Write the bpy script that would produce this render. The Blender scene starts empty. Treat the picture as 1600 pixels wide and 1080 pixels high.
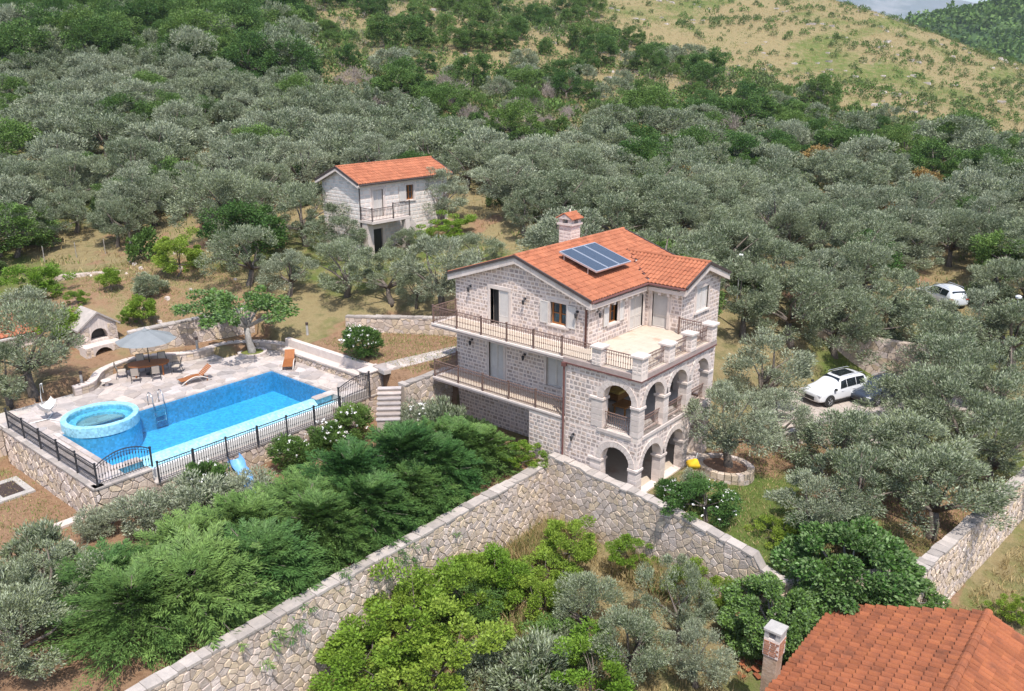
import bpy, math, numpy as np
from mathutils import Matrix, Vector
# ------------------------------------------------------------------ camera, sky, sun, exposure
SC = bpy.context.scene
COL = SC.collection
CAM = np.array([18.385, -30.859, 19.216]); YAW = 0.69936; PITCH = 0.31495; FPX = 1311.9
cam_d = bpy.data.cameras.new('camera'); cam = bpy.data.objects.new('camera', cam_d); COL.objects.link(cam)
cam.location = CAM; cam.rotation_euler = (math.pi/2 - PITCH, 0, YAW)
cam_d.sensor_width = 36; cam_d.lens = 36*FPX/1600; cam_d.clip_end = 20000; cam_d.clip_start = .5
SC.camera = cam
SUN = Vector((.40, -.30, 1)).normalized()
world = bpy.data.worlds.new('World'); SC.world = world; world.use_nodes = True
wn = world.node_tree.nodes; wl = world.node_tree.links
bg = wn['Background']; sky = wn.new('ShaderNodeTexSky'); sky.sky_type = 'NISHITA'; sky.sun_disc = False
sky.sun_elevation = math.asin(SUN.z); sky.sun_rotation = math.atan2(SUN.x, SUN.y)
sky.air_density = 1.0; sky.dust_density = 1.5
wl.new(sky.outputs[0], bg.inputs[0]); bg.inputs[1].default_value = .15
sl = bpy.data.lights.new('sun', 'SUN'); sl.energy = 3.5; sl.angle = math.radians(.6); sl.color = (1, .955, .89)
so = bpy.data.objects.new('sun', sl); COL.objects.link(so); so.rotation_euler = SUN.to_track_quat('Z', 'Y').to_euler(); so.location = (0, 0, 60)
SC.view_settings.view_transform = 'Standard'; SC.view_settings.look = 'None'
SC.view_settings.exposure = 0.74; SC.view_settings.gamma = 1
SC.cycles.max_bounces = 4; SC.cycles.diffuse_bounces = 2; SC.cycles.glossy_bounces = 2; SC.cycles.transmission_bounces = 2; SC.cycles.transparent_max_bounces = 4; SC.cycles.caustics_reflective = False; SC.cycles.caustics_refractive = False
RNG = np.random.default_rng(11)
# ------------------------------------------------------------------ camera maths (pixel -> ray), for laying out
_f = np.array([-math.sin(YAW)*math.cos(PITCH), math.cos(YAW)*math.cos(PITCH), -math.sin(PITCH)])
_r = np.array([math.cos(YAW), math.sin(YAW), 0.]); _u = np.cross(_r, _f)
def pray(x, y): return _f + _r*(x-800)/FPX + _u*(540-y)/FPX
def at(x, y, z): d = pray(x, y); return CAM + d*(z-CAM[2])/d[2]
def atd(x, y, dep): return CAM + pray(x, y)*dep
def proj(P):
    d = np.asarray(P, float) - CAM; z = d @ _f
    return np.stack([800 + FPX*(d @ _r)/z, 540 - FPX*(d @ _u)/z, z], -1)
# ------------------------------------------------------------------ materials
def lin(c): return tuple(((v/12.92) if v <= .04045 else ((v+.055)/1.055)**2.4) for v in c)
def mat(name, c1, c2=None, scale=1.5, rough=.85, rnd=0., bump=0., bscale=12., metal=0., spec=.3, c3=None, detail=6, hue=0.):
    m = bpy.data.materials.new(name); m.use_nodes = True; n = m.node_tree.nodes; l = m.node_tree.links
    b = n['Principled BSDF']; b.inputs['Roughness'].default_value = rough; b.inputs['Metallic'].default_value = metal
    b.inputs['Specular IOR Level'].default_value = spec
    geo = n.new('ShaderNodeNewGeometry')
    if c2 is None: c2 = tuple(v*.82 for v in c1)
    tx = n.new('ShaderNodeTexNoise'); tx.inputs['Scale'].default_value = scale; tx.inputs['Detail'].default_value = detail; tx.inputs['Roughness'].default_value = .65
    l.new(geo.outputs['Position'], tx.inputs['Vector'])
    rp = n.new('ShaderNodeValToRGB'); rp.color_ramp.elements[0].position = .32; rp.color_ramp.elements[1].position = .68
    rp.color_ramp.elements[0].color = (*c1, 1); rp.color_ramp.elements[1].color = (*c2, 1)
    if c3 is not None:
        e = rp.color_ramp.elements.new(.52); e.color = (*c3, 1)
    l.new(tx.outputs['Fac'], rp.inputs['Fac']); out = rp.outputs['Color']
    if rnd > 0:
        oi = n.new('ShaderNodeObjectInfo'); ad = n.new('ShaderNodeMath'); ad.operation = 'ADD'
        l.new(oi.outputs['Random'], ad.inputs[0]); l.new(geo.outputs['Random Per Island'], ad.inputs[1])
        fr = n.new('ShaderNodeMath'); fr.operation = 'FRACT'; l.new(ad.outputs[0], fr.inputs[0])
        mr = n.new('ShaderNodeMapRange'); mr.inputs['To Min'].default_value = 1-rnd; mr.inputs['To Max'].default_value = 1+rnd; l.new(fr.outputs[0], mr.inputs['Value'])
        hs = n.new('ShaderNodeHueSaturation'); l.new(out, hs.inputs['Color']); l.new(mr.outputs[0], hs.inputs['Value']); out = hs.outputs['Color']
        if hue:
            m2 = n.new('ShaderNodeMath'); m2.operation = 'MULTIPLY'; m2.inputs[1].default_value = 7.31; l.new(fr.outputs[0], m2.inputs[0])
            f2 = n.new('ShaderNodeMath'); f2.operation = 'FRACT'; l.new(m2.outputs[0], f2.inputs[0])
            h2 = n.new('ShaderNodeMapRange'); h2.inputs['To Min'].default_value = .5-hue; h2.inputs['To Max'].default_value = .5+hue; l.new(f2.outputs[0], h2.inputs['Value']); l.new(h2.outputs[0], hs.inputs['Hue'])
            s2 = n.new('ShaderNodeMapRange'); s2.inputs['To Min'].default_value = .7; s2.inputs['To Max'].default_value = 1.3; l.new(f2.outputs[0], s2.inputs['Value']); l.new(s2.outputs[0], hs.inputs['Saturation'])
    l.new(out, b.inputs['Base Color'])
    if bump > 0:
        t2 = n.new('ShaderNodeTexNoise'); t2.inputs['Scale'].default_value = bscale; t2.inputs['Detail'].default_value = 8; l.new(geo.outputs['Position'], t2.inputs['Vector'])
        bp = n.new('ShaderNodeBump'); bp.inputs['Strength'].default_value = bump; bp.inputs['Distance'].default_value = .05
        l.new(t2.outputs['Fac'], bp.inputs['Height']); l.new(bp.outputs[0], b.inputs['Normal'])
    return m
def leafmat(name, ca, cb, back=None, trans=.28, var=.35, tip=None):
    m = bpy.data.materials.new(name); m.use_nodes = True; n = m.node_tree.nodes; l = m.node_tree.links
    b = n['Principled BSDF']; b.inputs['Roughness'].default_value = .55; b.inputs['Specular IOR Level'].default_value = .25
    geo = n.new('ShaderNodeNewGeometry'); oi = n.new('ShaderNodeObjectInfo')
    tx = n.new('ShaderNodeTexNoise'); tx.inputs['Scale'].default_value = .9; tx.inputs['Detail'].default_value = 3; l.new(geo.outputs['Position'], tx.inputs['Vector'])
    mm = n.new('ShaderNodeMath'); mm.operation = 'MULTIPLY_ADD'; mm.inputs[1].default_value = .85; l.new(oi.outputs['Random'], mm.inputs[0])
    m3 = n.new('ShaderNodeMath'); m3.operation = 'MULTIPLY_ADD'; m3.inputs[1].default_value = 1.1; m3.inputs[2].default_value = -.46; l.new(tx.outputs['Fac'], m3.inputs[0]); l.new(m3.outputs[0], mm.inputs[2])
    mx = n.new('ShaderNodeMix'); mx.data_type = 'RGBA'; l.new(mm.outputs[0], mx.inputs[0]); mx.inputs[6].default_value = (*ca, 1); mx.inputs[7].default_value = (*cb, 1)
    out = mx.outputs[2]
    if back is not None:
        mb = n.new('ShaderNodeMix'); mb.data_type = 'RGBA'; l.new(geo.outputs['Backfacing'], mb.inputs[0]); l.new(out, mb.inputs[6]); mb.inputs[7].default_value = (*back, 1); out = mb.outputs[2]
    hs = n.new('ShaderNodeHueSaturation'); mr = n.new('ShaderNodeMapRange'); mr.inputs['To Min'].default_value = 1-var; mr.inputs['To Max'].default_value = 1+var
    l.new(geo.outputs['Random Per Island'], mr.inputs['Value']); l.new(mr.outputs[0], hs.inputs['Value']); l.new(out, hs.inputs['Color']); out = hs.outputs['Color']
    l.new(out, b.inputs['Base Color'])
    tr = n.new('ShaderNodeBsdfTranslucent'); l.new(out, tr.inputs['Color'])
    ms = n.new('ShaderNodeMixShader'); ms.inputs[0].default_value = trans; l.new(b.outputs[0], ms.inputs[1]); l.new(tr.outputs[0], ms.inputs[2])
    l.new(ms.outputs[0], n['Material Output'].inputs['Surface'])
    return m
M = {}
M['mortar'] = mat('mortar', (.77, .655, .585), (.69, .58, .515), 2.5, .95, bump=.3, bscale=30)
M['stone'] = mat('house_stone', (.42, .335, .30), (.52, .42, .375), 5, .9, rnd=.25, bump=.5, bscale=25, hue=.012)
M['trim'] = mat('pale_stone_trim', (.66, .57, .515), (.55, .465, .42), 4, .85, rnd=.10, bump=.25, bscale=25)
M['rubble'] = mat('rubble_stone', (.61, .495, .405), (.47, .38, .31), 3.5, .92, rnd=.22, bump=.6, bscale=18, hue=.014)
M['rubmortar'] = mat('rubble_mortar', (.47, .39, .325), (.37, .305, .255), 3, .95, bump=.4)
M['coping'] = mat('coping_stone', (.43, .375, .335), (.32, .285, .26), 3, .92, rnd=.24, bump=.4, bscale=20)
M['flag'] = mat('flagstone', (.47, .405, .375), (.355, .31, .29), 2.6, .8, rnd=.27, bump=.25, bscale=15, hue=.01)
M['flagjoint'] = mat('flag_joint', (.50, .45, .41), None, 4, .95)
M['tile'] = mat('roof_tile', (.405, .150, .078), (.315, .108, .056), 1.3, .88, rnd=.14, bump=.15, bscale=30)
M['oldtile'] = mat('old_roof_tile', (.315, .108, .045), (.185, .068, .036), 1.7, .9, rnd=.17, bump=.3, bscale=20, c3=(.27, .09, .042))
M['dark'] = mat('dark_metal', (.055, .042, .04), (.085, .06, .055), 6, .55)
M['iron'] = mat('black_iron', (.03, .03, .034), (.05, .05, .055), 6, .5)
M['rust'] = mat('brown_railing', (.15, .092, .075), (.20, .13, .105), 6, .6)
M['gutter'] = mat('brown_gutter', (.13, .055, .05), (.17, .08, .07), 4, .5)
M['shutter'] = mat('shutter_paint', (.62, .57, .52), (.55, .50, .46), 3, .65)
M['white'] = mat('white_paint', (.78, .76, .72), (.70, .68, .65), 3, .6)
M['wood'] = mat('window_wood', (.33, .13, .035), (.25, .09, .025), 8, .5)
M['teak'] = mat('lounger_wood', (.36, .135, .045), (.28, .10, .035), 7, .6)
M['terr'] = mat('terrace_marble', (.50, .405, .32), (.44, .30, .215), .9, .55, c3=(.55, .47, .38))
M['cottage'] = mat('cottage_stone', (.70, .655, .61), (.60, .55, .51), 3, .9, rnd=.14, bump=.3)
M['ledge'] = mat('ledge_stone', (.40, .315, .285), (.31, .245, .225), 4, .9, bump=.3, bscale=25)
M['soffit'] = mat('soffit_paint', (.55, .50, .46), None, 2, .8)
M['bark'] = mat('bark', (.20, .165, .135), (.11, .09, .075), 7, .95, bump=.8, bscale=15)
M['palebark'] = mat('pale_bark', (.40, .37, .34), (.25, .23, .21), 6, .95, bump=.6, bscale=15)
M['grey_fabric'] = mat('umbrella_fabric', (.235, .25, .26), (.20, .215, .225), 2, .9)
M['steel'] = mat('steel', (.62, .62, .62), None, 5, .25, metal=1)
M['concrete'] = mat('concrete', (.45, .42, .39), (.34, .32, .30), 3, .9, bump=.3)
M['asphalt_stone'] = mat('driveway_stone', (.47, .40, .35), (.37, .32, .28), 1.6, .9, bump=.4)
M['yellow'] = mat('yellow_fabric', (.72, .46, .03), (.62, .40, .02), 5, .8)
M['blue'] = mat('blue_plastic', (.13, .33, .62), (.20, .42, .68), 5, .4)
M['wicker'] = mat('wicker', (.34, .16, .05), (.24, .11, .035), 12, .8)
M['cushion'] = mat('cushion', (.60, .42, .12), (.55, .36, .10), 6, .9)
M['mesh_fabric'] = mat('chair_fabric', (.52, .45, .38), (.45, .39, .33), 9, .9)
M['soil'] = mat('soil', (.20, .11, .065), (.27, .16, .10), 3, .95, bump=.5)
M['lamphead'] = mat('lamp_white', (.80, .80, .80), None, 4, .4)
M['brick'] = mat('chimney_brick', (.36, .17, .10), (.26, .12, .075), 4, .9, rnd=.25, bump=.4)
M['render'] = mat('old_render', (.42, .33, .26), (.27, .175, .12), 1.6, .95, bump=.5, bscale=9, c3=(.36, .25, .17))
def plain(name, c, rough=.5, metal=0., coat=0., spec=.5):
    m = bpy.data.materials.new(name); m.use_nodes = True; b = m.node_tree.nodes['Principled BSDF']
    b.inputs['Base Color'].default_value = (*c, 1); b.inputs['Roughness'].default_value = rough; b.inputs['Metallic'].default_value = metal
    b.inputs['Coat Weight'].default_value = coat; b.inputs['Specular IOR Level'].default_value = spec
    return m
M['glass'] = plain('window_glass', (.03, .045, .055), .06, spec=.8)
M['carpaint'] = plain('white_car_paint', (.66, .67, .69), .22, coat=.7)
M['carglass'] = plain('car_glass', (.012, .016, .02), .05, spec=.8)
M['tyre'] = plain('tyre_rubber', (.018, .018, .018), .85)
M['rim'] = plain('alloy_rim', (.35, .35, .36), .35, metal=.8)
M['trim_and_shade'] = plain('black_trim_and_shade', (.025, .025, .025), .5)
M['redlamp'] = plain('tail_lamp', (.40, .02, .02), .25)
M['headlamp'] = plain('head_lamp', (.55, .57, .60), .15)
M['collector'] = plain('collector_glass', (.05, .066, .095), .12, spec=.7)
M['alu'] = plain('aluminium', (.66, .67, .70), .35, metal=.7)
# mosaic + water
def mosaic(name, ca, cb):
    m = mat(name, ca, cb, 1.2, .35, detail=2); n = m.node_tree.nodes; l = m.node_tree.links
    b = n['Principled BSDF']; src = b.inputs['Base Color'].links[0].from_socket
    geo = n.new('ShaderNodeNewGeometry'); v = n.new('ShaderNodeTexVoronoi'); v.inputs['Scale'].default_value = 9; v.inputs['Randomness'].default_value = .3; l.new(geo.outputs['Position'], v.inputs['Vector'])
    hs = n.new('ShaderNodeHueSaturation'); sp = n.new('ShaderNodeSeparateColor'); l.new(v.outputs['Color'], sp.inputs[0])
    mr = n.new('ShaderNodeMapRange'); mr.inputs['To Min'].default_value = .78; mr.inputs['To Max'].default_value = 1.22; l.new(sp.outputs[0], mr.inputs['Value']); l.new(mr.outputs[0], hs.inputs['Value']); l.new(src, hs.inputs['Color'])
    l.new(hs.outputs[0], b.inputs['Base Color']); return m
M['mosaic'] = mosaic('pool_mosaic', (.105, .43, .68), (.125, .48, .74))
M['palemosaic'] = mosaic('pale_pool_mosaic', (.25, .53, .66), (.32, .59, .70))
w = bpy.data.materials.new('pool_water'); w.use_nodes = True; n = w.node_tree.nodes; l = w.node_tree.links; n.remove(n['Principled BSDF'])
tb = n.new('ShaderNodeBsdfTransparent'); tb.inputs[0].default_value = (.54, .86, .97, 1); gb = n.new('ShaderNodeBsdfGlossy'); gb.inputs['Roughness'].default_value = .04; gb.inputs[0].default_value = (1, 1, 1, 1)
fr = n.new('ShaderNodeFresnel'); fr.inputs[0].default_value = 1.33; ms = n.new('ShaderNodeMixShader')
geo = n.new('ShaderNodeNewGeometry'); tx = n.new('ShaderNodeTexNoise'); tx.inputs['Scale'].default_value = 5; tx.inputs['Detail'].default_value = 4; l.new(geo.outputs['Position'], tx.inputs['Vector'])
bp = n.new('ShaderNodeBump'); bp.inputs['Strength'].default_value = .35; bp.inputs['Distance'].default_value = .1; l.new(tx.outputs['Fac'], bp.inputs['Height']); l.new(bp.outputs[0], gb.inputs['Normal']); l.new(bp.outputs[0], fr.inputs['Normal'])
l.new(fr.outputs[0], ms.inputs[0]); l.new(tb.outputs[0], ms.inputs[1]); l.new(gb.outputs[0], ms.inputs[2]); l.new(ms.outputs[0], n['Material Output'].inputs['Surface'])
M['water'] = w
# leaves
M['olive'] = leafmat('olive_leaf', (.100, .138, .062), (.225, .258, .132), back=(.30, .335, .225), trans=.18, var=.45)
M['oliveb'] = leafmat('olive_leaf_pale', (.150, .182, .100), (.275, .305, .185), back=(.35, .38, .27), trans=.18, var=.45)
M['green'] = leafmat('green_leaf', (.055, .125, .028), (.145, .230, .052), trans=.25, var=.4)
M['farolive'] = leafmat('distant_olive_leaf', (.130, .165, .075), (.235, .265, .140), trans=.2, var=.3)
M['bright'] = leafmat('bright_leaf', (.15, .27, .030), (.28, .37, .055), trans=.35)
M['fig'] = leafmat('fig_leaf', (.060, .145, .028), (.155, .265, .055), back=(.17, .26, .10))
M['conifer'] = leafmat('conifer_spray', (.048, .125, .032), (.150, .240, .060), trans=.2, var=.42)
M['brownleaf'] = leafmat('brown_leaf', (.28, .17, .05), (.35, .24, .09))
M['deadtwig'] = leafmat('dead_twig', (.27, .225, .195), (.36, .30, .265), trans=.05)
M['drygrass'] = leafmat('dry_grass', (.36, .27, .125), (.47, .37, .19), trans=.25)
M['greengrass'] = leafmat('green_grass', (.14, .20, .05), (.24, .28, .08), trans=.25)
M['shrubdark'] = leafmat('shrub_leaf', (.070, .118, .040), (.135, .18, .06))
M['flower'] = plain('white_flower', (.80, .78, .74), .8)
# ------------------------------------------------------------------ object helpers
def link(o): COL.objects.link(o); return o
def tag(o, label=None, cat=None, group=None, kind=None):
    if label: o['label'] = label
    if cat: o['category'] = cat
    if group: o['group'] = group
    if kind: o['kind'] = kind
    return o
def setparent(o, parent):
    if parent is not None:
        o.parent = parent
        o.matrix_parent_inverse = Matrix.Translation(-Vector(parent['_wl'])) if '_wl' in parent else Matrix.Identity(4)
def thing(name, label, cat, loc=(0, 0, 0), group=None):
    o = bpy.data.objects.new(name, None); o.location = loc; o.empty_display_size = .3; link(o); o['_wl'] = tuple(float(v) for v in loc)
    return tag(o, label, cat, group)
def rawmesh(name, V, F, mats=None, smooth=False):
    me = bpy.data.meshes.new(name)
    if isinstance(F, np.ndarray):
        V = np.ascontiguousarray(V, dtype=np.float32); nf, k = F.shape
        me.vertices.add(len(V)); me.vertices.foreach_set('co', V.ravel()); me.loops.add(nf*k); me.loops.foreach_set('vertex_index', np.ascontiguousarray(F, dtype=np.int32).ravel())
        me.polygons.add(nf); me.polygons.foreach_set('loop_start', np.arange(0, nf*k, k, dtype=np.int32)); me.polygons.foreach_set('loop_total', np.full(nf, k, dtype=np.int32)); me.update(calc_edges=True)
    else:
        me.from_pydata([tuple(map(float, v)) for v in V], [], [tuple(map(int, f)) for f in F]); me.update()
    for m in (mats if isinstance(mats, (list, tuple)) else [mats]):
        if m is not None: me.materials.append(m)
    if smooth: me.polygons.foreach_set('use_smooth', np.ones(len(me.polygons), dtype=bool))
    return me
class MB:
    """collects shapes in world coordinates; build() links them as one mesh object"""
    def __init__(s): s.V = []; s.F = []; s.n = 0
    def add(s, V, F):
        V = np.asarray(V, float); s.V.append(V); s.F += [[i+s.n for i in f] for f in F]; s.n += len(V); return s
    def box(s, c, d, rz=0., taper=0., rot=None):
        x, y, z = d[0]/2, d[1]/2, d[2]/2; t = 1-taper
        V = np.array([(-x, -y, -z), (x, -y, -z), (x, y, -z), (-x, y, -z), (-x*t, -y*t, z), (x*t, -y*t, z), (x*t, y*t, z), (-x*t, y*t, z)])
        if rz: cc, ss = math.cos(rz), math.sin(rz); V = V @ np.array([[cc, ss, 0], [-ss, cc, 0], [0, 0, 1]])
        if rot is not None: V = V @ np.array(rot).T
        return s.add(V+np.array(c), [(3, 2, 1, 0), (4, 5, 6, 7), (0, 1, 5, 4), (1, 2, 6, 5), (2, 3, 7, 6), (3, 0, 4, 7)])
    def bbox(s, a, b): a = np.array(a, float); b = np.array(b, float); return s.box((a+b)/2, np.abs(b-a))
    def tube(s, pts, r, k=8, cap=True):
        pts = [np.array(p, float) for p in pts]; rr = r if hasattr(r, '__len__') else [r]*len(pts); V = []; F = []
        for i, p in enumerate(pts):
            d = pts[min(i+1, len(pts)-1)]-pts[max(i-1, 0)]; d /= (np.linalg.norm(d)+1e-9)
            a = np.cross(d, (0, 0, 1.)) if abs(d[2]) < .95 else np.cross(d, (1., 0, 0)); a /= np.linalg.norm(a); b = np.cross(d, a)
            for j in range(k): t = 2*math.pi*j/k; V.append(p+rr[i]*(math.cos(t)*a+math.sin(t)*b))
        for i in range(len(pts)-1):
            for j in range(k): F.append((i*k+j, i*k+(j+1) % k, (i+1)*k+(j+1) % k, (i+1)*k+j))
        if cap: F.append(tuple(range(k-1, -1, -1))); F.append(tuple((len(pts)-1)*k+j for j in range(k)))
        return s.add(V, F)
    def lathe(s, c, prof, k=24, cap=True):
        V = []; F = []
        for rr, z in prof:
            for j in range(k): t = 2*math.pi*j/k; V.append((c[0]+rr*math.cos(t), c[1]+rr*math.sin(t), c[2]+z))
        for i in range(len(prof)-1):
            for j in range(k): F.append((i*k+j, i*k+(j+1) % k, (i+1)*k+(j+1) % k, (i+1)*k+j))
        if cap: F.append(tuple(range(k-1, -1, -1))); F.append(tuple((len(prof)-1)*k+j for j in range(k)))
        return s.add(V, F)
    def prism(s, poly, z0, z1):
        n = len(poly); V = [(p[0], p[1], z0) for p in poly]+[(p[0], p[1], z1) for p in poly]
        F = [tuple(range(n-1, -1, -1)), tuple(range(n, 2*n))]+[(i, (i+1) % n, n+(i+1) % n, n+i) for i in range(n)]
        return s.add(V, F)
    def build(s, name, m, parent=None, smooth=False, bevel=0.):
        V = np.concatenate(s.V) if s.V else np.zeros((0, 3)); c = (V.min(0)+V.max(0))/2
        o = bpy.data.objects.new(name, rawmesh(name, V-c, s.F, m, smooth)); o.location = c; link(o)
        if parent is not None: own(o, parent)
        else: o['_wl'] = tuple(float(v) for v in c)
        if bevel: md = o.modifiers.new('bevel', 'BEVEL'); md.width = bevel; md.segments = 2; md.limit_method = 'ANGLE'
        return o
def own(o, parent):
    """parent o keeping its world place; every object knows its world place in _wl"""
    wl_ = tuple(o.location); o.parent = parent; o.location = Vector(wl_)-Vector(parent['_wl']); o['_wl'] = tuple(float(v) for v in wl_)
UNIT = {}
def unit_block(ins=.10, d=.5):
    a, b = .5, .5-ins
    return np.array([(-a, -a, -d), (a, -a, -d), (a, a, -d), (-a, a, -d), (-b, -b, d), (b, -b, d), (b, b, d), (-b, b, d)]), [(4, 5, 6, 7), (0, 1, 5, 4), (1, 2, 6, 5), (2, 3, 7, 6), (3, 0, 4, 7)]
for i, ins in enumerate((.07, .10, .13)): UNIT['blk%d' % i] = unit_block(ins)
def unit_tile(arc=.22, k=5, lift=.22):
    V = []; F = []
    for e, (y, dz) in enumerate(((-.54, lift), (.5, 0.))):      # lower end first, lifted over the course below
        for j in range(k): x = -.5+j/(k-1); V.append((x, y, dz+arc*math.cos(math.pi*(x))*1.0))
    for j in range(k): x = -.5+j/(k-1); V.append((x, -.54, arc*math.cos(math.pi*x)-.10))
    for j in range(k-1): F.append((j, j+1, k+j+1, k+j)); F.append((2*k+j, 2*k+j+1, j+1, j))
    F.append((0, k, 2*k)); F.append((k-1, 3*k-1, 2*k-1))
    return np.array(V), F
UNIT['tile'] = unit_tile(.26, 5, .11); UNIT['flattile'] = unit_tile(.20)
UMESH = {}
def pieces(name, restname, lst, m, parent, limit=300):
    """lst of (key, 4x4) with shared shapes or (None, (V, F)) with own shape, world coordinates; the nearest stay single objects"""
    if not lst: return
    cen = np.array([np.asarray(p[1])[:3, 3] if p[0] else p[1][0].mean(0) for p in lst]); order = np.argsort(np.linalg.norm(cen-CAM, axis=1))
    mk = m.name
    for q, i in enumerate(order[:limit]):
        key, g = lst[i]
        if key:
            if (key, mk) not in UMESH: UMESH[(key, mk)] = rawmesh(name, UNIT[key][0], UNIT[key][1], m)
            o = bpy.data.objects.new(name, UMESH[(key, mk)]); Mx = Matrix(np.asarray(g).tolist()); link(o)
            o.parent = parent; o['_wl'] = tuple(float(v) for v in cen[i])
            Mx.translation = Mx.translation-Vector(parent['_wl']); o.matrix_basis = Mx
        else:
            V, F = g; c = cen[i]; o = bpy.data.objects.new(name, rawmesh(name, V-c, F, m)); o.location = c; link(o); own(o, parent)
    rest = order[limit:]
    if len(rest):
        mb = MB()
        for i in rest:
            key, g = lst[i]
            if key: g = np.asarray(g); V = UNIT[key][0] @ g[:3, :3].T+g[:3, 3]; mb.add(V, UNIT[key][1])
            else: mb.add(*g)
        o = mb.build(restname, m, parent); o['kind'] = 'stuff'
def frame(O, A, Z, N): 
    g = np.eye(4); g[:3, 0] = A; g[:3, 1] = Z; g[:3, 2] = N; g[:3, 3] = O; return g
# ---- a wall panel in the plane through O with axis A (horizontal), height along z, outer normal N, thickness th; openings = (a0, a1, sill, head function)
def wall_mesh(mb, O, A, N, L, z0, top, ops, th):
    O = np.array(O, float); A = np.array(A, float); N = np.array(N, float)
    bk = {0., L}
    for a0, a1, s0, hf in ops: bk |= set(np.linspace(a0, a1, 15 if hf(a0) != hf((a0+a1)/2) else 2))
    for t in (getattr(top, 'bk', None) or []): bk.add(t)
    bk = sorted(bk); P = lambda a, z, d: O+A*a+np.array((0, 0, z))-N*d
    def quad(a, b, c, d): mb.add([a, b, c, d], [(0, 1, 2, 3)])
    flip = np.dot(np.cross(A, (0, 0, 1.)), N) < 0
    def q(a, b, c, d): quad(a, d, c, b) if flip else quad(a, b, c, d)
    for x0, x1 in zip(bk[:-1], bk[1:]):
        mid = (x0+x1)/2; spans = [(z0, z0, top(x0), top(x1))]
        for a0, a1, s0, hf in ops:
            if a0 < mid < a1:
                spans = [(hf(x0), hf(x1), top(x0), top(x1))]
                if s0 > z0+.01: spans.append((z0, z0, s0, s0))
        for l0, l1, t0, t1 in spans:
            q(P(x0, l0, 0), P(x1, l1, 0), P(x1, t1, 0), P(x0, t0, 0)); q(P(x1, l1, th), P(x0, l0, th), P(x0, t0, th), P(x1, t1, th))
            q(P(x0, t0, 0), P(x1, t1, 0), P(x1, t1, th), P(x0, t0, th)); q(P(x0, l0, th), P(x1, l1, th), P(x1, l1, 0), P(x0, l0, 0))
    for a, sg in ((0, 1), (L, -1)):
        c = [P(a, z0, th), P(a, z0, 0), P(a, top(a), 0), P(a, top(a), th)]; q(*(c if sg > 0 else c[::-1]))
    for a0, a1, s0, hf in ops:
        for a, sg in ((a0, -1), (a1, 1)):
            c = [P(a, s0, th), P(a, s0, 0), P(a, hf(a), 0), P(a, hf(a), th)]; q(*(c if sg > 0 else c[::-1]))
def ashlar(O, A, N, L, z0, top, ops, rng, h=.215, w=(.17, .38), gap=.052, proud=.016, marg=.04, a_start=0.):
    """coursed blocks over a wall panel, left out where the openings (with margin) are"""
    O = np.array(O, float); A = np.array(A, float); N = np.array(N, float); out = []; z = z0+.01
    def free(a0, a1, b0, b1):
        for x in (a0, (a0+a1)/2, a1):
            if b1 > top(min(max(x, 0), L))-.02: return False
            for c0, c1, s0, hf, mg in ops:
                if c0-mg < x < c1+mg:
                    xx = min(max(x, c0), c1); hd = hf(xx)+mg*1.0
                    if b1 > s0-.05 and b0 < hd: return False
        return True
    zmax = max(top(x) for x in np.linspace(0, L, 9))
    while z < zmax-.08:
        hh = h*rng.uniform(.82, 1.15)
        if z+hh > zmax: hh = zmax-z-.01
        a = a_start+.01+rng.uniform(-.1, 0)
        a = max(a, .005)
        while a < L-.06:
            ww = min(rng.uniform(*w), L-a-.005)
            for sub in ((0, 1), (0, .5), (.5, 1)):
                b0, b1 = a+ww*sub[0], a+ww*sub[1]
                hh2 = hh*rng.uniform(.9, 1)
                if b1-b0 > .1 and free(b0+.01, b1-.01, z, z+hh2):
                    c = O+A*((b0+b1)/2)+np.array((0, 0, z+hh/2))+N*(proud/2-.004)
                    g = frame(c, A*(b1-b0-gap), np.array((0, 0, hh2-gap)), N*(proud*rng.uniform(.7, 1.3)))
                    out.append(('blk%d' % rng.integers(3), g))
                    if sub == (0, 1): break
            a += ww
        z += hh
    return out
def arch_head(xc, r, spring): return lambda x: spring+math.sqrt(max(r*r-(x-xc)**2, 0))
def flat_head(z): return lambda x: z
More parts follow.
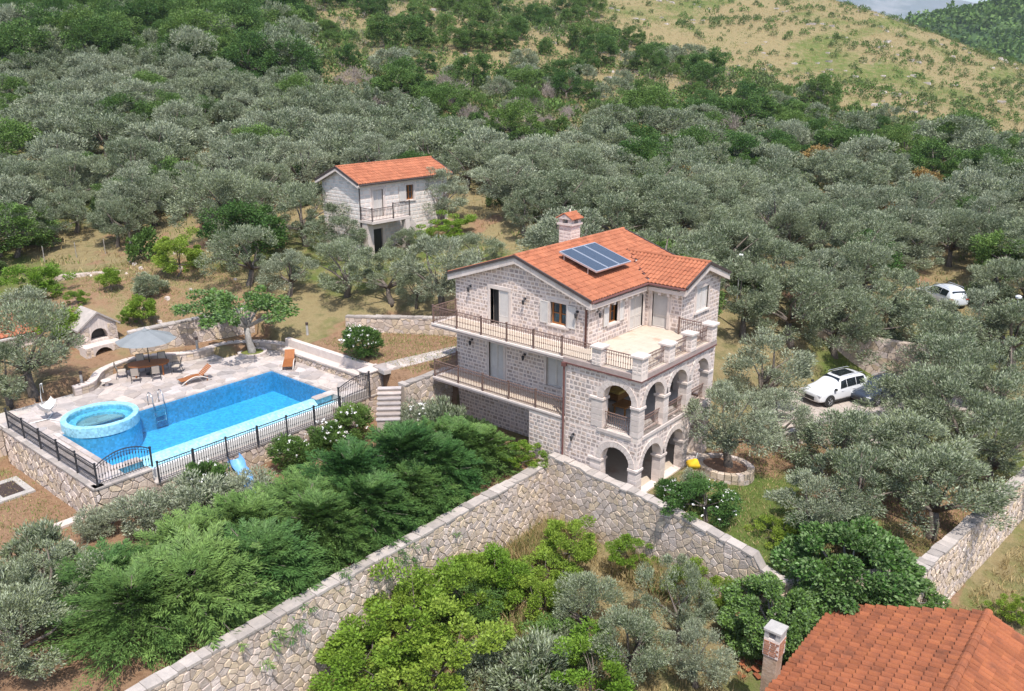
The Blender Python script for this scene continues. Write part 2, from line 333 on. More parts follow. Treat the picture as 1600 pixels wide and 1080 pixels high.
# ---- irregular rubble: cells of a jittered grid, each cell cut by the halfplanes to its neighbours
def voronoi(L, H, cell, rng, jit=.46, asp=1.0):
    nx = max(int(round(L/(cell*asp))), 1); nz = max(int(round(H/cell)), 1); dx, dz = L/nx, H/nz
    S = {}
    for i in range(-2, nx+2):
        for k in range(-2, nz+2):
            S[i, k] = ((i+.5+(.5 if k % 2 else 0)+rng.uniform(-jit, jit))*dx, (k+.5+rng.uniform(-jit, jit))*dz)
    cells = []
    for (i, k), s in S.items():
        if not (-1 <= i <= nx and -1 <= k <= nz): continue
        poly = [(s[0]-2*dx, s[1]-2*dz), (s[0]+2*dx, s[1]-2*dz), (s[0]+2*dx, s[1]+2*dz), (s[0]-2*dx, s[1]+2*dz)]
        hp = []
        for di in (-2, -1, 0, 1, 2):
            for dk in (-2, -1, 0, 1, 2):
                t = S.get((i+di, k+dk))
                if t and (di or dk): nx_, nz_ = t[0]-s[0], t[1]-s[1]; hp.append((nx_, nz_, nx_*(s[0]+t[0])/2+nz_*(s[1]+t[1])/2))
        hp += [(-1, 0, 0), (1, 0, L), (0, -1, 0), (0, 1, H)]
        for a, b, c in hp:
            np_ = []
            for q in range(len(poly)):
                p, r = poly[q], poly[(q+1) % len(poly)]; dp, dr = a*p[0]+b*p[1]-c, a*r[0]+b*r[1]-c
                if dp <= 0: np_.append(p)
                if dp*dr < 0: t = dp/(dp-dr); np_.append((p[0]+t*(r[0]-p[0]), p[1]+t*(r[1]-p[1])))
            poly = np_
            if len(poly) < 3: break
        if len(poly) >= 3: cells.append(np.array(poly))
    return cells
def stone_poly(poly, place, rng, gap=.02, proud=.05):
    """one stone from a 2D polygon: skirt, shoulder and a slightly uneven face; place(a, b, d) -> world"""
    c = poly.mean(0); keep = [poly[0]]
    for p in poly[1:]:
        if np.linalg.norm(p-keep[-1]) > .045: keep.append(p)
    if len(keep) > 3 and np.linalg.norm(keep[0]-keep[-1]) < .045: keep.pop()
    if len(keep) < 3: return None
    P = np.array(keep); d = np.linalg.norm(P-c, axis=1, keepdims=True); 
    if d.max() < .08: return None
    P0 = c+(P-c)*np.clip(1-gap/np.maximum(d, .05), .3, 1); P1 = c+(P-c)*np.clip(1-(gap+.03)/np.maximum(d, .05), .2, 1); n = len(P); pr = proud*rng.uniform(.6, 1.35)
    V = [place(p[0], p[1], -.02) for p in P0]+[place(p[0], p[1], pr*rng.uniform(.75, 1.1)) for p in P1]
    F = [(i, (i+1) % n, n+(i+1) % n, n+i) for i in range(n)]+[tuple(range(n, 2*n))]
    return np.array(V), F
def rubble(O, A, N, L, top, z0, rng, cell=.36, asp=1.35, proud=.036, gap=.012):
    """stones on a vertical face; z0 and top are functions of a"""
    O = np.array(O, float); A = np.array(A, float); N = np.array(N, float); out = []
    zt = max(top(0), top(L)); zb = min(z0(0), z0(L)); place = lambda a, b, d: O+A*a+np.array((0, 0, zb+b))+N*d
    sg = np.dot(np.cross(A, (0, 0, 1.)), N)
    for c in voronoi(L, zt-zb, cell, rng, asp=asp):
        a, b = c.mean(0)
        c = c.copy(); c[:, 1] = np.minimum(c[:, 1], np.array([top(x) for x in c[:, 0]])-zb)
        if zb+c[:, 1].max() < z0(a)-.1: continue
        if c[:, 1].max()-c[:, 1].min() < .1: continue
        s = stone_poly(c, place, rng, gap, proud)
        if s is None: continue
        V, F = s
        if sg > 0: pass
        else: F = [f[::-1] for f in F]
        out.append((None, (V, F)))
    return out
# ------------------------------------------------------------------ terrain height
CP = []
def cpd(x, y, dep): CP.append(tuple(atd(x, y, dep)))
for x, rows in ((-250, ((420, 66), (300, 82), (150, 112), (50, 150), (0, 185), (-40, 230))),
                (60, ((440, 62), (385, 70), (290, 84), (150, 112), (50, 150), (0, 185), (-40, 235))),
                (400, ((420, 62), (350, 71), (260, 88), (150, 115), (50, 160), (0, 195), (-45, 245))),
                (800, ((330, 72), (250, 94), (150, 130), (50, 180), (0, 220), (-45, 275))),
                (1150, ((400, 70), (300, 95), (200, 130), (100, 180), (30, 228), (-8, 268))),
                (1400, ((430, 70), (300, 96), (200, 135), (120, 180), (28, 240))),
                (1600, ((430, 70), (300, 98), (200, 145), (150, 185), (115, 225))),
                (1900, ((450, 68), (330, 100), (250, 145), (215, 200)))):
    for y, d in rows: cpd(x, y, d)
# beyond the crest the land falls away
for x, y, d in ((60, -10, 330), (800, -10, 380), (1150, 60, 350), (1400, 130, 340), (1600, 200, 330), (1900, 260, 300), (-250, -10, 330)): cpd(x, y, d)
CP += [(3, 3, -.1), (7, 3, -.5), (4, 10, -.5), (1.5, 20, -1.2), (5, 20, -1.3), (10.5, 5, -.9), (11, 13, -1.6), (8, 27, -1.6), (-14, 6, 3.15), (-20, 4, 3.3), (-8, 14, 2.4), (-1, 13, .2),
       (-22, 2, 3.1), (-30, -3.5, 2.5), (-31, -6, 2.5), (-36, -2, 4.3), (-40, -6, 4.6), (-49, .4, 5.2), (-34, -9, 2.6), (-38, -13, 2.8), (-34, 13, 5.6), (-27, 15, 5.2), (-28, 6, 4.4), (-45, -16, 2.6), (-32, -20, 1.7), (20, 30, -2.5), (18, 12, -4), (25, 0, -5), (40, 10, -7), (30, -25, -7), (0, -30, -4), (-20, -35, -2), (-45, -35, 1), (1, 47, .1)]
cpd(1290, -4, 262)
CP = np.array(CP)
def _k(r): return r
_A = np.linalg.norm(CP[:, None, :2]-CP[None, :, :2], axis=2); _n = len(CP)
_S = np.zeros((_n+3, _n+3)); _S[:_n, :_n] = _k(_A)-np.eye(_n)*.6; _S[:_n, _n] = 1; _S[:_n, _n+1:] = CP[:, :2]; _S[_n, :_n] = 1; _S[_n+1:, :_n] = CP[:, :2].T
_W = np.linalg.solve(_S, np.concatenate([CP[:, 2], np.zeros(3)]))
def vnoise(x, y, s, seed=0):
    x = x/s+seed*17.3; y = y/s+seed*9.1; xi, yi = np.floor(x), np.floor(y); fx, fy = x-xi, y-yi; fx = fx*fx*(3-2*fx); fy = fy*fy*(3-2*fy)
    h = lambda a, b: np.modf(np.abs(np.sin(a*127.1+b*311.7+seed*7.7)*43758.5453))[0]
    return (h(xi, yi)*(1-fx)+h(xi+1, yi)*fx)*(1-fy)+(h(xi, yi+1)*(1-fx)+h(xi+1, yi+1)*fx)*fy
DR = [(-1.2, 15.2), (5.2, 16.2), (7.5, 19.5), (9.5, 24), (9.8, 30), (6.5, 33), (2, 27), (-1.5, 22)]; DRZ = -1.25
def bwall_u(v): return 12.1+.118*(v-2.35)
def H(u, v):
    u = np.asarray(u, float); v = np.asarray(v, float); sh = u.shape; u = u.ravel(); v = v.ravel()
    z = np.zeros_like(u)
    for i in range(0, len(u), 20000):
        s = slice(i, i+20000); D = np.hypot(u[s, None]-CP[None, :, 0], v[s, None]-CP[None, :, 1]); z[s] = _k(D) @ _W[:_n]+_W[_n]+u[s]*_W[_n+1]+v[s]*_W[_n+2]
    far = np.clip((np.hypot(u+8, v)-45)/60, 0, 1); z += far*((vnoise(u, v, 23, 1)-.5)*3.2+(vnoise(u, v, 9, 2)-.5)*1.2)+(vnoise(u, v, 2.3, 3)-.5)*.10
    dd = np.zeros_like(u)
    for i in range(len(DR)):
        (x1, y1), (x2, y2) = DR[i], DR[(i+1) % len(DR)]; L_ = math.hypot(x2-x1, y2-y1); dd = np.maximum(dd, ((u-x1)*(y2-y1)-(v-y1)*(x2-x1))/L_) if i else ((u-x1)*(y2-y1)-(v-y1)*(x2-x1))/L_
    kk = np.clip(1-dd/3, 0, 1); z = z*(1-kk)+(DRZ-.02)*kk
    # level ground round the house, the pool and the beds
    def put(mask, val): z[mask] = np.broadcast_to(val, z.shape)[mask]
    nz = (vnoise(u, v, 1.7, 4)-.5)*.08
    put((u > -24) & (u < -13.2) & (v > -1) & (v < 7), 3.08+nz*.6)                                  # garden beside the house
    put((u > -13.2) & (u < -4) & (v > -.2) & (v < 11.3), .3)                                       # under the house
    put((u >= -4.2) & (u < .3) & (v > -.3) & (v < 11.5), -.06)
    put((u > -16.6) & (u < -4.9) & (v > -30) & (v < -.2) & ~((u < -13.9) & (v > -.9)), .15+nz+.25*np.clip((v+16)/-10, 0, 1)*-1.5)    # conifer bed
    put((u > -13.9) & (u < -13.15) & (v > -.9) & (v < 1.9), .2)
    put((u > -30.5) & (u < -16.5) & (v > -17.5) & (v < -.55), -.2)                                  # under the pool deck
    put((u > -26.9) & (u < -16) & (v <= -17.4), .05+nz-.05*np.clip(-17.5-v, 0, 30)*.3)               # lower lawn
    put((u > -32.5) & (u <= -30.5) & (v > -14) & (v < -.5), 2.35+nz)
    put((u > -32.5) & (u <= -28) & (v > -4.2) & (v < -.5), 2.45+nz)
    out_front = ((u > -4.93) & (v < -.38-.035*(u+4.7)) & (u < 7.6)) | ((u >= 7.6) & (v < -.85+(u-7.6)*.77) & (u < 11.9)) | ((u >= 11.9) & (u > bwall_u(v)-.25) & (v < 30))
    zf = -2.45-.06*np.clip(-v-1, 0, 40)-.13*np.clip(u-5, 0, 30)+nz*2.+.045*np.clip(v-3, 0, 30)
    # camera-side slope keeps falling
    put(out_front, zf)
    bl = (u > bwall_u(v)+.1) & (v >= 22) & (v < 30)
    z[bl] = z[bl]+0
    return z.reshape(sh)
def Hs(u, v): return float(H(np.array([u]), np.array([v]))[0])
def axis(lo, hi, a, b, d, grow=1.12, extra=()):
    xs = list(np.arange(a, b+1e-6, d)); st = d; x = a
    while x > lo: st *= grow; x -= st; xs.append(x)
    st = d; x = b
    while x < hi: st *= grow; x += st; xs.append(x)
    return np.array(sorted(set(np.round(xs, 3)) | set(extra)))
ux = axis(-420, 420, -52, 22, .5, 1.07, tuple(np.round(np.concatenate([[-5.0, -4.94, -4.91, -4.85, -16.55, -13.25], np.arange(11.6, 15.6, .2)+.05]), 3))); vy = axis(-160, 460, -34, 32, .5, 1.07, tuple(np.round(np.concatenate([[-.55, -17.45], np.arange(-1.15, 0, .09)]), 3)))
UU, VV = np.meshgrid(ux, vy, indexing='ij'); ZZ = H(UU, VV)
nu, nv = UU.shape; idx = np.arange(nu*nv).reshape(nu, nv)
FF = np.stack([idx[:-1, :-1], idx[1:, :-1], idx[1:, 1:], idx[:-1, 1:]], -1).reshape(-1, 4)
gm = rawmesh('ground', np.stack([UU, VV, ZZ], -1).reshape(-1, 3), FF, None, True)
# ground cover by what grows there: r = green turf, g = bare soil, b = stony
PX = proj(np.stack([UU, VV, ZZ], -1)); gx, gy = PX[..., 0], PX[..., 1]
inv_ = lambda a, b, x: np.clip((x-a)/(b-a), 0, 1)
n1 = vnoise(UU, VV, 14, 5)*.6+vnoise(UU, VV, 5, 6)*.4; n2 = vnoise(UU, VV, 4, 7)*.5+vnoise(UU, VV, 1.4, 8)*.5
green = inv_(.48, .70, n1)*.42; soil = inv_(.55, .75, n2)*.5; stony = inv_(.70, .80, vnoise(UU, VV, 7, 9)*.6+n2*.4)*.8
bed = (UU > -16.6) & (UU < -4.9) & (VV < -.2); 
near = (UU > -16) & (UU < 13) & (VV > -32) & (VV < 26)
lawn = (UU > .2) & (UU < 8.5) & (VV > -.6) & (VV < 9); green = np.where(lawn, np.clip(1.3-np.abs(UU-4.4)*.25-np.clip(VV-3, 0, 9)*.17, .1, 1)*inv_(.25, .55, n2), green); stony = np.where(near, 0, stony)
soil = np.where((UU > 0) & (UU < 13) & (VV > 4) & (VV < 19), .35+.5*n2, soil)
gard = (UU > -24) & (UU < -13) & (VV > -3) & (VV < 7); soil = np.where(gard, .75, soil); green = np.where(gard, .12*n1, green)
soil = np.where((UU > -46) & (UU < -29) & (VV > -16) & (VV < 2), .2+.45*n2, soil); green = np.where((UU > -46) & (UU < -29) & (VV > -16) & (VV < 2), .35*n1, green)
lowl = (UU > -27) & (UU < -16) & (VV < -17.4); soil = np.where(lowl, .45+.3*n2, soil); green = np.where(lowl, inv_(.55, .8, n1)*.5, green)
stony = stony*.3; soil = np.where(bed, .7, soil); green = np.where(bed, .08, green)
hillg = (VV+UU*-.84 > 95); green = np.where(hillg, inv_(.45, .72, n1)*.45, green); soil = np.where(hillg, inv_(.62, .8, n2)*.25, soil)
ca = gm.color_attributes.new('cover', 'FLOAT_COLOR', 'POINT'); ca.data.foreach_set('color', np.stack([green, soil, stony, np.ones_like(green)], -1).astype(np.float32).ravel())
def ground_mat():
    m = bpy.data.materials.new('ground_cover'); m.use_nodes = True; n = m.node_tree.nodes; l = m.node_tree.links; b = n['Principled BSDF']; b.inputs['Roughness'].default_value = .95; b.inputs['Specular IOR Level'].default_value = .1
    at_ = n.new('ShaderNodeAttribute'); at_.attribute_name = 'cover'; sp = n.new('ShaderNodeSeparateColor'); l.new(at_.outputs['Color'], sp.inputs[0]); geo = n.new('ShaderNodeNewGeometry')
    def noise(s, d=8, r=.7): t = n.new('ShaderNodeTexNoise'); t.inputs['Scale'].default_value = s; t.inputs['Detail'].default_value = d; t.inputs['Roughness'].default_value = r; l.new(geo.outputs['Position'], t.inputs['Vector']); return t.outputs['Fac']
    def ramp(f, *cs):
        rp = n.new('ShaderNodeValToRGB'); el = rp.color_ramp.elements; el[0].position = .3; el[1].position = .7; el[0].color = (*cs[0], 1); el[1].color = (*cs[-1], 1)
        if len(cs) == 3: e = el.new(.5); e.color = (*cs[1], 1)
        l.new(f, rp.inputs[0]); return rp.outputs[0]
    def mix(f, a, b_): x = n.new('ShaderNodeMix'); x.data_type = 'RGBA'; l.new(f, x.inputs[0]); l.new(a, x.inputs[6]); l.new(b_, x.inputs[7]); return x.outputs[2]
    def soft(f, k):   # noise-broken threshold of a cover channel
        a = n.new('ShaderNodeMath'); a.operation = 'ADD'; l.new(f, a.inputs[0]); l.new(k, a.inputs[1])
        r_ = n.new('ShaderNodeMapRange'); r_.inputs['From Min'].default_value = .72; r_.inputs['From Max'].default_value = 1.0; l.new(a.outputs[0], r_.inputs['Value']); return r_.outputs[0]
    dry = ramp(noise(.9), (.205, .158, .080), (.265, .212, .110), (.135, .130, .056)); grn = ramp(noise(1.6), (.065, .10, .024), (.10, .14, .034), (.15, .15, .05)); so_ = ramp(noise(2.5), (.17, .095, .055), (.29, .18, .11), (.23, .14, .085)); ro = ramp(noise(4), (.42, .37, .32), (.30, .265, .225))
    c = mix(soft(sp.outputs[1], noise(1.1)), dry, so_); c = mix(soft(sp.outputs[0], noise(.8)), c, grn); c = mix(soft(sp.outputs[2], noise(1.3)), c, ro)
    l.new(c, b.inputs['Base Color']); bp = n.new('ShaderNodeBump'); bp.inputs['Strength'].default_value = .9; bp.inputs['Distance'].default_value = .15; l.new(noise(5), bp.inputs['Height']); l.new(bp.outputs[0], b.inputs['Normal'])
    return m
gm.materials.append(ground_mat())
ground = link(bpy.data.objects.new('ground', gm)); ground['kind'] = 'structure'; ground['_wl'] = (0., 0., 0.)
# far wooded hill and the pale mountains behind it
def far_relief(name, pts, depth, m, rough, thick=.5, seed=3, k=90):
    """a solid ridge: its crest runs through the given (pixel x, pixel y) at the given depth, sloping down towards us and away"""
    px = np.array([p[0] for p in pts], float); py = np.array([p[1] for p in pts], float); xs = np.linspace(px[0], px[-1], k); ys = np.interp(xs, px, py); V = []
    T = np.linspace(-1, 1, 25); rng = np.random.default_rng(seed); F = []
    for i, (x, y) in enumerate(zip(xs, ys)):
        c = atd(x, y, depth); z1 = c[2]
        for t in T:
            g = np.array([-math.sin(YAW), math.cos(YAW)])*t*depth*thick
            p = c[:2]+g; hz = -60+(z1+60)*(1-abs(t)**1.25)
            hz += (vnoise(p[0], p[1], depth*.10, seed)-.5)*rough*(1-abs(t))*2+(vnoise(p[0], p[1], depth*.03, seed+1)-.5)*rough*.8*(1-.3*abs(t)); V.append((p[0], p[1], hz))
    for i in range(k-1):
        for j in range(24): a = i*25+j; F.append((a, a+25, a+26, a+1))
    o = link(bpy.data.objects.new(name, rawmesh(name, np.array(V), np.array(F), m, True))); o['kind'] = 'structure'; return o
wood_m = mat('far_woodland', (.040, .085, .030), (.075, .115, .04), .05, .95, c3=(.055, .10, .032), bump=1., bscale=.12)
far_hill = far_relief('hill', ((1150, 140), (1300, 95), (1420, 45), (1470, 24), (1520, 8), (1590, -8), (1700, -40), (2000, -60), (2300, -20)), 620, wood_m, 14, .55, 3)
hazy_rock_m = mat('far_mountain', (.15, .17, .19), (.24, .25, .26), .006, .95, c3=(.12, .15, .16))  # blue-grey of the distant air put into the mountain colour
far_relief('mountain', ((1000, 30), (1200, 2), (1330, -30), (1380, -16), (1420, -5), (1450, 2), (1480, 11), (1500, 9), (1530, 15), (1600, 8), (1900, 10), (2300, 30)), 3000, hazy_rock_m, 60, .3, 8)
def ground_px(x, y, lift=0.):
    """where the ray through a pixel meets the ground (raised by lift)"""
    d = pray(x, y); t = np.arange(18, 420, .25); P = CAM+d*t[:, None]; g = P[:, 2]-H(P[:, 0], P[:, 1])-lift
    k = np.argmax(g < 0) if (g < 0).any() else len(t)-1
    return P[k, 0], P[k, 1], float(P[k, 2]-lift)
# ------------------------------------------------------------------ the villa
X_ = np.array((1., 0, 0)); Y_ = np.array((0, 1., 0)); Z_ = np.array((0, 0, 1.))
U0, U1, BV, VB, VW, UW, VA = -13.2, -4.18, 1.83, 11.3, 7.07, -1.97, 7.05
H1, H2, HE, HR, HWR, UM = 3.1, 6.2, 8.66, 10.25, 9.62, -8.69
villa = thing('stone_villa', 'grey stone villa with arcaded loggias, two balconies and orange tiled roof', 'house', (-6.5, 5, 0))
vr = np.random.default_rng(5); vst = []
def const(z): return lambda x: z
def gable(L, ze, zr):
    g = lambda x: ze+(zr-ze)*(1-abs(x-L/2)/(L/2)); g.bk = [L/2]; return g
def add_wall(O, A, N, L, z0, top, ops, th, parent=villa, name='wall', stones=vst, marg=None, **kw):
    mb = MB(); e_ = .006; tp_ = lambda x: top(min(max(x+e_, 0), L)); tp_.bk = [b-e_ for b in (getattr(top, 'bk', None) or [])]
    wall_mesh(mb, np.array(O, float)+np.array(A)*e_, A, N, L-2*e_, z0, tp_, [(a-e_, b-e_, s, (lambda x, h=h: h(x+e_))) for a, b, s, h in ops], th); o = mb.build(name, M['mortar'], parent)
    st = ashlar(O, A, N, L, z0, top, [(a, b, s, h, (marg or {}).get(i, .14)) for i, (a, b, s, h) in enumerate(ops)], vr, **kw)
    stones += st; return o
TH = .42
# facade over the balconies (gable end)
LA = U1-U0; gA = gable(LA, HE-.1, HR-.12)
door_u = (-10.62-U0, -9.32-U0); win_u = (-6.55-U0, -5.55-U0)
add_wall((U0, BV, 0), X_, -Y_, LA, H2, gA, [(door_u[0], door_u[1], H2+.02, flat_head(8.22)), (win_u[0], win_u[1], 7.02, flat_head(8.18))], TH)
add_wall((U0, BV, 0), X_, -Y_, LA, H1, const(H2), [(-10.75-U0, -9.7-U0, H1+.02, flat_head(5.2)), (-6.75-U0, -5.55-U0, 3.65, flat_head(5.2))], TH)
add_wall((U0, BV, 0), X_, -Y_, LA, -.2, const(H1), [], TH)
# side and back
add_wall((U0, VB, 0), -Y_, -X_, VB-BV, -.2, const(HE-.05), [], TH, name='wall')
mb = MB(); wall_mesh(mb, (UW-.006, VB, 0), -X_, Y_, UW-U0-.012, -.2, const(HE-.05), [], TH); mb.build('wall', M['mortar'], villa)
mb = MB(); L_ = LA; wall_mesh(mb, (U1, VB+.003, 0), -X_, Y_, LA, HE-.055, gable(LA, HE-.05, HR-.12), [], TH); mb.build('wall', M['mortar'], villa)
# wall on the terrace side (upper), and inside the loggias
add_wall((U1, BV, 0), Y_, X_, VW-BV, H2, const(HE-.05), [(3.55-BV, 4.35-BV, 7.02, flat_head(8.15)), (5.55-BV, 6.85-BV, H2+.02, flat_head(8.22))], TH)
add_wall((U1, .3, 0), Y_, X_, VA-.3, -.1, const(H2-.25), [], TH, w=(.3, .6))
# wing
add_wall((U1, VW, 0), X_, -Y_, UW-U1, H2, const(HE-.05), [(-3.72-U1, -2.82-U1, H2+.02, flat_head(8.15))], TH)
add_wall((UW, VW, 0), Y_, X_, VB-VW, -.1, gable(VB-VW, HE-.1, HWR-.12), [(8.62-VW, 9.92-VW, 6.98, flat_head(8.25))], TH)
mb = MB(); wall_mesh(mb, (UW+.006, VA-.006, 0), X_, Y_, -UW-.012, -.1, const(H2-.3), [(.6, 1.5, 3.1, arch_head(1.05, .45, 4.7))], TH)
mb.build('wall', M['mortar'], villa)
# arcade: one arch on the balcony side, three on the terrace side, on both floors
def arcade(z0, z1, spring):
    ra = .80; oa = [(-1.99+4.16, -.39+4.16, z0+.02, arch_head(-1.19+4.16, ra, spring))]
    add_wall((-4.16, 0, 0), X_, -Y_, 4.16, z0-.16, const(z1), oa, .45, marg={0: .31})
    ob = []
    for c in (1.33, 3.53, 5.74): ob.append((c-.87, c+.87, z0+.02, arch_head(c, .87, spring)))
    add_wall((0, 0, 0), Y_, X_, VA, z0-.16, const(z1), ob, .45, marg={0: .31, 1: .31, 2: .31})
    # voussoirs, piers and capitals
    for (O, A, N, cs, r) in (((0, 0, 0), X_, -Y_, (-1.19,), ra), ((0, 0, 0), Y_, X_, (1.33, 3.53, 5.74), .87)):
        O = np.array(O, float)
        for c in cs:
            for k in range(13):
                t0, t1 = math.pi*k/13, math.pi*(k+1)/13; V = []; g_ = .008
                for d in (-.30, .035):
                    for rr in (r-.004, r+.29):
                        for t in (t0+g_/rr, t1-g_/rr): V.append(O+A*(c+rr*math.cos(t))+Z_*(spring+rr*math.sin(t))+N*d)
                MB().add(V, [(0, 1, 3, 2), (4, 6, 7, 5), (0, 4, 5, 1), (2, 3, 7, 6), (1, 5, 7, 3), (0, 2, 6, 4)]).build('voussoir', M['trim'], villa)
    if z0 > 2: # sills under the loggia arches
        MB().bbox((-2.25, -.06, z0-.16), (-.33, .30, z0+.02)).build('sill', M['trim'], villa, bevel=.015)
        MB().bbox((-.30, .35, z0-.16), (.06, 6.75, z0+.02)).build('sill', M['trim'], villa, bevel=.015)
    cap = lambda x0, y0, x1, y1: MB().bbox((x0, y0, spring-.17), (x1, y1, spring-.03)).build('capital', M['trim'], villa, bevel=.02)
    cap(-.47, -.07, .07, .53); cap(-2.72, -.07, -1.94, .52)
    for a, b in ((2.12, 2.74), (4.32, 4.95), (6.53, 7.09)): cap(-.52, a, .07, b)
    # pier blocks
    for (x0, y0, x1, y1) in ((-.395, -.028, .028, .465), (-2.62, -.028, -1.985, .44), (-.44, 2.195, .028, 2.665), (-.44, 4.395, .028, 4.875), (-.44, 6.605, .028, 7.06)):
        z = z0+.03; top = spring-.175
        while z < top-.05:
            h = min(vr.uniform(.24, .36), top-z)
            if top-z-h < .12: h = top-z
            j = vr.uniform(-.008, .008); MB().bbox((x0-j, y0-j, z+.006), (x1+j, y1+j, z+h-.006)).build('pier_block', M['trim'], villa, bevel=.012); z += h
arcade(H1, H2-.25, 4.68); arcade(0, H1-.17, 1.55)
# floors
MB().bbox((-4.1, .3, H1-.155), (-.31, 6.9, H1)).build('floor', M['soffit'], villa)
MB().bbox((-4.2, 0.1, -.12), (-.05, 7.0, 0.005)).build('floor', M['terr'], villa)
slab = MB().bbox((-4.16, -.05, H2-.248), (.07, 7.12, H2-.002)).build('terrace_slab', M['terr'], villa)
# terrace tiles
tl = []
for i in range(8):
    for j in range(14):
        x0, y0 = -4.1+i*.51, .02+j*.505
        if x0 > UW-.5 or y0 < VW-.5: 
            if y0+.5 < VA: tl.append(('blk0', frame((x0+.25, y0+.25, H2+.004), X_*.50, Y_*.495, Z_*.012)))
pieces('paving_tile', 'paving', tl, M['terr'], villa)
MB().bbox((-4.3, -.13, H2-.27), (.13, -.03, H2-.20)).bbox((.03, -.03, H2-.27), (.13, 7.14, H2-.20)).build('cornice', M['gutter'], villa)
MB().bbox((-4.28, -.10, H2-.20), (.10, .02, H2+.03)).bbox((-.02, .02, H2-.20), (.10, 7.14, H2+.03)).build('cornice', M['ledge'], villa)
# balconies
for z, ur in ((H2, -4.3), (H1, -4.17)):
    MB().bbox((-13.32, -.05, z-.13), (ur, BV, z)).build('balcony_slab', M['trim'], villa, bevel=.02)
    MB().bbox((-13.30, -.03, z-.21), (ur, .25, z-.135)).build('balcony_edge', M['ledge'], villa)  # darker edge colour paints the shading line below the slab
tl = []
for z, ur in ((H2, -4.2), (H1, -4.2)):
    for i in range(22):
        for j in range(4):
            x = -13.05+.2+i*.405
            if x < ur-.1: tl.append(('blk0', frame((x, .25+j*.40, z+.004), X_*.395, Y_*.39, Z_*.010)))
pieces('balcony_tile', 'balcony_paving', tl, M['terr'], villa)
# railings: posts, top and bottom rails, thin balusters with a twisted belly
UNIT['bal'] = (np.array([(x*.5, y*.5, z) for z in (0, .30, .36, .42, .70, .76, .82, 1) for x, y in ((-1, -1), (1, -1), (1, 1), (-1, 1))])*np.array([[1, 1, 1]]), [])
_v = UNIT['bal'][0]; 
for ring in (2, 5): _v[ring*4:ring*4+4, :2] *= 2.6
UNIT['bal'] = (_v, [(r*4+j, r*4+(j+1) % 4, r*4+4+(j+1) % 4, r*4+4+j) for r in range(7) for j in range(4)])
def railing(p0, p1, z, h, m, parent, nposts=2, step=.115, pw=.07, ends=(True, True), thick=.018, z1=None, pname='railing', zcurve=None):
    p0 = np.array(p0, float); p1 = np.array(p1, float); z1 = z if z1 is None else z1; L = np.linalg.norm(p1-p0); d = (p1-p0)/L
    zz = lambda t: z+(z1-z)*t; tp = (lambda t: zz(t)+h) if zcurve is None else (lambda t: zz(t)+h+zcurve(t))
    ts = np.linspace(0, 1, 2 if zcurve is None else 13)
    P = lambda t, hh: np.array((*(p0+(p1-p0)*t), hh))
    root = MB().tube([P(t, tp(t)) for t in ts], .026, 6).build(pname, m, parent); MB().tube([P(t, zz(t)+.09) for t in ts], .016, 6).build('lower_rail', m, root); MB().tube([P(t, tp(t)-.13) for t in ts], .013, 6).build('middle_rail', m, root)
    for k in range(nposts):
        t = k/(nposts-1)
        if (k == 0 and not ends[0]) or (k == nposts-1 and not ends[1]): continue
        q = P(t, 0); MB().bbox((q[0]-pw/2, q[1]-pw/2, zz(t)), (q[0]+pw/2, q[1]+pw/2, tp(t)+.05)).box((q[0], q[1], tp(t)+.07), (pw*1.35, pw*1.35, .04)).build('post', m, root)
    lst = []; nb = int(L/step)
    for k in range(1, nb):
        t = k/nb; q = P(t, zz(t)+.09); g = np.eye(4); g[0, 0] = g[1, 1] = thick; g[2, 2] = tp(t)-zz(t)-.09; g[:3, 3] = q; lst.append(('bal', g))
    pieces('baluster', 'balusters', lst, m, root)
    return root
railing((-13.2, .02), (-2.7, .02), H2+.02, .92, M['rust'], villa, 7, ends=(True, False))
railing((-13.2, .02), (-13.2, BV-.03), H2+.02, .92, M['rust'], villa, 2, ends=(False, True))
railing((-13.2, .02), (-4.25, .02), H1+.02, .92, M['rust'], villa, 6, ends=(True, False))
railing((-13.2, .02), (-13.2, BV-.03), H1+.02, .92, M['rust'], villa, 2, ends=(False, True))
# terrace pillars with caps and railings between
PC = [(-2.36, .14), (-.14, .14), (-.14, 2.55), (-.14, 4.64), (-.14, 6.78)]
for i, (x, y) in enumerate(PC):
    zz0 = H2-.3 if i == 1 else H2+.031
    q = MB().bbox((x-.26, y-.26, zz0), (x+.26, y+.26, H2+.85)).build('pillar', M['mortar'], villa, bevel=.015)
    bl = []
    for (O, A, N) in (((x-.26, y-.26, 0), X_, -Y_), ((x+.26, y-.26, 0), Y_, X_)):
        bl += ashlar(O, A, N, .52, H2+.05, const(H2+.84), [], vr, h=.2, w=(.2, .3), proud=.015)
    pieces('stone', 'stones', bl, M['trim'], q)
    MB().bbox((x-.34, y-.34, H2+.85), (x+.34, y+.34, H2+.97)).build('cap', M['trim'], q, bevel=.02)
for a, b in ((0, 1), (1, 2), (2, 3), (3, 4)):
    pa, pb = np.array(PC[a]), np.array(PC[b]); d = (pb-pa)/np.linalg.norm(pb-pa); railing(pa+d*.27, pb-d*.27, H2+.03, .80, M['rust'], villa, 2, ends=(False, False), step=.12)
railing((UW+.05, 6.78), (-.42, 6.78), H2+.0, .86, M['rust'], villa, 2, ends=(True, False), step=.12)
# loggia railings behind the sills
railing((-1.97, .2), (-.41, .2), H1+.03, .80, M['rust'], villa, 2, ends=(False, False))
for c in (1.33, 3.53, 5.74): railing((-.2, c-.85), (-.2, c+.85), H1+.03, .80, M['rust'], villa, 2, ends=(False, False))
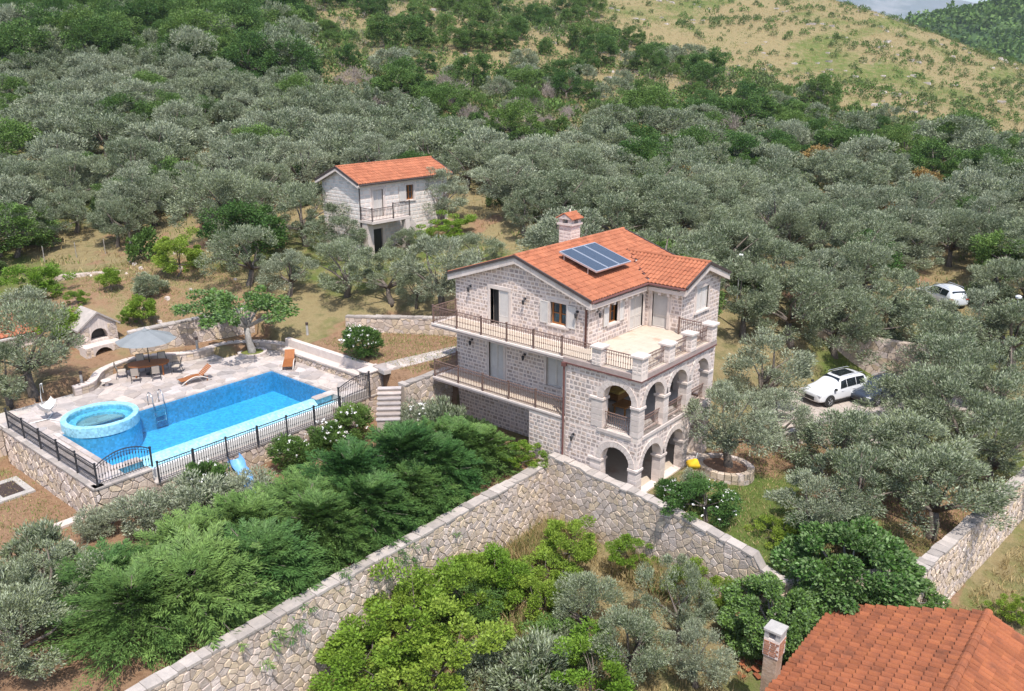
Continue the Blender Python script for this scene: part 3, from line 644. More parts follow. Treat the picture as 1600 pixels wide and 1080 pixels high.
# doors, windows, shutters
def louvre_panel(mb, fm, O, A, N, a0, a1, z0, z1, nl, sill=.0):
    """panel frame into fm, slats into mb"""
    O = np.array(O, float); P = lambda a, z, d: O+A*a+Z_*z+N*d
    def bx(m_, a, b, z, zt, d0, d1):
        V = [P(x, y, d) for d in (d0, d1) for (x, y) in ((a, z), (b, z), (b, zt), (a, zt))]; m_.add(V, [(3, 2, 1, 0), (4, 5, 6, 7), (0, 1, 5, 4), (1, 2, 6, 5), (2, 3, 7, 6), (3, 0, 4, 7)])
    fw = .055; bx(fm, a0, a0+fw, z0, z1, 0, .045); bx(fm, a1-fw, a1, z0, z1, 0, .045); bx(fm, a0+fw, a1-fw, z0, z0+fw, 0, .043); bx(fm, a0+fw, a1-fw, z1-fw, z1, 0, .043)
    bx(fm, a0+fw, a1-fw, z0+fw, z1-fw, 0, .012)
    h = (z1-z0-2*fw)/nl
    for k in range(nl):
        zc = z0+fw+h*(k+.5); V = [P(a0+fw, zc+h*.45, .013), P(a1-fw, zc+h*.45, .013), P(a1-fw, zc-h*.42, .036), P(a0+fw, zc-h*.42, .036), P(a0+fw, zc-h*.42, .022), P(a1-fw, zc-h*.42, .022)]
        mb.add(V, [(3, 2, 1, 0), (4, 5, 2, 3)])
def shutter(parent, O, A, N, a0, a1, z0, z1, off, name='shutter', nl=None):
    fm, lm = MB(), MB(); louvre_panel(lm, fm, np.array(O, float)+N*off, A, N, a0, a1, z0, z1, nl or int((z1-z0)/.062)); o = fm.build(name, M['shutter'], parent); lm.build('louvre', M['shutter'], o)['kind'] = 'stuff'; return o
def surround(parent, O, A, N, a0, a1, z0, z1, w=.14, sill=True):
    O = np.array(O, float)
    def bx(nm, a, b, z, zt, d0=-.25, d1=.045):
        V = [O+A*x+Z_*y+N*d for d in (d0, d1) for (x, y) in ((a, z), (b, z), (b, zt), (a, zt))]; MB().add(V, [(3, 2, 1, 0), (4, 5, 6, 7), (0, 1, 5, 4), (1, 2, 6, 5), (2, 3, 7, 6), (3, 0, 4, 7)]).build(nm, M['trim'], parent, bevel=.008)
    bx('jamb', a0-w, a0, z0, z1); bx('jamb', a1, a1+w, z0, z1); bx('lintel', a0-w-.04, a1+w+.04, z1+.004, z1+w+.05)
    if sill: bx('sill', a0-w-.06, a1+w+.06, z0-.12, z0-.004, -.25, .09)
def panel(parent, nm, m, O, A, N, a0, a1, z0, z1, d0, d1):
    O = np.array(O, float); V = [O+A*x+Z_*y+N*d for d in (d0, d1) for (x, y) in ((a0, z0), (a1, z0), (a1, z1), (a0, z1))]
    return MB().add(V, [(3, 2, 1, 0), (4, 5, 6, 7), (0, 1, 5, 4), (1, 2, 6, 5), (2, 3, 7, 6), (3, 0, 4, 7)]).build(nm, m, parent)
def window(O, A, N, a0, a1, z0, z1, open_=True, parent=villa, shutters=True, w=.14):
    g = panel(parent, 'window', M['glass'], O, A, N, a0, a1, z0, z1, -.22, -.20); O = np.array(O, float); mid = (a0+a1)/2
    surround(g, O, A, N, a0, a1, z0, z1, w)
    if open_:
        fm = MB()
        def bx(a, b, z, zt): V = [O+A*x+Z_*y+N*d for d in (-.215, -.15) for (x, y) in ((a, z), (b, z), (b, zt), (a, zt))]; fm.add(V, [(3, 2, 1, 0), (4, 5, 6, 7), (0, 1, 5, 4), (1, 2, 6, 5), (2, 3, 7, 6), (3, 0, 4, 7)])
        bx(a0, a0+.07, z0, z1); bx(a1-.07, a1, z0, z1); bx(a0+.07, a1-.07, z0, z0+.08); bx(a0+.07, a1-.07, z1-.07, z1); bx(mid-.06, mid+.06, z0+.08, z1-.07); bx(a0+.07, mid-.06, (z0+z1)/2-.02, (z0+z1)/2+.02); bx(mid+.06, a1-.07, (z0+z1)/2-.02, (z0+z1)/2+.02)
        fm.build('frame', M['wood'], g)
        if shutters:
            hw = (a1-a0)/2; shutter(g, O, A, N, a0-hw-.12, a0-.10, z0, z1, .05); shutter(g, O, A, N, a1+.10, a1+hw+.12, z0, z1, .05)
    else:
        shutter(g, O, A, N, a0+.01, mid-.005, z0, z1, -.10); shutter(g, O, A, N, mid+.005, a1-.01, z0, z1, -.10)
    return g
def door(O, A, N, a0, a1, z0, z1, leaves=2, parent=villa, openl=False):
    g = panel(parent, 'door', M['trim_and_shade'] if openl else M['shutter'], O, A, N, a0, a1, z0, z1, -.30, -.26); surround(g, O, A, N, a0, a1, z0, z1, .16, False); O = np.array(O, float)  # open doorway: a black sheet stands for the unlit room behind
    if openl: 
        mid = a0+(a1-a0)*.46; leaf = shutter(g, O, A, N, mid, a1-.01, z0+.55, z1-.02, -.04, 'shutter'); panel(leaf, 'kick_panel', M['shutter'], O, A, N, mid, a1-.01, z0+.02, z0+.54, -.04, .0)
    else:
        w = (a1-a0)/leaves
        for k in range(leaves):
            leaf = shutter(g, O, A, N, a0+w*k+.008, a0+w*(k+1)-.008, z0+.66, z1-.02, -.12); shutter(leaf, O, A, N, a0+w*k+.008, a0+w*(k+1)-.008, z0+.03, z0+.65, -.12, 'lower_panel')
    return g
OA = (0, BV, 0)
door(OA, X_, -Y_, U0+door_u[0], U0+door_u[1], H2+.02, 8.22, openl=True)
window(OA, X_, -Y_, U0+win_u[0], U0+win_u[1], 7.02, 8.18)
door(OA, X_, -Y_, -10.75, -9.7, H1+.02, 5.2, 2)
window(OA, X_, -Y_, -6.75, -5.55, 3.65, 5.2, False)
OB = (U1, 0, 0)
window(OB, Y_, X_, 3.55, 4.35, 7.02, 8.15)
door(OB, Y_, X_, 5.55, 6.85, H2+.02, 8.22, 2)
door((0, VW, 0), X_, -Y_, -3.72, -2.82, H2+.02, 8.15, 1)
window((UW, 0, 0), Y_, X_, 8.62, 9.92, 6.98, 8.25, False)
add_wall((-6.44, 0.0, 0), X_, -Y_, 2.24, 0, const(H1-.22), [], .4)
pieces('stone', 'stonework', vst, M['stone'], villa, 300)
# wall lamps, downpipes
def wall_lamp(p, N):
    p = np.array(p, float); N = np.array(N, float)
    o = MB().tube([p, p+N*.05], .07, 8).tube([p+N*.04, p+N*.16+Z_*.06, p+N*.20], .018, 6).build('wall_lamp', M['iron'], villa); q = p+N*.20-Z_*.02
    MB().lathe(q, [(.02, .0), (.085, -.05), (.06, -.24), (.02, -.28)], 6).build('lantern', M['iron'], o)
for u, z in ((-12.06, 8.1), (-8.2, 8.05), (-4.85, 7.95), (-12.0, 5.05), (-8.2, 5.0)): wall_lamp((u, BV, z), -Y_)
wall_lamp((-3.62, 0, 2.35), -Y_); wall_lamp((U1, 2.5, 7.95), X_)
MB().tube([(U1+.28, BV-.28, HE-.02), (U1+.1, BV-.1, HE-.32), (U1-.12, BV-.08, HE-.5), (U1-.12, BV-.08, H2+.05)], .055, 8).build('downpipe', M['gutter'], villa, True)
MB().tube([(-4.2, -.12, H2-.3), (-4.2, -.12, .2)], .055, 8).box((-4.2, -.12, H2-.32), (.2, .2, .2)).build('downpipe', M['gutter'], villa)
# stone wall with the archway under the lower balcony
# ------------------------------------------------------------------ roofs
def roof_plane(parent, O, Rv, Sv, N, LR, LS, clip, m, key, pr_, ps, single=300, base=None, tname='tile', zoff=.0, hgt=.22):
    """tiles over a slope: O at the ridge end, Rv along the ridge, Sv down the slope"""
    O = np.array(O, float); nr = int(round(LR/pr_)); ns = int(round(LS/ps)); dr, ds = LR/nr, LS/ns; lst = []; rg = np.random.default_rng(nr*7+ns)
    for i in range(nr):
        off = 0
        for j in range(ns):
            a, s = (i+.5)*dr, (j+.5)*ds+off
            if not clip(a, s): continue
            p = O+Rv*a+Sv*s+N*(.035+rg.normal()*.004)
            jx = rg.normal()*.012; g = np.eye(4); g[:3, 0] = (Rv+Sv*jx)*dr*.94*(1 if np.dot(np.cross(Rv, -Sv), N) > 0 else -1); g[:3, 1] = (-Sv+Rv*jx)*ds*1.02; g[:3, 2] = N*hgt; g[:3, 3] = p; lst.append((key, g))
    pieces(tname, 'tiles', lst, m, parent, single)
sl_r = np.array((U1+.32-UM, 0, -(HR-HE))); LSr = np.linalg.norm(sl_r); sl_r /= LSr; n_r = np.array((-sl_r[2], 0, sl_r[0]))
sl_l = np.array((-sl_r[0], 0, sl_r[2])); n_l = np.array((-n_r[0], 0, n_r[2]))
VF, VBk = BV-.30, VB+.36; LRid = VBk-VF
rf = MB()
def rz(u): return HR-(HR-HE)*abs(u-UM)/(U1+.32-UM)
xl, xr = UM-(U1+.32-UM), U1+.32
for (a, b) in ((xl, UM), (UM, xr)):
    V = [(a, VF+.004, rz(a)), (b, VF+.004, rz(b)), (b, VBk, rz(b)), (a, VBk, rz(a))]; V += [(x, y, z-.13) for x, y, z in V]
    rf.add(V, [(0, 1, 2, 3), (7, 6, 5, 4), (0, 4, 5, 1), (1, 5, 6, 2), (2, 6, 7, 3), (3, 7, 4, 0)])
main_roof = rf.build('roof', M['soffit'], villa)
hw_ = (VB-VW)/2+.36; vm = (VB+VW)/2; wv0, wv1 = vm-hw_, vm+hw_
def wz(v): return HWR-(HWR-HE)*abs(v-vm)/hw_
umeet = lambda v: UM+(U1+.32-UM)*(HR-wz(v))/(HR-HE)     # where the wing roof runs into the main slope
roof_plane(main_roof, (UM, VF, HR), Y_, sl_r, n_r, LRid, LSr, lambda a, s: not (wv0 < VF+a and UM+sl_r[0]*s > umeet(VF+a)+.02 and VF+a < wv1-.05), M['tile'], 'tile', .235, .38, 200)
roof_plane(main_roof, (UM, VF, HR), Y_, sl_l, n_l, LRid, LSr, lambda a, s: True, M['tile'], 'tile', .235, .38, 0)
UWE = UW+.36
wing = MB()
for s_ in (-1, 1):
    ve = vm+s_*hw_; V = [(U1+.32, ve, HE), (UWE, ve, HE), (UWE, vm, HWR), (umeet(vm), vm, HWR)]; V += [(x, y, z-.13) for x, y, z in V]; F = [(0, 1, 2, 3), (7, 6, 5, 4), (0, 4, 5, 1), (1, 5, 6, 2), (2, 6, 7, 3), (3, 7, 4, 0)]
    wing.add(V, F if s_ < 0 else [f[::-1] for f in F])
wing_roof = wing.build('roof', M['soffit'], villa)
for s_ in (-1, 1):
    sv = np.array((0, s_*hw_, -(HWR-HE))); Ls = np.linalg.norm(sv); sv /= Ls; nn = np.array((0, -s_*sv[2], s_*sv[1]))
    roof_plane(wing_roof, (umeet(vm), vm, HWR), X_, sv, nn, UWE-umeet(vm), Ls, lambda a, s, sv=sv: umeet(vm)+a > umeet(vm+sv[1]*s)+.05, M['tile'], 'tile', .235, .38, 100 if s_ < 0 else 0)
# ridge tiles, valley, verges, gutters, corbels
def ridge_row(parent, p0, p1, m, r=.13, step=.36, limit=60):
    p0 = np.array(p0, float); p1 = np.array(p1, float); L = np.linalg.norm(p1-p0); d = (p1-p0)/L; n_ = int(L/step)
    for k in range(n_):
        a = p0+d*(L*k/n_-.02); b = p0+d*(L*(k+1)/n_+.02); s = np.cross(d, Z_); s /= np.linalg.norm(s); t = np.cross(s, d); V = []
        for q, rr in ((a, r*.92), (b, r*1.05)):
            for j in range(7): an = math.pi*j/6; V.append(q+s*rr*math.cos(an)+t*(rr*math.sin(an)*.8-.03))
        MB().add(V, [(j, j+1, 8+j, 7+j) for j in range(6)]+[tuple(range(6, -1, -1)), tuple(range(7, 14))]).build('ridge_tile', m, parent)
ridge_row(main_roof, (UM, VF, HR+.07), (UM, VBk, HR+.07), M['tile']); ridge_row(wing_roof, (umeet(vm)+.1, vm, HWR+.07), (UWE, vm, HWR+.07), M['tile'])
MB().tube([(umeet(vm), vm-.02, HWR+.05), (U1+.40, wv0, HE+.07)], .035, 6).build('valley', M['gutter'], main_roof)
def bar(a, b, w, h, m, nm, parent, side=(0, 0, 1.), up=None):
    a = np.array(a, float); b = np.array(b, float); d = (b-a)/np.linalg.norm(b-a); s = np.array(side, float); s /= np.linalg.norm(s); t = np.cross(d, s)
    V = [p+s*i*h/2+t*j*w/2 for p in (a, b) for i, j in ((-1, -1), (1, -1), (1, 1), (-1, 1))]
    return MB().add(V, [(0, 1, 2, 3), (7, 6, 5, 4), (0, 4, 5, 1), (1, 5, 6, 2), (2, 6, 7, 3), (3, 7, 4, 0)]).build(nm, m, parent)
for x in (xl, xr):   # pale stone verge on the gable
    mdx = (x-UM); nseg = 9
    for k in range(nseg):
        ua, ub = UM+mdx*k/nseg, UM+mdx*(k+1)/nseg; V = []
        for yy in (VF-.01, BV-.02):
            for u_, dz in ((ua, -.13), (ub, -.13), (ub, -.40), (ua, -.40)): V.append((u_+(.004 if u_ == ua else -.004)*(1 if mdx > 0 else -1), yy, rz(u_)+dz+.01))
        F = [(0, 1, 2, 3), (7, 6, 5, 4), (0, 4, 5, 1), (1, 5, 6, 2), (2, 6, 7, 3), (3, 7, 4, 0)]
        MB().add(V, F if mdx < 0 else [f[::-1] for f in F]).build('verge_stone', M['trim'], main_roof)
    bar((UM, VF-.03, HR+.02), (x, VF-.03, HE+.02), .09, .13, M['dark'], 'verge_cap', main_roof, (sl_r[2]*(-1 if x > UM else 1), 0, sl_r[0]))
    bar((UM, VBk+.03, HR+.05), (x, VBk+.03, HE+.05), .09, .13, M['dark'], 'verge_cap', main_roof, (sl_r[2]*(-1 if x > UM else 1), 0, sl_r[0]))
for s_ in (-1, 1):
    ve = vm+s_*hw_
    for k in range(6):
        va_, vb_ = vm+s_*hw_*k/6, vm+s_*hw_*(k+1)/6; V = []
        for xx in (UWE+.01, UW+.02):
            for v_, dz in ((va_, -.13), (vb_, -.13), (vb_, -.40), (va_, -.40)): V.append((xx, v_+(.004 if v_ == va_ else -.004)*s_, wz(v_)+dz+.01))
        F = [(0, 1, 2, 3), (7, 6, 5, 4), (0, 4, 5, 1), (1, 5, 6, 2), (2, 6, 7, 3), (3, 7, 4, 0)]
        MB().add(V, F if s_ > 0 else [f[::-1] for f in F]).build('verge_stone', M['trim'], wing_roof)
    sd = np.array((0, s_*(HWR-HE), hw_)); bar((UWE+.03, vm, HWR+.02), (UWE+.03, ve, HE+.02), .09, .13, M['dark'], 'verge_cap', wing_roof, sd)
MB().tube([(xr+.05, VF, HE-.04), (xr+.05, wv0-.02, HE-.04)], .065, 8).build('gutter', M['gutter'], main_roof)
MB().tube([(xr+.1, wv0-.05, HE-.04), (UWE, wv0-.05, HE-.04)], .065, 8).build('gutter', M['gutter'], wing_roof)
MB().bbox((U1+.02, BV-.3, HE-.42), (U1+.30, VW-.35, HE-.20)).build('eave_course', M['trim'], main_roof); MB().bbox((U1+.31, VW-.30, HE-.42), (UW+.30, VW-.02, HE-.20)).build('eave_course', M['trim'], wing_roof)
for k in range(9): MB().bbox((U1+.03, BV+.2+k*.55, HE-.60), (U1+.24, BV+.38+k*.55, HE-.422)).build('corbel', M['trim'], main_roof, bevel=.02)
for k in range(4): MB().bbox((U1+.35+k*.52, VW-.24, HE-.60), (U1+.53+k*.52, VW-.03, HE-.422)).build('corbel', M['trim'], wing_roof, bevel=.02)
# chimney with its own small tiled roof
ch = MB().bbox((-11.62, 9.2, 9.0), (-10.72, 10.1, 10.55)).build('chimney', M['mortar'], villa)
bl = ashlar((-11.62, 9.2, 0), X_, -Y_, .9, 9.4, const(10.53), [], vr, w=(.2, .4), h=.2)+ashlar((-10.72, 9.2, 0), Y_, X_, .9, 9.4, const(10.53), [], vr, w=(.2, .4), h=.2)
pieces('stone', 'stones', bl, M['trim'], ch)
MB().bbox((-11.72, 9.1, 10.55), (-10.62, 10.2, 10.67)).build('cap_slab', M['trim'], ch)
for x in (-11.5, -10.84):
    for y in (9.32, 9.98): MB().bbox((x-.14, y-.14, 10.67), (x+.14, y+.14, 10.92)).build('cap_post', M['trim'], ch)
cr = MB().add([(-11.72, 9.1, 10.92), (-10.62, 9.1, 10.92), (-10.62, 10.2, 10.92), (-11.72, 10.2, 10.92), (-11.17, 9.1, 11.22), (-11.17, 10.2, 11.22)], [(0, 1, 4), (2, 3, 5), (1, 2, 5, 4), (3, 0, 4, 5), (3, 2, 1, 0)]).build('chimney_roof', M['trim'], ch)
s2 = np.array((.55, 0, -.30)); l2 = np.linalg.norm(s2); s2 /= l2
roof_plane(ch, (-11.17, 9.07, 11.22), Y_, s2, np.array((-s2[2], 0, s2[0])), 1.16, l2+.06, lambda a, s: True, M['tile'], 'tile', .2, .36, 30); roof_plane(ch, (-11.17, 9.07, 11.22), Y_, np.array((-s2[0], 0, s2[2])), np.array((s2[2], 0, s2[0])), 1.16, l2+.06, lambda a, s: True, M['tile'], 'tile', .2, .36, 30)
ridge_row(ch, (-11.17, 9.05, 11.27), (-11.17, 10.25, 11.27), M['tile'], .09)
MB().lathe((-11.17, 9.65, 11.27), [(.05, 0), (.06, .12), (.02, .2)], 8).build('finial', M['trim'], ch)
# solar collectors lying on the slope
sc_ = thing('solar_panel', 'blue solar collector panel of three sheets on the orange villa roof', 'solar panel', (-6.2, 5, 9.4))
off = .32; nrm = np.array((.315, 0, 1.)); nrm /= np.linalg.norm(nrm); e1 = np.array((1, 0, -.30)); e1 /= np.linalg.norm(e1); base = np.array((-7.55, 3.75, 10.24))
for k in range(3):
    o0 = base+Y_*(1.085*k); V = [o0+e1*a+Y_*b+nrm*c for c in (0, .09) for a, b in ((0, .01), (2.52, .01), (2.52, 1.07), (0, 1.07))]
    q = MB().add(V, [(3, 2, 1, 0), (4, 5, 6, 7), (0, 1, 5, 4), (1, 2, 6, 5), (2, 3, 7, 6), (3, 0, 4, 7)]).build('collector_frame', M['alu'], sc_)
    V = [o0+e1*a+Y_*b+nrm*c for c in (.085, .095) for a, b in ((.07, .07), (2.45, .07), (2.45, 1.01), (.07, 1.01))]
    MB().add(V, [(4, 5, 6, 7), (0, 1, 5, 4), (1, 2, 6, 5), (2, 3, 7, 6), (3, 0, 4, 7)]).build('collector_glass', M['collector'], q)
for a in (.3, 1.9):
    for b in (.1, 3.1): p = base+e1*a+Y_*b; MB().tube([p, (p[0], p[1], rz(p[0])+.03)], .025, 6).build('support', M['alu'], sc_)

for y in (3.55, 5.2, 6.35): MB().tube([(-5.1 if y > 3.6 else -8.3, y, rz(-5.1 if y > 3.6 else -8.3)+.07), (xr, y, HE+.06)], .022, 6).build('roof_cable', M['dark'], main_roof)
# ------------------------------------------------------------------ retaining and garden walls
wr = np.random.default_rng(21)
def rwall(name, label, O, A, N, L, top, bot, th=.5, cell=.36, coping=True, both=False, limit=300, group=None, asp=1.35, cop_h=.10, m='rubble', proud=.034):
    """a rubble wall: mortar core, single stones on its outer face, coping blocks on top"""
    O = np.array(O, float); A = np.array(A, float); A /= np.linalg.norm(A); N = np.array(N, float); N /= np.linalg.norm(N)
    t = thing(name, label, 'wall', tuple(O+A*L/2+Z_*bot(L/2)), group); mb = MB()
    n_ = max(int(L/.8), 1); xs = np.linspace(0, L, n_+1)
    for a, b in zip(xs[:-1], xs[1:]):
        V = [O+A*x+Z_*z-N*d for d in (th, 0) for x, z in ((a, bot(a)-.3), (b, bot(b)-.3), (b, top(b)), (a, top(a)))]
        mb.add(V, [(3, 2, 1, 0), (4, 5, 6, 7), (0, 1, 5, 4), (1, 2, 6, 5), (2, 3, 7, 6), (3, 0, 4, 7)])
    mb.build('core', M['rubmortar'], t)
    st = rubble(O, A, N, L, top, lambda a: bot(a)-.15, wr, cell, asp, proud)
    if both: st += rubble(O+A*L-N*th, -A, -N, L, lambda a: top(L-a), lambda a: bot(L-a)-.1, wr, cell, asp, proud)
    pieces('stone', 'stonework', st, M[m], t, limit)
    if coping:
        a = 0.; lst = []
        while a < L-.05:
            w = min(wr.uniform(.28, .75), L-a)
            if L-a-w < .2: w = L-a
            z0, z1 = top(a), top(a+w); e = wr.uniform(-.01, .06); V = [O+A*x+Z_*z+N*d for d in (-th-e, e+.02) for x, z in ((a+.008, z0), (a+w-.008, z1), (a+w-.008, z1+cop_h+wr.uniform(-.035, .03)), (a+.008, z0+cop_h+wr.uniform(-.035, .03)))]
            lst.append((None, (np.array(V), [(3, 2, 1, 0), (4, 5, 6, 7), (0, 1, 5, 4), (1, 2, 6, 5), (2, 3, 7, 6), (3, 0, 4, 7)]))); a += w
        pieces('coping_stone', 'coping', lst, M['coping'], t)
    return t
gb = lambda O, A, d=.0: (lambda a: Hs(O[0]+A[0]*a, O[1]+A[1]*a)+d)
# long wall below the conifers (faces +x)
rwall('retaining_wall', 'long pale rubble retaining wall below the dark green conifers', (-4.68, -26, 0), Y_, X_, 25.42, lambda a: .42+.004*a, lambda a: -2.7-.02*(25-a), .5, .26, proud=.045)
# wall in front of the arches, its top falling away from the corner
AR = np.array((1., -.035, 0)); AR /= np.linalg.norm(AR); NR = np.array((-.035, -1., 0)); NR /= np.linalg.norm(NR)
def top_r(a):
    u = -4.7+a
    return float(np.interp(u, (-4.7, -2.75, -2.74, 0.7, 3.9, 6.45, 6.46, 7.6), (1.02, 1.0, .88, .72, .30, -.05, -.45, -.75)))
rwall('retaining_wall', 'grey rubble retaining wall stepping down in front of the villa arches', (-4.68, -.62, 0), AR, NR, 12.3, top_r, lambda a: -2.65-.03*a, .48, .28)
rwall('retaining_wall', 'short rubble wall half hidden behind the fig tree', (7.62, -1.05, 0), (.79, .61, 0), (.61, -.79, 0), 5.7, lambda a: -.75+.1*a, lambda a: -3.4, .45, .36)
bd = np.array((.118, 1, 0)); rwall('boundary_wall', 'tall pale boundary wall beside the dry grass track', (12.12, 2.3, 0), bd, (1, -.118, 0), 24, lambda a: -.12-.02*a, lambda a: -4.2+.05*a, .5, .27, proud=.045)
# ------------------------------------------------------------------ pool terrace
DZ = 2.0
pt = thing('pool_terrace', 'raised stone pool terrace with retaining walls and flagstone paving', 'terrace', (-23, -9, 0))
PU0, PU1, PV0, PV1 = -23.65, -18.2, -15.9, -3.55        # pool
def deckslab(poly): return MB().prism(poly, -.15, DZ-.03)
# deck made of four slabs round the pool
deck_m = M['flagjoint']
MB().bbox((-29.0, PV0, .0), (PU0-.0, PV1, DZ-.03)).build('deck_slab', deck_m, pt)
MB().bbox((-29.0, -17.4, .0), (-16.75, PV0, DZ-.03)).build('deck_slab', deck_m, pt)
MB().bbox((-29.0, PV1, .0), (-16.75, -.7, DZ-.03)).build('deck_slab', deck_m, pt)
MB().bbox((-31.2, -12.2, .4), (-29.0, -4.0, DZ-.03)).build('deck_slab', deck_m, pt)
# crazy paving
fr_ = np.random.default_rng(4); cells = voronoi(14.6, 16.6, .62, fr_, asp=1.25); fl = []
CURVE = [(-25.9, -.75), (-27.6, -1.3), (-29.3, -3.0), (-29.15, -4.2), (-29.0, -5.3), (-29.5, -6.3), (-30.5, -7.4), (-30.9, -8.6), (-30.6, -9.8), (-30.1, -10.9), (-29.2, -11.4), (-28.5, -11.9), (-28.3, -12.6), (-28.6, -13.4)]
def curve_u(v):
    c = np.array(CURVE)[::-1]; return np.interp(v, c[:, 1], c[:, 0], left=-28.8, right=-26)
for c in cells:
    P = c+np.array((-31.3, -17.3)); m_ = P.mean(0)
    if m_[0] > -16.9 or m_[1] > -.8: continue
    if P[:, 0].max() > PU0-.32 and P[:, 1].max() > PV0-.3 and P[:, 1].min() < PV1+.3: 
        if m_[0] > PU0-.3 and m_[1] > PV0-.3 and m_[1] < PV1+.3: continue
        P = P.copy()
        if m_[0] <= PU0-.3: P[:, 0] = np.minimum(P[:, 0], PU0-.30)
        elif m_[1] >= PV1+.3: P[:, 1] = np.maximum(P[:, 1], PV1+.30)
        elif m_[1] <= PV0-.3: P[:, 1] = np.minimum(P[:, 1], PV0-.30)
    if m_[0] < curve_u(m_[1])+.25: continue
    P[:, 0] = np.clip(P[:, 0], -31, -16.85); P[:, 1] = np.clip(P[:, 1], -17.3, -.8)
    s = stone_poly(P, lambda a, b, d: np.array((a, b, DZ-.03+d)), fr_, .006, .028)
    if s: fl.append((None, s))
pieces('flagstone', 'flagstones', fl, M['flag'], pt, 300)
# pool edge coping
lst = []
def edge(p0, p1, w, n_):
    p0 = np.array(p0, float); p1 = np.array(p1, float); d = (p1-p0)/n_; 
    for k in range(n_):
        a, b = p0+d*k, p0+d*(k+1); lst.append(('blk0', frame(((a[0]+b[0])/2, (a[1]+b[1])/2, DZ+.0), X_*(abs(d[0])-.006 if d[0] else w), Y_*(abs(d[1])-.006 if d[1] else w), Z_*.07)))
edge((PU0-.14, PV0), (PU0-.14, PV1), .28, 20); edge((PU0-.28, PV1+.14), (PU1+.1, PV1+.14), .28, 10); edge((PU0-.28, PV0-.14), (PU1+.1, PV0-.14), .28, 10)
edge((PU1+.24, PV1-1.2), (PU1+.24, PV1+.28), .5, 2); edge((PU1+.24, PV0-.28), (PU1+.24, PV0+1.2), .5, 2)
pieces('pool_coping', 'pool_copings', lst, M['flag'], pt)
# basin, infinity lip, gutter
basin = MB(); zb = .65
basin.bbox((PU0, PV0, zb-.1), (PU1, PV1, zb)); basin.bbox((PU0-.1, PV0-.1, zb-.1), (PU0, PV1+.1, DZ-.04)); basin.bbox((PU0, PV1, zb-.1), (PU1+.1, PV1+.1, DZ-.04)); basin.bbox((PU0, PV0-.1, zb-.1), (PU1+.1, PV0, DZ-.04))
basin.build('pool_basin', M['mosaic'], pt)
MB().bbox((PU1, PV0, zb-.1), (PU1+.28, PV1, DZ-.075)).build('infinity_lip', M['palemosaic'], pt)
MB().add([(PU1+.28, PV0+1.2, DZ-.08), (PU1+.28, PV1-1.2, DZ-.08), (PU1+.75, PV1-1.2, DZ-.42), (PU1+.75, PV0+1.2, DZ-.42)], [(3, 2, 1, 0)]).build('overflow_slope', M['palemosaic'], pt)
MB().bbox((PU1+.28, PV0, .4), (PU1+1.05, PV1, DZ-.45)).build('gutter_base', M['palemosaic'], pt)
MB().bbox((PU1+.98, PV0-.2, .4), (PU1+1.2, PV1+.3, DZ-.30)).build('gutter_edge', M['white'], pt)
wob = link(bpy.data.objects.new('pool_water', rawmesh('pool_water', np.array([(PU0, PV0, 0), (PU1+.01, PV0, 0), (PU1+.01, PV1, 0), (PU0, PV1, 0)], float)+np.array((0, 0, DZ-.07)), [(0, 1, 2, 3)], M['water']))); wob['kind'] = 'structure'
# pool steps bench at the far end
# spa: raised round tub at the corner
sp_c = np.array((-23.6, -13.9)); sr = 1.85
spa = thing('spa_tub', 'round raised pale blue mosaic spa tub at the pool corner', 'hot tub', (*sp_c, DZ-.9))
MB().lathe((*sp_c, 0), [(sr, DZ-.068), (sr, DZ+.42), (sr-.02, DZ+.45), (sr-.28, DZ+.45), (sr-.30, DZ+.42), (sr-.30, DZ+.12), (sr-.70, DZ+.12), (sr-.73, DZ-.4), (.01, DZ-.4)], 48, False).build('tub_wall', M['palemosaic'], spa, False)
MB().lathe((*sp_c, 0), [(sr, .66), (sr, DZ-.07)], 48, False).build('tub_base', M['mosaic'], spa, True)
th0 = -.35
V = []; F = []
for k in range(15):
    a = th0-.55+k*1.1/14
    for rr, z in ((sr-.32, DZ+.455), (sr+.03, DZ+.455), (sr+.03, DZ-.05)): V.append((sp_c[0]+rr*math.cos(a), sp_c[1]+rr*math.sin(a), z))
for k in range(14):
    for j in range(2): F.append((k*3+j, k*3+j+1, k*3+j+4, k*3+j+3))
MB().add(V, F).build('spillway', M['palemosaic'], spa)
MB().add([(sp_c[0]+(sr-.31)*math.cos(t), sp_c[1]+(sr-.31)*math.sin(t), DZ+.34) for t in np.linspace(0, 2*math.pi, 40, endpoint=False)], [tuple(range(40))]).build('spa_water', M['water'], spa)
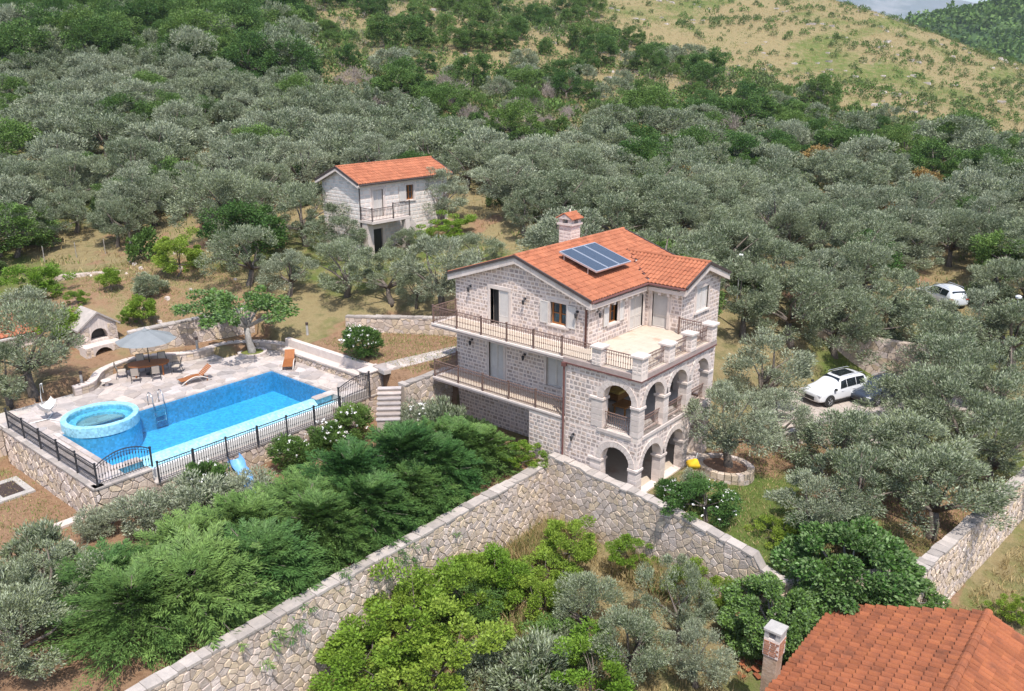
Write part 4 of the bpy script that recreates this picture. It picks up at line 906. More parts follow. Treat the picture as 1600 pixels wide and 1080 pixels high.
# walls of the terrace: left, front and the parapet
def face(O, A, N, L, top, bot, parent, cell=.30, limit=300, m='rubble', name='retaining_wall'):
    O = np.array(O, float); A = np.array(A, float); N = np.array(N, float)
    mb = MB(); V = [O+A*x+Z_*z-N*d for d in (.4, 0) for x, z in ((0, bot), (L, bot), (L, top), (0, top))]; mb.add(V, [(3, 2, 1, 0), (4, 5, 6, 7), (0, 1, 5, 4), (1, 2, 6, 5), (2, 3, 7, 6), (3, 0, 4, 7)])
    o = mb.build(name, M['rubmortar'] if m == 'rubble' else M['mortar'], parent)
    pieces('stone', 'stonework', rubble(O, A, N, L, const(top), const(bot), wr, cell, 1.45, .045, .014), M[m], o, limit)
    lst = []; a = 0
    while a < L-.01:
        w = min(wr.uniform(.6, .9), L-a); w = L-a if L-a-w < .25 else w
        lst.append((None, (np.array([O+A*x+Z_*z+N*d for d in (-.44, .07) for x, z in ((a+.005, top), (a+w-.005, top), (a+w-.005, top+.08), (a+.005, top+.08))]), [(3, 2, 1, 0), (4, 5, 6, 7), (0, 1, 5, 4), (1, 2, 6, 5), (2, 3, 7, 6), (3, 0, 4, 7)]))); a += w
    pieces('coping_stone', 'coping', lst, M['coping'], o)
face((-26.7, -17.45, 0), X_, -Y_, 10.1, 1.90, -.3, pt)
face((-16.6, -17.45, 0), Y_, X_, 2.6, 1.90, -.2, pt)
face((-16.45, -14.85, 0), Y_, X_, 10.6, 1.22, -.2, pt)
face((-16.6, -4.25, 0), Y_, X_, 3.0, 1.55, -.2, pt)
# parapet towards the house with a bench ledge inside
par = MB().bbox((-25.8, -.95, 1.9), (-16.7, -.62, 3.0)).build('parapet', M['trim'], pt, bevel=.02)
MB().bbox((-25.6, -1.55, 2.38), (-17.6, -.955, 2.50)).build('bench_ledge', M['trim'], par, bevel=.015)
face((-25.6, -1.50, 0), X_, -Y_, 8.0, 2.36, 1.95, pt, .22, 150, name='bench_wall')
MB().bbox((-17.4, -1.9, .6), (-16.62, -.6, 2.95)).build('corner_pier', M['rubmortar'], pt)
pieces('stone', 'stonework', rubble((-16.62, -1.9, 0), Y_, X_, 1.3, const(2.95), const(.4), wr, .3, 1.3)+rubble((-17.4, -1.9, 0), X_, -Y_, .78, const(2.95), const(1.9), wr, .28, 1.2), M['rubble'], pt)
MB().bbox((-17.5, -2.0, 2.955), (-16.55, -.58, 3.05)).build('pier_cap', M['trim'], pt, bevel=.02)
# low curved seat wall behind the paving
cw = thing('garden_seat_wall', 'low curving stone seat wall behind the dining table', 'wall', (-29.5, -7, 2))
cpts = np.array(CURVE, float); dist = np.r_[0, np.cumsum(np.linalg.norm(np.diff(cpts, axis=0), axis=1))]; ss = np.arange(0, dist[-1], .42); cx_ = np.interp(ss, dist, cpts[:, 0]); cy_ = np.interp(ss, dist, cpts[:, 1])
for it in range(3): cx_[1:-1] = (cx_[:-2]+2*cx_[1:-1]+cx_[2:])/4; cy_[1:-1] = (cy_[:-2]+2*cy_[1:-1]+cy_[2:])/4
core = MB(); cst = []; ccp = []
for k in range(len(ss)-1):
    a = np.array((cx_[k], cy_[k], 0)); b = np.array((cx_[k+1], cy_[k+1], 0)); d = (b-a)/np.linalg.norm(b-a); n_ = np.array((-d[1], d[0], 0)); n_ = n_ if n_[0] > 0 else -n_
    if np.dot(n_, np.array((-24, -8, 0))-a) < 0: n_ = -n_
    L_ = np.linalg.norm(b-a); V = [p+Z_*z+n_*e for e in (-.36, 0) for p, z in ((a, 1.7), (b, 1.7), (b, 2.42), (a, 2.42))]; core.add(V, [(3, 2, 1, 0), (4, 5, 6, 7), (0, 1, 5, 4), (1, 2, 6, 5), (2, 3, 7, 6), (3, 0, 4, 7)])
    for r_ in range(2):
        z0 = 1.99+r_*.215; V = [p+Z_*z+n_*e for e in (-.02, .035*wr.uniform(.7, 1.3)) for p, z in ((a+d*.012, z0), (b-d*.012, z0), (b-d*.012, z0+.195), (a+d*.012, z0+.195))]; cst.append((None, (np.array(V), [(3, 2, 1, 0), (4, 5, 6, 7), (0, 1, 5, 4), (1, 2, 6, 5), (2, 3, 7, 6), (3, 0, 4, 7)])))
    V = [p+Z_*z+n_*e for e in (-.40, .07) for p, z in ((a+d*.004, 2.42), (b-d*.004, 2.42), (b-d*.004, 2.50), (a+d*.004, 2.50))]; ccp.append((None, (np.array(V), [(3, 2, 1, 0), (4, 5, 6, 7), (0, 1, 5, 4), (1, 2, 6, 5), (2, 3, 7, 6), (3, 0, 4, 7)])))
core.build('core', M['rubmortar'], cw); pieces('stone', 'stonework', cst, M['rubble'], cw); pieces('coping_stone', 'coping', ccp, M['trim'], cw)
# pool railings (black iron)
fence_l = thing('pool_fence', 'black iron railing with arched corner around the pool terrace', 'fence', (-16.7, -17.3, 1.98))
railing((-26.5, -17.25), (-16.75, -17.25), 1.99, 1.0, M['iron'], fence_l, 6, .12, pname='rail')
railing((-16.75, -17.25), (-16.75, -14.75), 1.99, .9, M['iron'], fence_l, 2, .13, ends=(False, True), pname='rail', zcurve=lambda t: .42*math.sin(math.pi*t)**.8)
fence_f = thing('pool_fence', 'black iron railing along the overflow side of the pool', 'fence', (-16.35, -9.5, 1.3))
railing((-16.35, -14.7), (-16.35, -4.2), 1.30, .98, M['iron'], fence_f, 7, .12, pname='rail')
fence_r = thing('pool_fence', 'short arched black railing beside the stone corner pier', 'fence', (-16.55, -3, 1.6))
railing((-16.5, -4.15), (-16.5, -1.95), 1.63, 1.05, M['iron'], fence_r, 2, .12, pname='rail', zcurve=lambda t: .45*math.sin(math.pi*(t*.6+.05)))
# steel pool ladder
lad = thing('pool_ladder', 'steel ladder with two curved handrails at the pool edge', 'ladder', (-23.3, -10.85, DZ))
for v_ in (-11.15, -10.55): MB().tube([(-24.0, v_, DZ), (-24.0, v_, DZ+.6), (-23.85, v_, DZ+.78), (-23.65, v_, DZ+.78), (-23.45, v_, DZ+.55), (-23.42, v_, DZ-.1), (-23.42, v_, DZ-1.1)], .028, 8).build('handrail', M['steel'], lad, True)
for k in range(3): MB().bbox((-23.47, -11.15, DZ-.25-.3*k), (-23.37, -10.55, DZ-.21-.3*k)).build('rung', M['steel'], lad)
# planter ring for the tree on the deck
pl = thing('tree_planter', 'low round stone planter ring around the spreading pool tree', 'planter', (-27.3, -2.45, DZ))
for k in range(14):
    a0, a1 = 2*math.pi*k/14+.02, 2*math.pi*(k+1)/14-.02; V = [(-27.3+rr*math.cos(a), -2.45+rr*math.sin(a), z) for z in (DZ-.03, DZ+.17) for rr, a in ((.72, a0), (.92, a0), (.92, a1), (.72, a1))]
    MB().add(V, [(3, 2, 1, 0), (4, 5, 6, 7), (0, 1, 5, 4), (1, 2, 6, 5), (2, 3, 7, 6), (3, 0, 4, 7)]).build('kerb_stone', M['trim'], pl)
MB().lathe((-27.3, -2.45, DZ), [(.73, .0), (.73, .10)], 20).build('turf', mat('planter_turf', (.13, .17, .035), (.20, .19, .06), 6, .95, bump=.8, bscale=40), pl)
# ------------------------------------------------------------------ garden: steps, path, terrace walls
stp = thing('garden_steps', 'pale stone garden steps beside the pool corner pier', 'steps', (-13.2, -3.8, 1.2))
sd_ = np.array((.70, -.714, 0)); sw_ = np.array((.714, .70, 0))
for k in range(7):
    p = np.array((-14.15, -2.55, 0))+sd_*(.29*k)
    for nm, z0, z1, e, m_ in (('riser', 0., 2.95-.18*k, 0., 'rubmortar'), ('tread', 2.952-.18*k, 3.0-.18*k, .05, 'flag')):  # riser has its own colour to paint the shade between treads
        V = [p+sd_*a+sw_*b_+Z_*z for z in (z0, z1) for a, b_ in ((0, -.55-e), (.30+e, -.55-e), (.30+e, .62+e), (0, .62+e))]
        MB().add(V, [(3, 2, 1, 0), (4, 5, 6, 7), (0, 1, 5, 4), (1, 2, 6, 5), (2, 3, 7, 6), (3, 0, 4, 7)]).build(nm, M[m_], stp)
rwall('garden_wall', 'warm rubble wall with light coping edging the garden beside the lower balcony', (-13.55, -2.0, 0), Y_, X_, 3.75, const(2.98), const(.3), .45, .28)
rwall('garden_wall', 'dry stone wall at the back of the brown garden bed', (-23.8, 2.4, 0), (.86, .50, 0), (.5, -.86, 0), 10.5, lambda a: 4.0+.03*a, lambda a: 3.0, .4, .3)
rwall('garden_wall', 'stone terrace wall behind the grey parasol', (-31.9, -8.1, 0), (.26, .966, 0), (.966, -.26, 0), 8.0, lambda a: 3.75+.05*a, lambda a: 2.3, .45, .32)
rwall('garden_wall', 'tumbled stone wall on the slope above the citrus trees', (-46, -6.5, 0), (.45, .89, 0), (.89, -.45, 0), 13, lambda a: 5.0, lambda a: 4.2, .4, .34, coping=False)
rwall('garden_wall', 'low stone wall running off beside the iron fence end', (-26.75, -30, 0), Y_, X_, 12.5, const(1.95), const(-.4), .45, .34)
pth = []
for c in voronoi(7.4, 1.3, .55, fr_, asp=1.2):
    P = c+np.array((0, -.65)); d_ = np.array((.2, .98)); n2_ = np.array((.98, -.2)); W_ = np.array((-16.55, -1.2))+P[:, :1]*d_+P[:, 1:]*n2_
    s = stone_poly(W_, lambda a, b, d: np.array((a, b, 3.12+d)), fr_, .008, .02)
    if s: pth.append((None, (s[0], [f[::-1] for f in s[1]])))
pathb = MB().add([(-16.55+.2*a+.98*b, -1.2+.98*a-.2*b, z) for z in (2.9, 3.105) for a, b in ((0, -.65), (7.4, -.65), (7.4, .65), (0, .65))], [(0, 1, 2, 3), (7, 6, 5, 4), (0, 4, 5, 1), (1, 5, 6, 2), (2, 6, 7, 3), (3, 7, 4, 0)]).build('path', M['flagjoint']); pathb['kind'] = 'structure'
pieces('flagstone', 'flagstones', pth, M['flag'], pathb)
# stone oven with two dark arches behind the terrace, and its little roof
ov = thing('stone_oven', 'whitish stone outdoor oven with two dark arched openings', 'oven', (-34, -9.6, 2.4))
mb = MB(); wall_mesh(mb, (-34.0, -10.1, 0), Y_, X_, 2.3, 2.1, (lambda g: g)(gable(2.3, 4.1, 4.95)), [(.6, 1.7, 3.2, arch_head(1.15, .55, 3.35))], .5)
mb.build('wall', M['trim'], ov)
MB().bbox((-36.0, -10.1, 2.1), (-34.55, -7.8, 4.1)).build('body', M['trim'], ov)
MB().bbox((-34.54, -9.6, 3.1), (-34.50, -8.3, 4.0)).build('oven_mouth', M['trim_and_shade'], ov)
for s_ in (-1, 1):
    V = [(-36.1, -8.95, 5.02), (-33.85, -8.95, 5.02), (-33.85, -8.95+s_*1.35, 4.05), (-36.1, -8.95+s_*1.35, 4.05)]; V += [(x, y, z-.12) for x, y, z in V]
    F = [(0, 1, 2, 3), (7, 6, 5, 4), (0, 4, 5, 1), (1, 5, 6, 2), (2, 6, 7, 3), (3, 7, 4, 0)]; MB().add(V, F if s_ < 0 else [f[::-1] for f in F]).build('roof_slab', M['coping'], ov)
mb = MB(); wall_mesh(mb, (-33.1, -10.3, 0), Y_, X_, 2.3, 1.95, const(3.05), [(.5, 1.7, 2.0, arch_head(1.1, .6, 2.3))], .9); mb.build('lower_wall', M['trim'], ov)
pieces('stone', 'stonework', rubble((-33.1, -10.3, 0), Y_, X_, .48, const(3.05), const(1.95), wr, .22)+rubble((-33.1, -8.58, 0), Y_, X_, .58, const(3.05), const(1.95), wr, .22)+rubble((-34.0, -10.1, 0), Y_, X_, .58, const(4.1), const(3.05), wr, .24)+rubble((-34.0, -8.38, 0), Y_, X_, .58, const(4.1), const(3.05), wr, .24), M['rubble'], ov)
MB().bbox((-34.05, -9.9, 1.95), (-34.00, -8.5, 2.95)).build('fire_back', M['trim_and_shade'], ov)
shed = thing('garden_shed', 'small shed with an orange tiled lean-to roof behind the olives', 'shed', (-38.5, -12.5, 2.8))
MB().bbox((-40.0, -14.0, 2.4), (-37.2, -11.2, 3.7)).build('wall', M['mortar'], shed); s2 = np.array((3.2, 0, -.9)); l2 = np.linalg.norm(s2); s2 /= l2
MB().add([(-40.3, -14.2, 4.55), (-37.0, -14.2, 3.62), (-37.0, -11.0, 3.62), (-40.3, -11.0, 4.55)]+[(-40.3, -14.2, 4.45), (-37.0, -14.2, 3.52), (-37.0, -11.0, 3.52), (-40.3, -11.0, 4.45)], [(0, 1, 2, 3), (7, 6, 5, 4), (0, 4, 5, 1), (1, 5, 6, 2), (2, 6, 7, 3), (3, 7, 4, 0)]).build('roof', M['soffit'], shed)
roof_plane(shed, (-40.3, -14.2, 4.56), Y_, s2, np.array((-s2[2], 0, s2[0])), 3.2, l2, lambda a, s: True, M['tile'], 'tile', .25, .4, 120)
# drain cover on the lower lawn, steps at the wall foot
dc = thing('drain_cover', 'dark grate set in a pale concrete frame on the lower lawn', 'drain cover', (-23.7, -18.6, .06))
for a, b in (((-24.7, -19.5), (-24.35, -17.9)), ((-22.75, -19.5), (-22.4, -17.9)), ((-24.34, -19.5), (-22.76, -19.2)), ((-24.34, -18.2), (-22.76, -17.9))): MB().bbox((*a, -.05), (*b, .14)).build('frame', M['concrete'], dc)
for k in range(13): MB().bbox((-24.33+k*.121, -19.19, .04), (-24.33+k*.121+.085, -18.21, .12)).build('bar', M['dark'], dc)
MB().bbox((-24.34, -19.2, -.1), (-22.76, -18.2, -.02)).build('pit', M['trim_and_shade'], dc)
st2 = thing('garden_steps', 'rough stone steps at the foot of the pool terrace corner', 'steps', (-17.5, -18.6, -.5))
for k in range(5): MB().bbox((-18.4+k*.45, -18.9-.05*k, -.5-.16*k), (-17.9+k*.45, -17.6, .16-.16*k)).build('tread', M['trim'], st2, bevel=.02)
MB().bbox((-16.2, -19.7, -1.4), (-15.7, -18.9, .35)).build('end_pier', M['trim'], st2, bevel=.03)
# raised bed with the olive beside the arches
pb = thing('olive_planter', 'low curved stone bed around the old olive beside the arches', 'planter', (1.9, 5.4, 0)); bc = np.array((1.9, 5.4)); st = []
for k in range(26):
    a0, a1 = 2*math.pi*k/26+.012, 2*math.pi*(k+1)/26-.012
    for r_ in range(3):
        z0 = -.5+r_*.32; jj = .03*wr.uniform(.3, 1.2); V = [(bc[0]+rr*1.25*math.cos(a), bc[1]+rr*math.sin(a), z) for z in (z0, z0+.30) for rr, a in ((.92, a0), (1.18+jj, a0), (1.18+jj, a1), (.92, a1))]; st.append((None, (np.array(V), [(3, 2, 1, 0), (4, 5, 6, 7), (0, 1, 5, 4), (1, 2, 6, 5), (2, 3, 7, 6), (3, 0, 4, 7)])))
pieces('stone', 'stones', st, M['rubble'], pb); MB().add([(bc[0]+.95*1.25*math.cos(2*math.pi*k/24), bc[1]+.95*math.sin(2*math.pi*k/24), .30) for k in range(24)], [tuple(range(24))]).build('soil', M['soil'], pb)
rwall('garden_wall', 'low rubble wall behind the olive bed by the driveway', (2.5, 10.5, 0), (.35, .94, 0), (.94, -.35, 0), 7, const(.35), const(-.9), .4, .32)
# driveway
def inpoly(x, y, P):
    c = False; n_ = len(P)
    for i in range(n_):
        (x1, y1), (x2, y2) = P[i], P[(i+1) % n_]
        if (y1 > y) != (y2 > y) and x < (x2-x1)*(y-y1)/(y2-y1)+x1: c = not c
    return c
dvst = []
for c in voronoi(12, 19, .75, fr_, asp=1.25):
    P = c+np.array((-2, 14.5)); m_ = P.mean(0)
    if not inpoly(m_[0], m_[1], DR): continue
    zc = DRZ
    s = stone_poly(P, lambda a, b, d: np.array((a, b, zc+.05+d)), fr_, .012, .022)
    if s: dvst.append((None, s))
bm_ = MB().prism([p for p in DR], DRZ-.4, DRZ+.045)
drv = bm_.build('driveway', M['asphalt_stone']); drv['kind'] = 'structure'; pieces('flagstone', 'flagstones', dvst, M['asphalt_stone'], drv, 300)
rwall('garden_wall', 'honey coloured dry stone wall above the parked white car', (-2.5, 27.5, 0), (.995, .1, 0), (.1, -.995, 0), 9, const(1.6), const(-1.2), .5, .4, coping=False)
rwall('garden_wall', 'short dry stone wall end in the shade behind the driveway', (7.2, 28.6, 0), (.9, -.43, 0), (-.43, -.9, 0), 2.6, const(.3), const(-1.6), .5, .4, coping=False)
# ------------------------------------------------------------------ second house on the slope
h2 = thing('stone_cottage', 'small white stone cottage with orange tiled roof and a balcony among the olives', 'house', (-34.5, 16, 5.4)); cs = []
C0, C1, D0, D1 = -36.9, -32.35, 11.25, 20.9; HE2, HR2 = 11.05, 12.2; cm = (C0+C1)/2
add_wall((C0, D0, 0), X_, -Y_, C1-C0, 5, gable(C1-C0, HE2-.1, HR2-.15), [], .35, h2, 'wall', cs, h=.3, w=(.3, .6))
add_wall((C1, D0, 0), Y_, X_, D1-D0, 8.3, const(HE2-.1), [(1.35, 2.35, 8.32, flat_head(10.45)), (4.85, 5.65, 9.3, flat_head(10.5))], .35, h2, 'wall', cs, h=.3, w=(.3, .6))
add_wall((C1, D0, 0), Y_, X_, D1-D0, 5, const(8.3), [(1.2, 2.2, 5.1, flat_head(7.4))], .35, h2, 'wall', cs, h=.3, w=(.3, .6))
mb = MB(); wall_mesh(mb, (C0, D1, 0), -Y_, -X_, D1-D0, 5, const(HE2-.1), [], .35); wall_mesh(mb, (C1, D1, 0), -X_, Y_, C1-C0, 5, gable(C1-C0, HE2-.1, HR2-.15), [], .35); mb.build('wall', M['trim'], h2)
pieces('stone', 'stonework', cs, M['cottage'], h2, 300)
OC = (C1, D0, 0)
window(OC, Y_, X_, 4.85, 5.65, 9.3, 10.5, True, h2, False); shutter(h2, OC, Y_, X_, 4.05, 4.72, 9.3, 10.5, .05)
door(OC, Y_, X_, 1.35, 2.35, 8.32, 10.45, 2, h2); panel(h2, 'door', M['trim_and_shade'], OC, Y_, X_, 1.2, 2.2, 5.1, 7.4, -.25, -.2)
hr = MB(); hw2 = (C1-C0)/2+.35
for s_ in (-1, 1):
    V = [(cm, D0-.35, HR2), (cm+s_*hw2, D0-.35, HE2), (cm+s_*hw2, D1+.35, HE2), (cm, D1+.35, HR2)]; V += [(x, y, z-.14) for x, y, z in V]; F = [(0, 1, 2, 3), (7, 6, 5, 4), (0, 4, 5, 1), (1, 5, 6, 2), (2, 6, 7, 3), (3, 7, 4, 0)]; hr.add(V, F if s_ > 0 else [f[::-1] for f in F])
hroof = hr.build('roof', M['soffit'], h2)
for s_ in (-1, 1):
    sv = np.array((s_*hw2, 0, -(HR2-HE2))); ls = np.linalg.norm(sv); sv /= ls; nn = np.array((-s_*sv[2], 0, s_*sv[0]))
    roof_plane(hroof, (cm, D0-.35, HR2), Y_, sv, nn, D1-D0+.7, ls, lambda a, s: True, M['tile'], 'tile', .26, .42, 200 if s_ > 0 else 0)
    for yy in (D0-.38, D1+.38): bar((cm, yy, HR2+.03), (cm+s_*hw2, yy, HE2+.03), .08, .14, M['dark'], 'verge_cap', hroof, (-s_*sv[2]*s_, 0, abs(sv[0])) if s_ > 0 else (sv[2], 0, -sv[0]))
    bar((cm, D0-.30, HR2-.2), (cm+s_*hw2, D0-.30, HE2-.2), .16, .18, M['trim'], 'verge_board', hroof, (0, 1, 0))
ridge_row(hroof, (cm, D0-.35, HR2+.07), (cm, D1+.35, HR2+.07), M['tile'], .12, .42)
MB().tube([(C1+.38, D0-.3, HE2-.05), (C1+.38, D1+.3, HE2-.05)], .07, 6).build('gutter', M['dark'], hroof)
MB().tube([(C1+.06, D0-.05, HE2-.1), (C1+.06, D0-.05, 5.2)], .05, 6).build('downpipe', M['dark'], h2)
MB().bbox((C1+.01, D0-.1, 8.12), (C1+1.5, D0+3.9, 8.32)).build('balcony_slab', M['trim'], h2)
railing((C1+.1, D0-.05), (C1+1.42, D0-.05), 8.32, .95, M['dark'], h2, 2, .14); railing((C1+1.42, D0-.05), (C1+1.42, D0+2.1), 8.32, .95, M['dark'], h2, 2, .14, ends=(False, True)); railing((C1+1.42, D0+2.1), (C1+1.42, D0+3.85), 8.32, 1.15, M['dark'], h2, 2, .14, ends=(True, True))
bar((C1+1.3, D0+3.7, 8.1), (C1+1.3, D0+5.6, 6.0), .5, .22, M['trim'], 'stair', h2, (1, 0, 0)); MB().bbox((C1+.2, D0-.05, 5), (C1+.8, D0+.55, 8.1)).build('pier', M['trim'], h2); MB().bbox((C1+1.0, D0+3.3, 5), (C1+1.5, D0+3.8, 8.1)).build('pier', M['trim'], h2)
# ------------------------------------------------------------------ near house: old tiled roof and chimney
nh = thing('tiled_roof_house', 'low house with weathered brownish orange tile roof in front of the fig tree', 'house', (14.5, -6, -5))
RU, E0, E1 = 14.98, 9.9, 20.1; ZR, ZE = 1.0, -1.0; NV0, NV1 = -13, -.62
MB().bbox((E0+.35, NV0, -7), (E1-.35, NV1-.3, ZE-.1)).build('wall', M['render'], nh)
for s_, ue in ((-1, E0), (1, E1)):
    sv = np.array((ue-RU, 0, ZE-ZR)); ls = np.linalg.norm(sv); sv /= ls; nn = np.array((-s_*sv[2], 0, s_*sv[0]))
    V = [(RU, NV0, ZR), (ue, NV0, ZE), (ue, NV1, ZE), (RU, NV1, ZR)]; V += [(x, y, z-.16) for x, y, z in V]; F = [(0, 1, 2, 3), (7, 6, 5, 4), (0, 4, 5, 1), (1, 5, 6, 2), (2, 6, 7, 3), (3, 7, 4, 0)]
    pl_ = MB().add(V, F if s_ > 0 else [f[::-1] for f in F]).build('roof', M['render'], nh)
    roof_plane(pl_, (RU, NV0, ZR), Y_, sv, nn, NV1-NV0, ls+.05, lambda a, s: True, M['oldtile'], 'flattile' if s_ < 0 else 'tile', .29 if s_ < 0 else .25, .43, 300, hgt=.40 if s_ < 0 else .26)
V = [(E0+.4, NV1-.3, ZE-.1), (E1-.4, NV1-.3, ZE-.1), (RU, NV1-.3, ZR-.15), (E0+.4, NV1-.6, ZE-.1), (E1-.4, NV1-.6, ZE-.1), (RU, NV1-.6, ZR-.15)]
MB().add(V, [(0, 2, 1), (3, 4, 5), (0, 1, 4, 3), (1, 2, 5, 4), (2, 0, 3, 5)]).build('gable_wall', M['render'], nh)
ridge_row(nh, (RU, NV1, ZR+.08), (RU, NV0, ZR+.08), M['oldtile'], .16, .42)
nc = thing('chimney_stack', 'tall weathered chimney stack beside the eave of the old tiled roof', 'chimney', (9.25, -5.9, -6))
ccx, ccy = 9.60, -6.30
MB().box((ccx, ccy, -3.05), (.50, .50, 6.1)).build('shaft', M['render'], nc, bevel=.02)
bl = []
for (O, A, N) in (((ccx-.28, ccy-.28, 0), X_, -Y_), ((ccx+.28, ccy-.28, 0), Y_, X_), ((ccx-.28, ccy+.28, 0), -Y_, -X_), ((ccx+.28, ccy+.28, 0), -X_, Y_)): bl += ashlar(O, A, N, .56, .02, const(.72), [], vr, h=.085, w=(.2, .26), gap=.012, proud=.02)
hd = MB().box((ccx, ccy, .36), (.56, .56, .72)).build('brick_head', M['mortar'], nc); pieces('brick', 'bricks', bl, M['brick'], hd)
MB().bbox((ccx-.28, ccy-.28, .72), (ccx-.12, ccy+.28, .98)).bbox((ccx+.12, ccy-.28, .72), (ccx+.28, ccy+.28, .98)).build('cap_pier', M['concrete'], nc); MB().box((ccx, ccy, 1.03), (.64, .64, .10)).build('cap_slab', M['concrete'], nc, bevel=.015)
lt = thing('tile_heap', 'small heap of broken red tiles beside the chimney stack', 'tiles', (8.4, -4.2, -3.2))
tr_ = np.random.default_rng(8)
for k in range(16):
    a = tr_.uniform(0, 6.3); q = tr_.normal(0, .45, 2); MB().box((8.2+q[0], -3.4+q[1], Hs(8.2+q[0], -3.4+q[1])+.08+tr_.uniform(0, .12)), (.34, .2, .03), a).build('tile', M['oldtile'], lt)
# ------------------------------------------------------------------ pool furniture
def rthing(name, label, cat, loc, rz=0, group=None):
    o = bpy.data.objects.new(name, None); o.location = loc; o.rotation_euler = (0, 0, rz); link(o); o['_wl'] = (0., 0., 0.); o.empty_display_size = .3; return tag(o, label, cat, group)
tb_ = rthing('dining_table', 'long oval brown wooden table under the grey parasol', 'table', (-28.6, -8.65, DZ), math.radians(62))
tp = [(1.15*math.copysign(abs(math.cos(t))**.7, math.cos(t)), .62*math.copysign(abs(math.sin(t))**.7, math.sin(t))) for t in np.linspace(0, 2*math.pi, 28, endpoint=False)]
MB().prism(tp, .70, .75).build('table_top', M['teak'], tb_); MB().prism([(x*.9, y*.85) for x, y in tp], .62, .70).build('apron', M['teak'], tb_)
for x in (-.75, .75):
    for y in (-.35, .35): MB().box((x, y, .31), (.08, .08, .62)).build('leg', M['teak'], tb_)
um = thing('parasol', 'open grey octagonal parasol shading the dining table', 'parasol', (-28.65, -8.6, DZ))
uc = (-28.65, -8.55, DZ); K = 8
MB().tube([(uc[0], uc[1], DZ), (uc[0]-.05, uc[1], DZ+2.72)], .03, 8).build('pole', M['iron'], um); MB().lathe((uc[0], uc[1], DZ), [(.28, 0), (.28, .06), (.06, .1), (.05, .25)], 16).build('foot', M['iron'], um)
for k in range(K):
    a0, a1 = 2*math.pi*k/K+.2, 2*math.pi*(k+1)/K+.2; Pn = []; n_ = 6
    for i in range(n_+1):
        t = i/n_; rr = 1.72*t; z = DZ+2.78-.62*t**1.15
        for j in range(5): s = j/4; a = a0+(a1-a0)*s; sag = -.05*t*math.sin(math.pi*s); q = np.array((math.cos(a0), math.sin(a0)))*(1-s)+np.array((math.cos(a1), math.sin(a1)))*s; Pn.append((uc[0]-.05+q[0]*rr, uc[1]+q[1]*rr, z+sag))
    MB().add(Pn, [(i*5+j, i*5+j+5, i*5+j+6, i*5+j+1) for i in range(n_) for j in range(4)]).build('canopy_panel', M['grey_fabric'], um)
    MB().tube([(uc[0]-.05, uc[1], DZ+2.3), (uc[0]-.05+1.0*math.cos(a0), uc[1]+1.0*math.sin(a0), DZ+2.36)], .012, 5).build('strut', M['iron'], um)
    MB().tube([(uc[0]-.05, uc[1], DZ+2.74), (uc[0]-.05+1.72*math.cos(a0), uc[1]+1.72*math.sin(a0), DZ+2.14)], .012, 5).build('rib', M['iron'], um)
MB().lathe((uc[0]-.05, uc[1], DZ+2.74), [(.22, .0), (.1, .06), (.03, .12), (.01, .2)], 8).build('finial', M['grey_fabric'], um)
def chair(x, y, rz, label):
    c = rthing('patio_chair', label, 'chair', (x, y, DZ), rz, 'metal patio chairs round the dining table')
    MB().box((0, 0, .44), (.46, .46, .03)).build('seat', M['mesh_fabric'], c)
    V = [(-.22, .21, .46), (.22, .21, .46), (.20, .36, .92), (-.20, .36, .92)]; V += [(a, b+.02, z) for a, b, z in V]; MB().add(V, [(0, 1, 2, 3), (7, 6, 5, 4), (0, 4, 5, 1), (1, 5, 6, 2), (2, 6, 7, 3), (3, 7, 4, 0)]).build('backrest', M['mesh_fabric'], c)
    for sx in (-1, 1):
        MB().tube([(sx*.25, -.25, 0), (sx*.24, -.23, .62), (sx*.24, .0, .66), (sx*.24, .27, .64)], .016, 6).build('arm', M['iron'], c); MB().tube([(sx*.23, .34, 0), (sx*.23, .22, .42), (sx*.21, .37, .94)], .016, 6).build('leg', M['iron'], c)
    MB().tube([(-.21, .37, .94), (.21, .37, .94)], .016, 6).build('top_rail', M['iron'], c)
ta = math.radians(62); ct, st_ = math.cos(ta), math.sin(ta)
def tpos(a, b): return -28.6+ct*a-st_*b, -8.65+st_*a+ct*b
for (a, b, r_, nm) in ((-1.5, .05, ta+math.pi/2, 'patio chair at the end of the table nearest the oven'), (-.75, -.98, ta+math.pi, 'patio chair on the pool side of the table near the oven end'), (.35, -1.0, ta+math.pi+.1, 'patio chair on the pool side of the table near the wooden loungers'), (1.5, -.25, ta-math.pi/2-.2, 'patio chair at the table end facing the wooden loungers'), (-.5, .98, ta, 'patio chair between table and seat wall, towards the oven'), (.75, .95, ta+.1, 'patio chair between table and seat wall, towards the lawn')):
    x, y = tpos(a, b); chair(x, y, r_, nm)
def lounger(x, y, rz, label, back=.5):
    l_ = rthing('sun_lounger', label, 'sun lounger', (x, y, DZ), rz, 'wooden sun loungers by the pool')
    for k in range(13): MB().box((0, -.85+k*.092, .30-.04*math.cos(k/12*math.pi)), (.60, .080, .025)).build('slat', M['teak'], l_)
    for k in range(8):
        t = (k+.5)/8; MB().box((0, .34+.60*t, .34+back*t), (.60, .082, .025), rot=[[1, 0, 0], [0, .80, -.6], [0, .6, .80]]).build('back_slat', M['teak'], l_)
    for sx in (-1, 1):
        n_ = 9; MB().tube([(sx*.33, -.9+1.75*i/n_, .03+.36*math.sin(math.pi*(i/n_))) for i in range(n_+1)], .032, 6).build('side_rail', M['shutter'], l_, True)
        MB().box((sx*.29, .62, .13), (.05, .05, .26)).build('leg', M['teak'], l_); MB().box((sx*.29, -.6, .13), (.05, .05, .26)).build('leg', M['teak'], l_)
lounger(-25.45, -7.55, math.radians(-10), 'curved wooden sun lounger on the paving beside the table')
